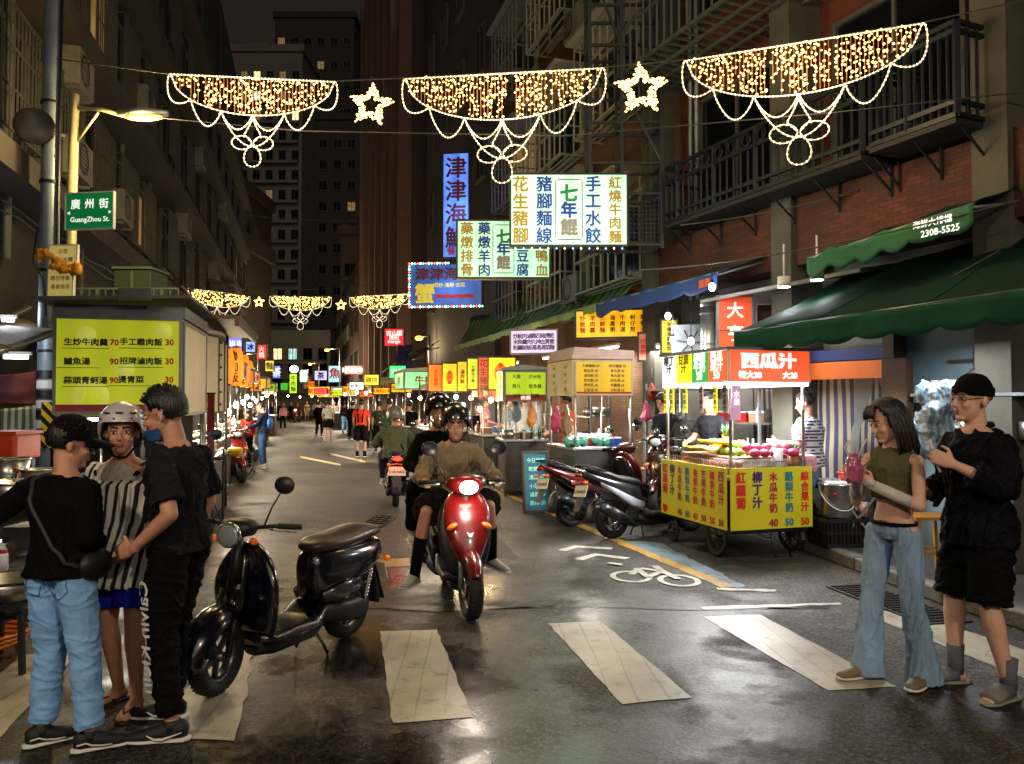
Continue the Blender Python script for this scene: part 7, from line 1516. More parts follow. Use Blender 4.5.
# second left stall: flat awning, cream folded shutter, lanterns, counters
sB = V((-3.95, 9.9, 0))
t = thing('shutter_stall', 'stall with cream folded side shutters standing behind the metal box stall', 'food stall', sB, L10)
b = MB(); b.box((-.5, 1.2, 2.72), (1.9, 3.0, .05)); b.box((.42, 1.0, 2.66), (.05, 2.8, .12)); b.build('roof', mat('brown_sheet', '3c3028', .6, .3, var=.3), t)
for i, (y, w_) in enumerate([(.25, .62), (1.05, .62), (1.8, .5)]):
    panel(t, (.0-.02*i, y, 2.02), PI/2-.25, w_, 1.0, MATS['cream_board'], [], d=.04, frame=WOOD, fw=.03, name='shutter')
b = MB()
for k in range(6): b.bar((.02, .7+.0*k, 1.6+.17*k), (.12, .72, 1.62+.17*k), .03)
b.build('hinge', BLK, t)
b = MB(); b.box((-.45, 1.2, .86), (.95, 2.6, .05)); b.build('counter_top', STEEL, t); b = MB(); b.box((-.45, 1.2, .42), (.85, 2.5, .8)); b.build('cabinet', mat('dull_steel', '5c5a56', .4, .7, var=.3), t)
for x in (0, -.9):
    for y in (0, 2.4): b = MB(); b.cyl((x, y, 0), (x, y, 2.7), .02, n=8); b.build('post', STEEL, t)
b = MB(); b.tube([(.12, -.1, 0), (.12, -.1, .95), (.12, .1, 1.0), (.12, .9, 1.0), (.12, 1.0, .95), (.12, 1.0, 0)], .018, 8); b.build('guard_rail', STEEL, t)
o = thing('red_banner', 'narrow dark red cloth banner hanging on the post behind the metal box stall', 'banner', V((P(211, 402, 9.75).x, 9.75, 1.2))); b = MB(); b.box((0, 0, 0), (.09, .015, 1.1)); b.build('cloth', mat('dark_red_cloth', '6c1420', .8, var=.2), o); b = MB(); b.cyl((-.06, 0, .56), (.06, 0, .56), .01); b.build('rod', WOOD, o)
for i, (px, py, Y, r, h) in enumerate([(236, 367, 16, .16, .8), (243, 371, 19, .17, .8), (248, 374, 23, .17, .8), (227, 366, 13.5, .13, .62)]):
    lantern(P(px, py, Y), r, h, ['tall orange paper lantern, second in the left row', 'tall orange paper lantern, third in the left row', 'farthest orange paper lantern of the left row', 'nearest orange paper lantern beside the cream shutters'][i], txt='魯肉飯')
for i, (px, py, Y, pw) in enumerate([(236, 405, 14.5, 30), (243, 402, 17, 22), (247, 397, 19, 14), (228, 412, 13, 10), (253, 398, 24, 14)]): bulb(P(px, py, Y), ['brightest bare bulb of the left stalls near the lanterns', 'bare bulb just right of the brightest one on the left', 'bare bulb above the shopping woman', 'low bare bulb over the nearest left counter', 'far bare bulb beyond the shopping woman'][i], pw*1.8, r=.05)
# further left stalls
for i, (s, lb, sg) in enumerate([(5.2, 'stall with bright counter right below the orange paper lanterns', 'lit'), (9.2, 'stall with a violet banner behind the shopping woman', ''), (14.5, 'stall with red and yellow boards halfway down the left side', ''), (22, 'far left stall with a yellow sign box', ''), (31, 'farthest left stall near the street end', '')]):
    p = V((-3.6, 8, 0))+V((-.26, .966, 0))*s
    mm = [CRM, mat('violet_board', '5038a0', .5, var=0, emit=.4, ecol='6040c0'), ORG, YEL, LIME][i]
    t = stall(lb, p, R(15), 1.0, 2.4, (2.2, 2.55), [('front', mm, [(['滷味拼盤', '冰品豆花', '蚵仔煎', '臭豆腐', '炭烤雞排'][i], 0, 0, .2, INKR if i % 2 else INKB, dict(bold=.03))]), ('street', mm, [(['滷味拼盤', '冰品豆花', '蚵仔煎', '臭豆腐', '炭烤雞排'][i]*2, 0, 0, .2, INKR if i % 2 else INKB, dict(bold=.03))])], side=-1, cm=mat('red_cabinet', '4c1814', .5, var=.3) if i % 2 == 0 else None)
    light('stall_light', (-.5, 1.2, 2.1), [220, 220, 230, 260, 260][i], (1, .86, .66), .5, t, 'AREA')
    rnd = random.Random(i)
    if i < 3:
        for k in range(8):
            o = tag(MB().lathe([(0, 0), (.08, 0), (.12, .07), (.112, .07), (.076, .01), (0, .01)], 14).build('food_tray', STEEL), 'round steel tray of food on the counter of the %s' % ['stall below the lanterns', 'violet bannered stall', 'red and yellow boarded stall'][i], 'tray', 'steel trays on the left counters %d' % i)
            o.location = p+Rz(R(15)).to_3x3() @ V((-.2-.28*(k % 2), .3+.5*(k//2), 1.002)); MB().ell((0, 0, .05), (.09, .09, .035), n=10).build('food', [MATS['orange_peel'], MATS['banana_peel'], MATS['red_fruit'], mat('fried_food', '8a5420', .6, var=.4)][k % 4], o)
# right far stalls
for i, (Y, px, W, mm, txt, lb) in enumerate([(21, 404, 1.1, mat('backlit_mint', '80e090', .4, var=0, emit=.7, ecol='90f0a0', evar=.2), '牛排', 'white framed stall with a mint green sign beside the man in black'), (29, 372, 1.2, CRM, '小吃', 'plain stall behind the man in the green shirt'), (36, 350, 1.4, YEL, '鹽酥雞', 'yellow signed stall left of the orange vest man'), (46, 333, 1.4, WF, '蔥油餅', 'far white lit stall on the right side'), (57, 318, 1.6, YEL, '燒酒螺', 'far yellow signed stall near the street end')]):
    t = stall(lb, V((P(px, 402, Y).x, Y, 0)), R(15), W, 2.2, (2.0, 2.5), [('front', mm, [(txt, 0, 0, .26, INKR, dict(bold=.03))]), ('street', mm, [(txt, 0, 0, .26, INKR, dict(bold=.03))])], roof=WHT)
    light('stall_light', (W/2, 1.1, 1.95), [190, 210, 240, 330, 360][i], (1, .9, .74), .5, t, 'AREA')
hang_sign('stall_sign', 'yellow sign with red writing over the far right stalls', 309, 387, 330, 395, 50, YEL, [('炭烤香腸', 0, 0, .7, INKR, O(bold=.03))])
for i, (px, py, Y) in enumerate([(357, 392, 34), (381, 390, 28), (335, 392, 44), (322, 393, 54), (300, 397, 64), (268, 395, 40)]): bulb(P(px, py, Y), ['far bulb over the orange vest man', 'far bulb over the green shirted man', 'far bulb over the white shirt walker', 'tiny far bulb on the right near the street end', 'tiny bulb at the very end of the street', 'far bulb on the left behind the dark jacket walker'][i], 30, r=.07)
# parked scooters and bicycle at the left stalls
scooter('scooter', 'parked dark scooter with its lit headlight facing out beside the cream shutters', G(205, 540)+V((-.1, 0, 0)), R(200), 'modern', paint('grey_gloss', '3c3c40'), lit=True, lean=.05)
scooter('scooter', 'parked red and black scooter behind the guard rail in the left row', G(228, 480)+V((-.2, .4, 0)), R(215), 'modern', paint('maroon_gloss', '5c1418'), lean=.06)
scooter('scooter', 'parked white scooter farther along the left row', G(232, 462)+V((-.4, .6, 0)), R(235), 'modern', paint('white_gloss', 'a8a8a4'), lean=.06)
bicycle('red bicycle with a wire basket parked beside the shopping woman', G(252, 478)+V((-.2, 0, 0)), R(160), paint('red_bike', '7c1c18'))
o = tag(MB().box((0, 0, .0), (.24, .2, .16)).build('yellow_bag', mat('yellow_plastic', 'c8a418', .5, var=.2, bump=.3), None, bev=.05), 'small yellow bag on the scooter row at the left', 'bag'); o.location = G(241, 452, .8)+V((-.1, 0, 0)); MB().tube([(-.06, 0, .07), (-.03, 0, .14), (.03, 0, .14), (.06, 0, .07)], .006, 5).build('handle', REDP, o)
# parked scooters on the right
PL = lambda a: R(a)
sc1 = scooter('scooter', 'parked black scooter with red tail cowl, left of the two beside the menu stall', G(572, 528)+V((.0, .10, 0)), R(-58), 'modern', paint('red_black_gloss', '5c0c10'), lean=-.10, trim=paint('black_gloss', '0c0c10'))
sc2 = scooter('scooter', 'parked silver and black scooter next to the juice cart banner', G(614, 540)+V((.0, .10, 0)), R(-62), 'modern', paint('grey_black_gloss', '16181c'), lean=-.10, rack=False, plastic=paint('silver_gloss', '8c9098'))
scooter('scooter', 'third parked scooter with a dark red front, deepest between menu stall and juice cart', V((2.55, 11.2, .13)), R(150), 'modern', paint('red_gloss2', '300a0c'), lean=.08)
# retro scooter in front
rp, fp = G(345, 637), G(226, 688); hd = (fp-rp).to_2d(); rz_ = math.atan2(-hd.x, hd.y)
rs = scooter('retro_scooter', 'dark blue retro scooter with brown seat parked on the crossing', V((rp.x, rp.y, 0)), rz_, 'retro', paint('navy_gloss', '070a18', .2), trim=paint('navy_dark', '0a0a12', .25), seat=BROWNL, steer=.22, lean=-.03, plate=True); rs.scale = (.96, .96, .94)

# ---------------- odds and ends on the counters
JARM = [mat('jar_sauce', '5c2410', .2, var=.2, coat=1), mat('jar_green', '1c4c28', .2, var=.2, coat=1), mat('jar_clear', 'a8b0ac', .15, var=.1), MATS['milky_plastic']]
def clutter(o, yaw, x0, x1, y0, y1, z, n, where, seed):
    rnd = random.Random(seed); T = Tr(o) @ Rz(yaw)
    for i in range(n):
        c = T @ V((rnd.uniform(x0, x1), rnd.uniform(y0, y1), z)); k = rnd.choice(['jar', 'pot', 'bowl', 'box', 'bottle'])
        if k == 'jar': r = rnd.uniform(.03, .05); o_ = MB().lathe([(0, 0), (r, 0), (r, .12), (r*.8, .14), (0, .14)], 12).build(k, rnd.choice(JARM)); p = MB().cyl((0, 0, .138), (0, 0, .16), r*.85).build('lid', rnd.choice([REDP, GALV, WHT]), o_)
        elif k == 'pot': r = rnd.uniform(.10, .15); o_ = MB().lathe([(0, 0), (r, 0), (r, .16), (r*.93, .16), (r*.9, .02), (0, .02)], 18).build(k, STEEL); p = MB().tube([(r, -.03, .12), (r+.04, 0, .12), (r, .03, .12)], .006, 5).build('handle', STEEL, o_)
        elif k == 'bowl': r = rnd.uniform(.07, .1); o_ = MB().lathe([(0, 0), (r*.5, 0), (r, .06), (r*.93, .06), (0, .012)], 16).build(k, rnd.choice([WHT, REDP, MATS['mint_plastic']])); p = MB().ell((0, 0, .035), (r*.7, r*.7, .03), n=10).build('food', rnd.choice([MATS['fried_food'], MATS['orange_peel'], MATS['leaf']]), o_)
        elif k == 'box': w = rnd.uniform(.1, .2); o_ = MB().box((0, 0, .06), (w, w*.8, .12)).build(k, rnd.choice([WHT, BLUEP, mat('cardboard', '6c5034', .8, var=.2), REDP])); p = MB().box((0, 0, .125), (w+.01, w*.8+.01, .02)).build('lid', WHT, o_)
        else: o_ = MB().lathe([(0, 0), (.032, 0), (.034, .14), (.014, .19), (.014, .22), (0, .22)], 12).build(k, rnd.choice(JARM)); p = MB().cyl((0, 0, .22), (0, 0, .24), .015).build('cap', rnd.choice([REDP, WHT]), o_)
        o_.location = c; o_.rotation_euler.z = rnd.random()*6; tag(o_, {'jar': 'lidded condiment jar', 'pot': 'steel pot', 'bowl': 'small bowl of food', 'box': 'small lidded box', 'bottle': 'capped bottle'}[k]+' standing on '+where, k, k+'s on '+where)
mat('fried_food', '8a5420', .6, var=.4)
clutter(st1, R(14), .1, .85, .1, 1.2, 1.002, 14, 'the counter of the amber menu stall', 1)
clutter(st2, R(8), .1, .7, .05, .2, 1.002, 8, 'the counter of the lime menu stall', 2)
clutter(V((P(482, 402, 15.4).x, 15.4, 0)), R(14), .05, .9, .1, 1.2, 1.002, 14, 'the steel counter under the largest yellow board', 3)
clutter(V((P(430, 402, 17.6).x, 17.6, 0)), R(14), .05, .9, .1, 2.1, 1.002, 16, 'the steel counter under the oval board', 4)
clutter(V((P(404, 402, 21).x, 21, 0)), R(15), .05, 1.0, .1, 2.1, 1.002, 12, 'the counter of the mint signed stall', 5)
clutter(sB, L10, -.9, .0, .0, 2.3, .888, 22, 'the counter of the cream shuttered stall', 6)
clutter(V((P(20, 402, 6.0).x, 6.0, 0)), R(10), -.7, .15, .1, .8, .862, 8, 'the left stainless worktop', 7)
clutter(V((P(20, 402, 6.0).x, 6.0, 0)), R(10), -.7, .1, .1, .7, .317, 7, 'the lower shelf of the left worktop', 8)
clutter(onf(-.35, .5, 0), yaw1, .0, 1.4, .05, .2, 1.317, 8, 'the lower kiosk shelf', 9)
for i, (px, py, Y, m_, h_) in enumerate([(556, 418, 11.2, 'b04060', .42), (566, 421, 11.3, '8c6c50', .5), (531, 415, 12.8, 'c07830', .4), (646, 412, 11.6, 'c05070', .3), (516, 412, 13.6, '3c5c78', .35), (652, 392, 11.9, 'a83c30', .25)]):
    t = thing('hanging_bag', ['pink cloth bag hanging on the left post of the amber stall', 'long brown bag hanging inside the amber menu stall', 'orange bag hanging between the lime and amber stalls', 'pink plastic bag hanging right of the amber stall', 'blue bag hanging under the lime menu panel', 'small red bag hanging under the salmon wall menu'][i], 'bag', P(px, py, Y)); b = MB(); b.tube([(0, 0, -h_/2), (0, 0, -h_*.3), (.01, 0, .0), (0, 0, h_*.35), (0, 0, h_/2)], [(.03, .02), (.085, .05), (.075, .045), (.04, .03), (.012, .012)], 12)
    remesh(b, 'bag_body', mat('bag_'+m_, m_, .5, var=.3, bump=.3), t, .012, 1, .02, (12, 12, 5), i); b = MB(); b.cyl((0, 0, h_/2), (0, 0, h_/2+.25), .004, n=5); b.build('cord', WIRE, t)
# shop interiors behind the right stalls: tube lights added to brighten the walls, shelves, diners
for i, (c, yw_) in enumerate([(onf(2.6, .45, 2.5), yaw1), (onf(3.9, .45, 2.5), yaw1), (on2(1.6, .45, 2.6), yaw2), (on2(4.4, .45, 2.6), yaw2), (on2(7.4, .45, 2.6), yaw2)]):
    t = thing('tube_light', ['tube light over the tables behind the juice cart', 'tube light at the corner of the two brick buildings', 'tube light behind the amber menu stall', 'tube light behind the lime menu stall', 'tube light behind the largest yellow board', 'tube light over the striped curtain'][i], 'tube light', c, yw_, 'tube lights under the right awnings')
    b = MB(); b.cyl((-.55, 0, 0), (.55, 0, 0), .018); b.build('tube', MATS['tube_white'], t); b = MB(); b.box((0, 0, .045), (1.2, .07, .04)); b.build('fitting', WHT, t); light('tube_glow', (0, 0, -.06), [28, 30, 35, 45, 45][i], (1, .96, .88), .5, t, 'AREA')
def rack(c, yw_, label, seed):
    t = thing('shelf_rack', label, 'rack', c, yw_, 'steel racks along the right wall'); b = MB(); [b.bar((x, y, 0), (x, y, 1.8), .03) for x in (-.5, .5) for y in (-.18, .18)]; b.build('rack_frame', GALV, t)
    for z in (.35, .8, 1.25, 1.7): b = MB(); b.box((0, 0, z), (1.0, .38, .025)); b.build('shelf', STEEL, t)
    for k, z in enumerate((.35, .8, 1.25)): clutter(V(c), yw_, -.42, .42, -.12, .12, z+.014, 6, 'the rack %s, %s shelf' % (label.split('rack ')[1], ('bottom', 'middle', 'upper')[k]), seed+k)
rack(onf(3.5, .5, .13), yaw1, 'steel rack behind the amber menu stall', 40); rack(onf(2.0, .5, .13), yaw1, 'steel rack behind the wall fan', 50); rack(on2(2.2, .5, .13), yaw2, 'steel rack behind the lime menu stall', 60); rack(on2(5.4, .5, .13), yaw2, 'steel rack behind the lit yellow boards', 70)
for i, s_ in enumerate((5.2, 9.2, 14.5)): clutter(V((-3.6, 8, 0))+V((-.26, .966, 0))*s_, R(15), -.9, -.1, .1, 2.3, 1.002, 10, 'the %s left counter' % ('first', 'second', 'third')[i], 20+i)
# ================================================================ people
# --- three in the left foreground
def strap_bag(root, j, s, Mh, spn):
    b = MB(); pts = [V((-.12, .05, 1.42)), V((-.135, -.06, 1.40)), V((-.09, -.135, 1.30)), V((.04, -.155, 1.12)), V((.15, -.13, .98)), V((.185, -.02, .93))]
    b.tube(snapped(root, 'sweatshirt', [p*s for p in pts]), .012, 6); b.build('strap', mat('black_webbing', '1c1c20', .6, var=.1), root)
    b = MB(); b.ell(V((.19, .03, .95))*s, (.045, .10, .075), n=14); b.build('shoulder_bag', mat('black_nylon', '0a0a0c', .5, var=.2, bump=.2), root)
def cap_hat(m, brim=1, yaw=0, peak=True, beanie=False):
    def f(root, j, s, Mh, spn):
        b = MB(); b.T = Mh @ Tr(0, -.008, .035) @ Rz(yaw)
        k = 10; b.lathe([(.1 if not beanie else .092, -.005)]+[((.1 if not beanie else .094)*math.cos(PI/2*i/k)**.8, .005+(.112 if not beanie else .10)*math.sin(PI/2*i/k)) for i in range(k)]+[(0, .118 if not beanie else .106)], 28, M=Matrix.Diagonal((.88, 1.04, 1, 1))); o = b.build('cap' if not beanie else 'beanie', m, root)
        if beanie: c = MB(); c.T = b.T; c.lathe([(.094, -.012), (.098, 0), (.098, .03), (.093, .036)], 28, M=Matrix.Diagonal((.89, 1.05, 1, 1)), cap=False); c.build('cuff', m, o)
        if peak:
            c = MB(); c.T = b.T; c.sheet(lambda u, w: ((.083)*math.cos(PI*u)*(1-.1*w), .075+.10*w*math.sin(PI*u)**.5+.028*math.sin(PI*u), .008-.02*w*w-.02*abs(math.cos(PI*u))*w), 16, 5, th=.006); c.build('peak', m, o)
    return f
def all_(*fs):
    def f(*a):
        for g in fs: g(*a)
    return f
p1 = V((G(54, 752).x, G(58, 752).y+.03, 0))
def p1x(root, j, s, Mh, spn):
    strap_bag(root, j, s, Mh, spn)
    for sg in (-1, 1):
        b = MB(); c = V((sg*.075, -.142, .86))*s; w_, h_ = .065*s, .075*s
        q = [V((-w_, 0, h_)), V((w_, 0, h_)), V((w_, -.004, -h_*.5)), V((0, -.006, -h_)), V((-w_, -.004, -h_*.5)), V((-w_, 0, h_))]
        b.tube(snapped(root, 'jeans', [c+p for p in q], .001, 4), .0028, 5); b.build('back_pocket', cloth('denim_seam', '4a6a94'), root)
person('man in a black sweatshirt, backwards black cap and pale blue jeans seen from behind', p1, R(-14), 1.57,
       dict(pelvis=(0, 0, .94), neck=(.0, .03, 1.42), head=(-.015, .07, 1.56), elL=(-.40, -.02, 1.20), wrL=(-.60, .12, 1.13), shR=(.165, .0, 1.33), elR=(.205, -.04, 1.10), wrR=(.09, .15, 1.03), knR=(.13, .03, .49), anR=(.17, .03, .085), knL=(-.10, .05, .49), anL=(-.12, .02, .085), toeR=(.75, .7, 0), toeL=(.6, .8, 0)),
       dict(mat=C_BLACK, sleeve='long', hem=-.11, loose=.018, body=.022, srad=.02, amp=.009, name='sweatshirt'), dict(mat=C_JEAN, loose=.016, hemr=.008, amp=.006, name='jeans'), dict(mat=SHOEB, mark='wave'), hair='short', head=(-38, -8), vox=.0075, extra=all_(p1x, cap_hat(C_BLACK, yaw=R(-12))), build=.95)
STR = stripes('black_white_stripes', '101014', 'c8c4ba', 7.0, 'X', ratio=.36, ang=(0, R(9), 0))
p2 = G(122, 706); p2.z = 0
def p2x(root, j, s, Mh, spn):
    b = MB(); pts = [(-.13, .085, 1.36), (-.07, .125, 1.26), (0, .14, 1.19), (.07, .125, 1.26), (.13, .085, 1.36)]; b.tube([V(p)*s for p in pts], [(.012, .006)]*5, 6, side=(0, 0, 1)); b.build('neck_trim', C_BLACK, root)
    b = MB(); b.tube([V((-.19, .0, 1.20))*s, V((-.1, .14, 1.23))*s, V((0, .155, 1.13))*s, V((.1, .14, 1.23))*s, V((.19, .0, 1.20))*s], [(.03, .008)]*5, 6, side=(0, 0, 1))
def yoke(b, j, spn, s): pass
r2, j2, M2 = person('middle aged person in a white bike helmet, striped tunic and blue shorts between two men', p2, PI-R(4), 1.60,
       dict(elR=(.24, -.01, 1.08), wrR=(.17, .16, .94), elL=(-.24, .0, 1.08), wrL=(-.17, .17, .96), anR=(.07, -.08, .085), knR=(.09, 0, .48), anL=(-.12, .06, .085), knL=(-.11, .07, .48), toeL=(-.1, 1, 0), toeR=(.4, .9, 0)),
       dict(mat=STR, sleeve='short', slen=.9, hem=-.42, loose=.03, body=.02, srad=.026, neck=.82, flare=.06, amp=.009, nsc=(14, 14, 3), name='tunic'), dict(mat=C_BLUE, len='mid', loose=.02, hemr=.01, name='shorts'), dict(mat=mat('brown_sandal', '30180c', .6), kind='flipflop'), hair='short', head=(24, 2), vox=.0075, extra=p2x, build=1.16)
helmet(r2, M2, mat('white_helmet', 'b4b0b4', .3, var=.08, coat=.5), vents=True)
b = MB()
b.tube([V((0, .005, 1.41))*.94, V((0, .01, 1.37))*.94, V((0, .015, 1.31))*.94, V((0, .02, 1.22))*.94], [(.078, .068), (.125, .095), (.172, .122), (.17, .125)], 22, side=(1, 0, 0)); remesh(b, 'lace_yoke', cloth('white_lace', 'b0aca4', bump=.8, scale=30, bscale=90), r2, .008, 2, .003)
p3 = V((G(176, 729).x, G(176, 729).y+.02, 0))
def p3x(root, j, s, Mh, spn):
    b = MB(); b.T = Mh; b.sheet(lambda u, w: (.066*math.sin((u-.5)*2.9), -.002+.094*math.cos((u-.5)*2.9)*(1-.12*w)+.012*math.sin(PI*u), -.06-.055*w), 16, 6, th=V((0, .004, 0))); o = b.build('face_mask', cloth('blue_mask', '2a4c80'), root)
    b = MB(); b.T = Mh
    for sg in (-1, 1): b.tube([(sg*.068, .03, -.07), (sg*.084, -.01, -.03), (sg*.085, -.03, .02), (sg*.08, -.005, .03)], .0022, 5)
    b.build('ear_loop', SOLE, o)
    hp, kn, an = j['hipL'], j['knL'], j['anL']
    a = lerp(hp, kn, .35); c = lerp(kn, an, .55); ax = (c-a); L_ = ax.length; ax.normalize(); out = V((-.85, .5, 0)); out = (out-ax*out.dot(ax)).normalized(); tg = ax.cross(out)
    tb = MB(); rr = .108*s
    put_text(tb, 'Calvin Klein', 0, 0, .115*s, 0, .015, fn=lambda x, z: a+ax*(L_*.5+x*.95)+out*(rr*(1.0-.18*(x/L_+.5))*math.cos(z/rr)+.014)+tg*(rr*math.sin(z/rr))); tb.build('lettering', SOLE, root)
    b = MB(); w_ = lerp(j['elL'], j['wrL'], .6); 
person('tall man in charcoal t-shirt and black lettered joggers, blue mask under his chin', p3, PI/2-R(8), 1.72,
       dict(head=(-.005, .085, 1.565), neck=(0, .03, 1.43), elL=(-.25, -.10, 1.10), wrL=(-.23, .10, .93), elR=(.24, -.02, 1.1), wrR=(.2, .08, .9), anL=(-.15, -.06, .085), knL=(-.12, .02, .485), anR=(.10, .10, .085), knR=(.10, .08, .49), toeL=(-.25, 1, 0), toeR=(-.15, 1, 0)),
       dict(mat=C_CHAR, sleeve='short', hem=-.10, loose=.016, body=.012, srad=.02, slen=.8, amp=.010, name='t_shirt'), dict(mat=C_BLACK, loose=.014, amp=.009, name='joggers'), dict(mat=mat('black_mesh_shoe', '101012', .6, var=.3, bump=.3, bscale=200), mark='swoosh'), hair='short', head=(8, -10), vox=.0075, extra=p3x, hands=(None, dict(d=(.2, 1, -.25), n=(1, 0, 0), curl=40)))
# --- the couple on the right
p4 = V((G(896, 681).x, G(896, 681).y, 0))
def p4x(root, j, s, Mh, spn):
    b = MB(); b.tube([spn(.04), spn(.075)], [(.140*s, .115*s), (.138*s, .113*s)], 26, side=(1, 0, 0)); o = b.build('belt', C_BLACK, root); MB().box(spn(.057)+V((0, .103*s, 0)), (.05, .008, .035)).build('buckle', CHROME, o)
    for q in 'LR':
        b = MB(); e, w_ = j['el'+q], j['wr'+q]; b.tube([lerp(e, w_, .22), lerp(e, w_, .5), w_+(w_-e).normalized()*.02], [.0385*s, .036*s, .0285*s], 14); b.tube([w_, w_+(w_-e).normalized()*.05], [(.035*s, .026*s), (.04*s, .024*s)], 12); b.build('arm_cover', cloth('white_arm_cover', 'c4c0b8'), root)
r4, j4, M4 = person('woman in an olive crop top and flared washed jeans drinking from a pink bag', p4, PI/2+R(28), 1.66,
       dict(elL=(-.21, .06, 1.08), wrL=(-.05, .25, 1.20), elR=(.19, .10, 1.07), wrR=(.05, .27, 1.27), head=(0, .045, 1.57), anL=(-.13, -.09, .09), knL=(-.11, .0, .49), anR=(.12, .10, .09), knR=(.10, .08, .49), toeL=(-.2, 1, 0), toeR=(.2, 1, 0)),
       dict(mat=C_OLIVE, sleeve='none', hem=.36, loose=.016, body=.012, neck=.97, amp=.007, name='crop_top'), dict(mat=C_JEAN2, loose=.004, hemr=.052, drop=-.10, waist=.06, amp=.008, nsc=(14, 14, 4), name='flared_jeans'), dict(mat=mat('tan_shoe', '6c5c48', .6)), hair='long', head=(-24, -16), vox=.0075, extra=p4x, female=True, skin=SKIN2, build=.87, hairmat=mat('brown_hair', '1c110c', .42, var=.3, scale=60, bump=.5, bscale=120, stretch=(1, 1, .12)),
       hands=(dict(d=(-.3, .35, .5), n=(-.8, .2, .1), curl=55), dict(d=(.55, .45, .45), n=(.6, .2, .3), curl=55)))
def inw(root_loc, rz, p): return V(root_loc)+Rz(rz).to_3x3() @ V(p)
dr = thing('drink_bag', 'clear plastic bag of pink drink with a straw held by the woman', 'drink', inw(p4, PI/2+R(28), V((-.0, .36, 1.30))*1.66/1.7), R(30))
b = MB(); rnd = random.Random(1)
for k in range(12): u = k/11; b.ell((rnd.uniform(-.015, .015), rnd.uniform(-.01, .01), -.07+u*.13), (.062*(1.1-u*.35), .05*(1.1-u*.4), .04), n=10)
b = MB(); b.tube([(0, 0, -.085), (0, 0, -.07), (0, 0, .0), (0, 0, .05), (0, 0, .085)], [(.04, .03), (.056, .042), (.058, .046), (.045, .036), (.02, .016)], 18); remesh(b, 'pouch', mat('pink_drink', 'a85070', .25, var=.35, scale=18, coat=.6), dr, .007, 1, .007, (26, 26, 26))
b = MB(); b.tube([(.0, -.0, -.02), (.01, -.05, .12), (.015, -.075, .17)], .005, 6); b.build('straw', WHT, dr); b = MB(); b.tube([(-.03, 0, .06), (-.045, .02, .12), (0, .03, .15), (.04, .02, .12), (.03, 0, .06)], [(.012, .004)]*5, 6); b.build('bag_neck', mat('clear_film', 'd0c0c8', .1, var=0, alpha=.5), dr)
p5 = V((G(981, 690).x, G(981, 690).y, 0))
def p5x(root, j, s, Mh, spn):
    b = MB(); b.T = Mh
    for sg in (-1, 1): b.tube([(sg*.033+.024*math.cos(a*PI/6), .093-.006*abs(math.cos(a*PI/6)), .002+.02*math.sin(a*PI/6)) for a in range(12)], .0022, 5, closed=True); b.tube([(sg*.057, .088, .008), (sg*.08, .0, .012)], .0022, 5)
    b.tube([(-.01, .1, .006), (.01, .1, .006)], .002, 5); b.build('glasses', mat('gold_wire', '9a7c40', .3, .9), root)
    for q in 'LR':
        an = j['an'+q]; b = MB(); b.tube([an-V((0, 0, .03*s)), an+V((0, 0, .05*s)), an+V((0, 0, .13*s))], [.042*s, .04*s, .047*s], 14); b.tube([an-V((0, 0, .03*s)), an+j['toe'+q]*.1*s-V((0, 0, .05*s)), an+j['toe'+q]*.17*s-V((0, 0, .062*s))], [(.045*s, .045*s), (.048*s, .032*s), (.04*s, .02*s)], 12); b.build('sock', cloth('grey_sock', '5c6068'), root)
    b = MB(); b.tube([spn(.99)+V((-.07, -.03, .01)), spn(1.0)+V((0, -.08, .02)), spn(.99)+V((.07, -.03, .01)), spn(.95)+V((.05, .07, .0)), spn(.9)+V((0, .10, 0))], [(.03, .012)]*5, 8); b.build('collar', C_NAVY, root)
r5, j5, M5 = person('man in a black brimless cap, oversized black jacket and wide shorts holding a white stick', p5, PI/2+R(6), 1.79,
       dict(elL=(-.27, .04, 1.12), wrL=(-.17, .26, 1.24), elR=(.26, .0, 1.10), wrR=(.22, .20, 1.02), anL=(-.14, -.05, .085), anR=(.12, .06, .085), knL=(-.11, .03, .485), knR=(.11, .07, .49), head=(0, .03, 1.575), toeL=(-.35, 1, 0), toeR=(.1, 1, 0)),
       dict(mat=C_NAVY, sleeve='long', slen=.62, wide=True, hem=-.26, loose=.016, body=.012, srad=.026, flare=.02, amp=.014, nsc=(8, 8, 5), name='jacket'), dict(mat=C_BLACK, len='knee', loose=.012, hemr=.004, amp=.010, name='shorts'), dict(mat=mat('grey_sandal', '7c806c', .6, var=.2), kind='slide', strap=mat('slide_strap', '6c6e64', .7, var=.3, bump=.5)), hair='crop', head=(6, 4), vox=.0075, extra=all_(p5x, cap_hat(C_BLACK, peak=False, beanie=True)), skin=SKIN2, hairmat=mat('buzz_hair', '6c5a4c', .7, var=.2, scale=80), build=1.08,
       hands=(dict(d=(-.2, .9, -.1), n=(-1, 0, .2), curl=50), dict(d=(.2, .7, .35), n=(.9, .2, .2), curl=60)))
for nm_, lb, (a, c), m, rr in (('white_stick', 'white stick pointing up from the hand of the man in the black cap', ((-.14, .33, 1.26), (-.10, .36, 1.44)), WHT, .007),):
    o = MB().cyl(inw(p5, PI/2+R(6), a)*1.0, inw(p5, PI/2+R(6), c), rr); tag(o.build(nm_, m), lb, 'stick')
cp = inw(p5, PI/2+R(6), (.16, .34, 1.02)); t = thing('drink_cup', 'red paper cup held low in front of the man in the black cap', 'cup', cp); b = MB(); b.lathe([(0, -.09), (.036, -.09), (.05, .07), (.046, .07), (0, .05)], 18); b.build('cup_wall', mat('red_cup', 'b82c20', .4, var=.1), t); b = MB(); b.lathe([(.05, .066), (.054, .07), (.05, .076)], 18, cap=False); b.build('rim', WHT, t)
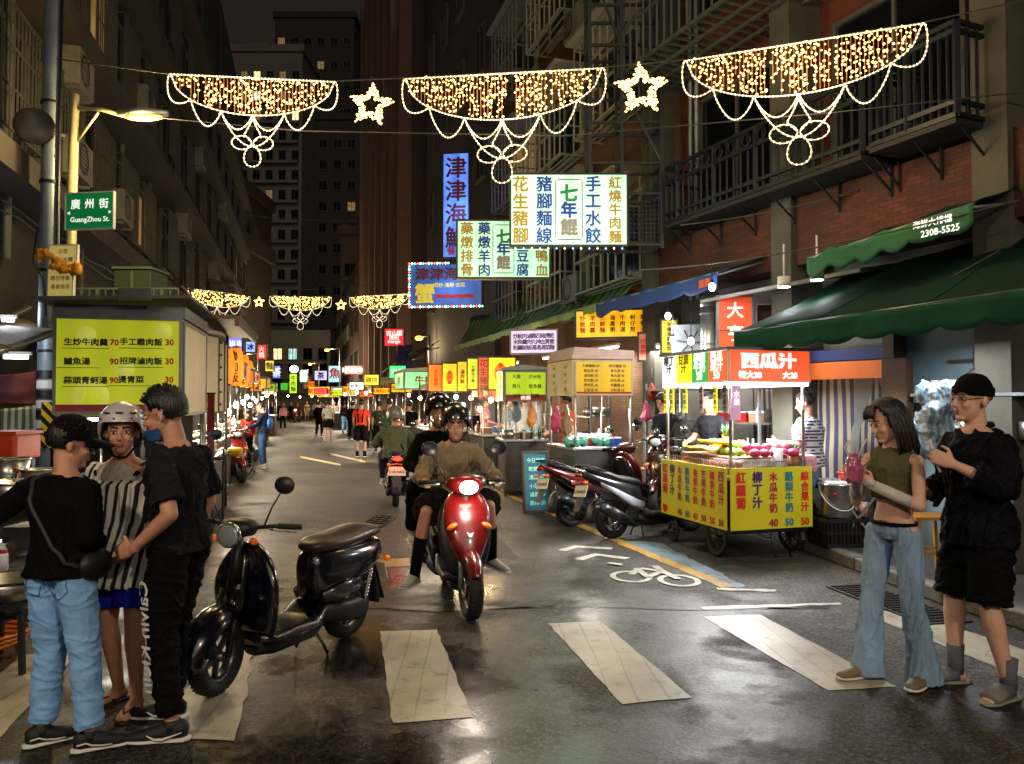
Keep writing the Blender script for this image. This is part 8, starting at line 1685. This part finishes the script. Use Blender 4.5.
# --- rider and passenger on the red scooter
fr = G(470, 619); hz_ = R(193); rloc = V((fr.x, fr.y, 0))-Rz(hz_).to_3x3() @ V((0, 1.22, 0))
scooter('scooter', 'red scooter with a glowing headlight ridden towards the viewer by two people', rloc, hz_, 'modern', paint('deep_red_gloss', '5c070a', .28), lit=True, lean=.0, steer=.05)
ride = dict(pelvis=(0, 0, .0), neck=(0, .14, .50), head=(0, .20, .64), shR=(.175, .11, .41), shL=(-.175, .11, .41), elR=(.31, .25, .20), elL=(-.31, .25, .20), wrR=(.30, .50, .20), wrL=(-.30, .50, .20), hipR=(.09, .03, .0), hipL=(-.09, .03, 0), knR=(.20, .44, .0), knL=(-.20, .44, 0), anR=(.19, .42, -.42), anL=(-.19, .42, -.42), toeR=(.05, 1, 0), toeL=(-.05, 1, 0))
grip = (dict(d=(0, 1, -.1), n=(0, -.2, -1), curl=75), dict(d=(0, 1, -.1), n=(0, -.2, -1), curl=75))
def on_seat(loc, rz, y, z): return V(loc)+Rz(rz).to_3x3() @ V((0, y, z))
rj = dict(ride); rj.update(anR=(.36, .25, -.62), knR=(.27, .34, -.08), toeR=(.5, .8, 0), anL=(-.30, .30, -.50), knL=(-.25, .42, -.04), toeL=(-.5, .8, -.1))
r6, j6, M6 = person('rider in a beige shirt, shorts and open dark helmet steering the red scooter', on_seat(rloc, hz_, .30, .82), hz_, 1.68, rj, dict(mat=C_BEIGE, sleeve='long', hem=-.10, loose=.03, body=.02, srad=.026, amp=.012, name='shirt'), dict(mat=cloth('dark_shorts', '1c1a18'), len='knee', loose=.03, hemr=.01, name='shorts'), dict(mat=mat('pale_sneaker', '9a9a90', .6)), hair='short', head=(-8, -6), vox=.009, hands=grip, extra=lambda root, j, s, Mh, spn: [MB().tube([j['an'+q]-V((0, 0, .02)), lerp(j['an'+q], j['kn'+q], .3), lerp(j['an'+q], j['kn'+q], .6)], [.043, .052, .062], 14).build('sock', C_BLACK, root) for q in 'LR'])
helmet(r6, M6, paint('dark_helmet', '1c1814', .2), scale=1.12)
pj = dict(ride); pj.update(head=(-.0, .15, .66), neck=(0, .10, .52), wrR=(.18, .35, .12), wrL=(-.18, .35, .12), elR=(.30, .14, .16), elL=(-.30, .14, .16), anR=(.30, .30, -.45), knR=(.30, .40, -.02), anL=(-.30, .30, -.45), knL=(-.30, .40, -.02))
r7, j7, M7 = person('passenger in a dark top and large black helmet sitting behind the beige rider', on_seat(rloc, hz_, -.16, .92)+V((-.09, 0, 0)), hz_+R(6), 1.62, pj, dict(mat=C_BLACK, sleeve='long', name='jacket'), dict(mat=C_BLACK, len='long', name='trousers'), dict(mat=MATS['pale_sneaker']), hair='short', head=(-10, 0), vox=.01)
helmet(r7, M7, paint('black_helmet', '0c0c0e', .15), scale=1.15)
# --- rider going away
ar = G(388, 508); az = R(10); aloc = V((ar.x+.08, ar.y+.2, 0))
scooter('scooter', 'scooter with glowing red tail light ridden away up the street', aloc, az, 'modern', paint('silver_purple', '3c3844'), tail=True, lean=.03)
light('tail_glow', on_seat(aloc, az, -.55, .8), 2.0, (1, .08, .04), .04)
r8, j8, M8 = person('rider in a grey green jacket and pale helmet riding away up the street', on_seat(aloc, az, .16, .78), az, 1.66, ride, dict(mat=cloth('sage_cloth', '5a604c'), sleeve='long', loose=.03, body=.03, srad=.028, amp=.012, name='jacket'), dict(mat=cloth('purple_cloth', '2c2440'), len='long', name='trousers'), dict(mat=MATS['pale_sneaker']), hair='short', head=(5, 0), vox=.011, hands=grip)
helmet(r8, M8, mat('pale_helmet', '6c6c5c', .3, var=.1, coat=.6), scale=1.1)
b = MB(); b.tube([V((-.15, .12, .47)), V((-.02, -.0, .36)), V((.12, -.10, .14)), V((.15, -.08, .04))], [(.014, .004)]*4, 6, side=(1, 0, .5)); b.build('bag_strap', C_BLACK, r8)
# --- pedestrians
def ped(px, py, rz, H, lab, top, bot, shoes=None, J=None, hair='short', fem=False, vox=.014, head=(0, 0), **k):
    g = G(px, py); walk = dict(anR=(.09, .16, .10), knR=(.09, .15, .49), anL=(-.09, -.18, .10), knL=(-.09, .0, .48))
    if J == 'walk': J = walk
    return person(lab, (g.x, g.y, k.pop('z', 0)), rz, H, J, top, bot, shoes or dict(mat=SHOEB), hair, head=head, vox=vox, female=fem, face=g.y < 14, **k)
ped(409, 462, R(-5), 1.68, 'man in a plain black t-shirt standing at the white framed stall', dict(mat=C_BLACK), dict(mat=C_BLACK))
def vest_x(root, j, s, Mh, spn):
    b = MB()
    for sg in (-1, 1): b.tube([spn(.95)+V((sg*.09, .08, 0)), spn(.97)+V((sg*.09, -.06, .01)), spn(.6)+V((sg*.07, -.14, 0)), spn(.2)+V((sg*.06, -.13, 0))], [(.02, .006)]*4, 6, side=(1, 0, 0))
    b.build('shoulder_strap', C_BLACK, root)
ped(361, 457, R(0), 1.72, 'man in an orange red top with black straps and black shorts seen from behind', dict(mat=C_ORNG), dict(mat=C_BLACK, len='knee', loose=.03), dict(mat=C_BLACK, kind='boot'), extra=vest_x)
def gx(root, j, s, Mh, spn):
    tb = MB(); put_text(tb, 'SAN JOSE', 0, 0, .085, 0, .03, fn=lambda x, z: (-x, -.165-.0+.9*x*x, 1.24+z)); tb.build('lettering', SOLE, root)
g_ = ped(389, 462, R(8), 1.74, 'broad man in a dark green t-shirt with white lettering and black shorts', dict(mat=C_GREEN, sleeve='short', loose=.04, body=.03), dict(mat=C_BLACK, len='knee', loose=.03), dict(mat=MATS['grey_sandal'], kind='slide'), J=dict(anR=(.14, 0, .085), anL=(-.14, 0, .085)), extra=gx, build=1.12)
ped(379, 452, R(20), 1.66, 'person in dark clothes walking just left of the green shirted man', dict(mat=cloth('dull_green', '2c3424')), dict(mat=C_BLACK))
ped(328, 441, R(0), 1.70, 'walker in a grey white sleeveless top and black shorts', dict(mat=C_WHITE), dict(mat=C_BLACK, len='mid', loose=.03), dict(mat=MATS['pale_sneaker']), J='walk')
ped(319, 437, R(0), 1.68, 'walker in black just left of the grey white top', dict(mat=C_BLACK, sleeve='long'), dict(mat=C_BLACK), J='walk', vox=.018)
ped(283, 430, R(180), 1.60, 'woman in a pale pink blouse and black trousers walking towards the viewer', dict(mat=C_PINK, sleeve='long'), dict(mat=C_BLACK), J='walk', fem=True, hair='long', vox=.018)
ped(272, 429, R(180), 1.66, 'person in a dark jacket walking beside the pink bloused woman', dict(mat=cloth('slate_cloth', '202430'), sleeve='long'), dict(mat=cloth('grey_trousers', '34343a')), J='walk', vox=.018)
EXTRA = [(250, 436, 1.62, C_GREY, C_CHAR, 'walker in grey on the left side beyond the shopping woman'), (256, 430, 1.7, C_WHITE, C_JEAN, 'walker in a white top and jeans far on the left side'), (278, 422, 1.66, C_CHAR, C_BLACK, 'far dark walker behind the pink bloused woman'), (298, 417, 1.7, C_WHITE, C_BLACK, 'tiny walker in white at the street end'), (323, 420, 1.7, C_GREY, C_BROWN, 'tiny walker in grey near the far right stalls'), (329, 424, 1.64, C_PINK, C_BLACK, 'far walker in pink near the right stalls'), (352, 440, 1.66, C_NAVY, C_BLACK, 'walker in navy close to the yellow signed stall'), (371, 446, 1.62, C_BEIGE, C_CHAR, 'walker in beige between the orange and green topped men'), (340, 424, 1.68, C_ORNG, C_BLACK, 'far walker in orange among the right stalls'), (269, 418, 1.66, C_BLUE, C_BLACK, 'tiny walker in blue on the far left'), (243, 447, 1.64, C_OLIVE, C_BLACK, 'person in olive standing between the left counters')]
for i, (px, py, H, tm, bm, lb) in enumerate(EXTRA+[(307, 421, 1.7, C_BEIGE, C_BEIGE, 'distant walker all in beige near the far headlight'), (315, 420, 1.68, cloth('lilac_cloth', '8478a0'), C_BLACK, 'distant walker in a lilac top right of the beige one'), (291, 421, 1.6, C_BLACK, C_CHAR, 'distant dark walker left of the far red scooter'), (262, 424, 1.65, cloth('maroon_cloth', '5c1c20'), C_BLACK, 'distant walker in maroon beyond the shopping woman'), (334, 428, 1.7, C_BEIGE, C_BROWN, 'walker in a tan jacket passing the yellow signed stall'), (345, 433, 1.66, C_CHAR, C_JEAN, 'walker in charcoal and jeans beside the yellow signed stall')]):
    ped(px, py, R(180*(i % 2)), H, lb, dict(mat=tm, sleeve='long'), dict(mat=bm), J='walk', vox=.022)
fs_ = G(299, 422); scooter('scooter', 'distant red scooter with a lit headlight coming down the street', V((fs_.x, fs_.y, 0)), R(180), 'modern', paint('red_gloss', '8c0a0e'), lit=True)
person('distant rider in a red jacket on the far red scooter', on_seat((fs_.x, fs_.y, 0), R(180), .25, .8), R(180), 1.65, ride, dict(mat=cloth('red_cloth', '8c1c18'), sleeve='long'), dict(mat=C_BLACK), dict(mat=SHOEB), vox=.02, face=False)
# shopping woman at the left stall
ped(263, 468, R(95), 1.66, 'woman with ponytail, black and blue jacket and jeans shopping at the left stall', dict(mat=cloth('black_blue', '141c2c'), sleeve='long', loose=.03), dict(mat=cloth('dark_jeans', '2c4668')), dict(mat=MATS['pale_sneaker']), J=dict(elR=(.22, .12, 1.12), wrR=(.15, .36, 1.05), elL=(-.22, .12, 1.12), wrL=(-.15, .36, 1.05), head=(0, .07, 1.56)), hair='bun', fem=True, head=(0, -18))
b = MB(); b.ell((0, 0, 0), (.06, .17, .16), n=12); o = tag(remesh(b, 'handbag', mat('bright_blue_bag', '1c5ca8', .5, var=.15), None, .012, 1), 'bright blue bag on the hip of the shopping woman', 'bag'); o.location = V(G(265, 468))+V((.16, -.12, 1.12)); MB().tube([(0, -.1, .12), (-.04, -.02, .34), (-.02, .1, .12)], .01, 6).build('strap', BLUEP, o)
ped(247, 468, R(60), 1.5, 'person in a red top bending over the counter behind the shopping woman', dict(mat=cloth('red_cloth', '8c1c18'), sleeve='long'), dict(mat=C_BLACK), vox=.016)
# diners and cooks behind the right stalls
DIN = [(onf(3.2, .9), 40, C_CHAR, 'cook in charcoal behind the parked scooters near the steel rack'), (onf(1.9, 1.1), 120, C_CHAR, 'cook in charcoal standing under the wall fan'), (on2(1.0, 1.4), 100, C_ORNG, 'customer in orange behind the lime menu stall'), (on2(3.0, 1.5), -60, C_BEIGE, 'cook in beige under the pale lilac menu'), (on2(4.4, 1.3), 80, C_BLACK, 'customer in black beneath the pale green awning'), (on2(6.0, 1.5), -90, C_PINK, 'customer in pink behind the lit yellow boards')]
for p_, rz__, tm, lb in DIN: person(lb, (p_.x, p_.y, .13), R(rz__), 1.64, dict(elR=(.22, .1, 1.1), wrR=(.14, .3, 1.05)), dict(mat=tm), dict(mat=C_CHAR), dict(mat=SHOEB), vox=.014, head=(0, -14), face=False)
# vendors
ped(618, 470, R(180), 1.62, 'vendor in a black printed t-shirt working behind the amber menu stall', dict(mat=C_BLACK), dict(mat=C_BLACK), J=dict(elR=(.24, .1, 1.08), wrR=(.10, .30, 1.02), elL=(-.24, .1, 1.08), wrL=(-.10, .30, 1.02), head=(0, .07, 1.56)), head=(0, -25), vox=.012, z=.0, extra=lambda root, j, s, Mh, spn: MB().box((0, .15, 1.2), (.16, .01, .06)).build('shirt_print', mat('print_blue', '406090', .7), root))
ped(478, 470, R(170), 1.60, 'woman with tied black hair and black top behind the lantern stall posts', dict(mat=C_BLACK), dict(mat=C_BLACK), hair='bun', fem=True, vox=.013)
ped(30, 490, R(150), 1.58, 'vendor in a teal shirt and mask deep in the left street kitchen', dict(mat=cloth('teal_cloth', '1c6468')), dict(mat=C_BLACK), vox=.012, head=(0, -10))
vj = V((P(808, 402, 8.75).x, 8.75, .13)); PRT = mat('navy_print', '20284c', .8, var=0)
nt = PRT.node_tree; vb = nt.nodes.new('ShaderNodeTexBrick'); tcc = nt.nodes.new('ShaderNodeTexCoord'); nt.links.new(tcc.outputs['Object'], vb.inputs[0]); vb.inputs['Scale'].default_value = 7; vb.inputs['Mortar Size'].default_value = .06; vb.inputs['Color1'].default_value = lin('1c2448'); vb.inputs['Color2'].default_value = lin('28305c'); vb.inputs['Mortar'].default_value = lin('a8a8a4')
mpp = nt.nodes.new('ShaderNodeMapping'); mpp.inputs['Rotation'].default_value = (PI/2, .5, 0); nt.links.new(tcc.outputs['Object'], mpp.inputs[0]); nt.links.new(mpp.outputs[0], vb.inputs[0]); nt.links.new(vb.outputs[0], nt.nodes['Principled BSDF'].inputs['Base Color'])
person('juice vendor in a navy and white patterned shirt at the right end of the cart', vj, R(68), 1.62, dict(elL=(-.22, .1, 1.1), wrL=(-.16, .34, 1.12), elR=(.22, .1, 1.1), wrR=(.16, .34, 1.08), anL=(-.10, -.16, .085), anR=(.1, .1, .085)), dict(mat=PRT, sleeve='short', hem=-.2, loose=.035, body=.03, slen=.9, name='shirt'), dict(mat=cloth('grey_blue_shorts', '5c6c7c'), len='mid', loose=.03, name='shorts'), dict(mat=mat('grey_sandal', '7c806c', .6), kind='slide'), hair='bun', head=(0, -14), vox=.010, female=False, build=1.08)
# ================================================================ lights, sky, camera
# two lamps added out of view behind the camera to light the foreground
for i, (x, y, z, pw, col) in enumerate([(-4.6, -2.2, 5.2, 740, (1, .81, .60)), (5.0, -3.0, 5.2, 680, (1, .83, .63))]):
    t = thing('street_lamp', ['street lamp standing behind the viewer on the left corner of the junction', 'street lamp standing behind the viewer on the right corner of the junction'][i], 'street lamp', (x, y, 0)); s = 1 if x < 0 else -1
    b = MB(); b.cyl((0, 0, 0), (0, 0, z), .07, .05, 12); b.build('post', GALV, t); b = MB(); b.cyl((0, 0, z), (s*1.2, 0, z), .03, n=8); b.build('arm', GALV, t)
    b = MB(); b.ell((s*1.3, 0, z-.03), (.3, .1, .05), n=14); b.build('lamp_lens', mat('added_lamp_glass', 'fff0d0', .4, var=0, emit=8, ecol='ffe0b0'), t); light('added_front_lamp', (s*1.3, 0, z-.2), pw, col, .2, t)
# garland glow on the street
for i, (px, py, Y) in enumerate([(252, 100, 7.7), (504, 95, 7.6), (800, 80, 6.9)]): light('garland_glow', P(px, py, Y), 85, (1, .74, .42), .5)
for a, pw, col in ((P(568, 240, 9.4), 60, (.7, 1, .78)), (P(458, 210, 18.6), 20, (.35, .5, 1)), (P(447, 285, 17.6), 16, (.4, .6, 1)), (P(470, 378, 14.6), 45, (1, .6, .25))): light('sign_glow', a, pw, col, .4)
light('headlight_beam', V((rloc.x, rloc.y, 0))+Rz(hz_).to_3x3() @ V((0, 1.30, .98)), 14, (1, .88, .75), .05)
w = bpy.data.worlds.new('World'); scene.world = w; w.use_nodes = True; nt = w.node_tree; bg = nt.nodes['Background']
sky = nt.nodes.new('ShaderNodeTexSky'); sky.sky_type = 'NISHITA'; sky.sun_disc = False; sky.sun_elevation = R(-9); sky.sun_rotation = R(200)
mx = nt.nodes.new('ShaderNodeMix'); mx.data_type = 'RGBA'; mx.blend_type = 'ADD'; mx.inputs[0].default_value = 1; mx.inputs[7].default_value = (.14, .108, .078, 1)
nt.links.new(sky.outputs[0], mx.inputs[6]); nt.links.new(mx.outputs[2], bg.inputs[0]); bg.inputs[1].default_value = .1
city_glow_fill = light('city_glow_fill', (0, 0, 30), .30, (1, .86, .72), typ='SUN', r=.1); city_glow_fill.data.angle = R(40); city_glow_fill.rotation_euler = (R(64), 0, R(14))  # weak soft sun lamp added as fill, standing in for city glow
cam = bpy.data.cameras.new('camera'); co = bpy.data.objects.new('camera', cam); COL.objects.link(co); co.location = (0, 0, CAMZ); co.rotation_euler = (PI/2+PITCH, 0, 0)
cam.sensor_width = 36; cam.lens = 36*F/1024; cam.clip_end = 2000; cam.clip_start = .05; scene.camera = co
scene.render.engine = 'CYCLES'; scene.view_settings.view_transform = 'Standard'; scene.view_settings.look = 'None'; scene.view_settings.exposure = 0.3; scene.view_settings.gamma = 1
cy = scene.cycles; cy.use_denoising = True; cy.denoiser = 'OPENIMAGEDENOISE'; cy.max_bounces = 6; cy.diffuse_bounces = 3; cy.glossy_bounces = 4; cy.transparent_max_bounces = 12; cy.sample_clamp_indirect = 4; cy.sample_clamp_direct = 40; cy.use_light_tree = True; cy.caustics_reflective = False; cy.caustics_refractive = False
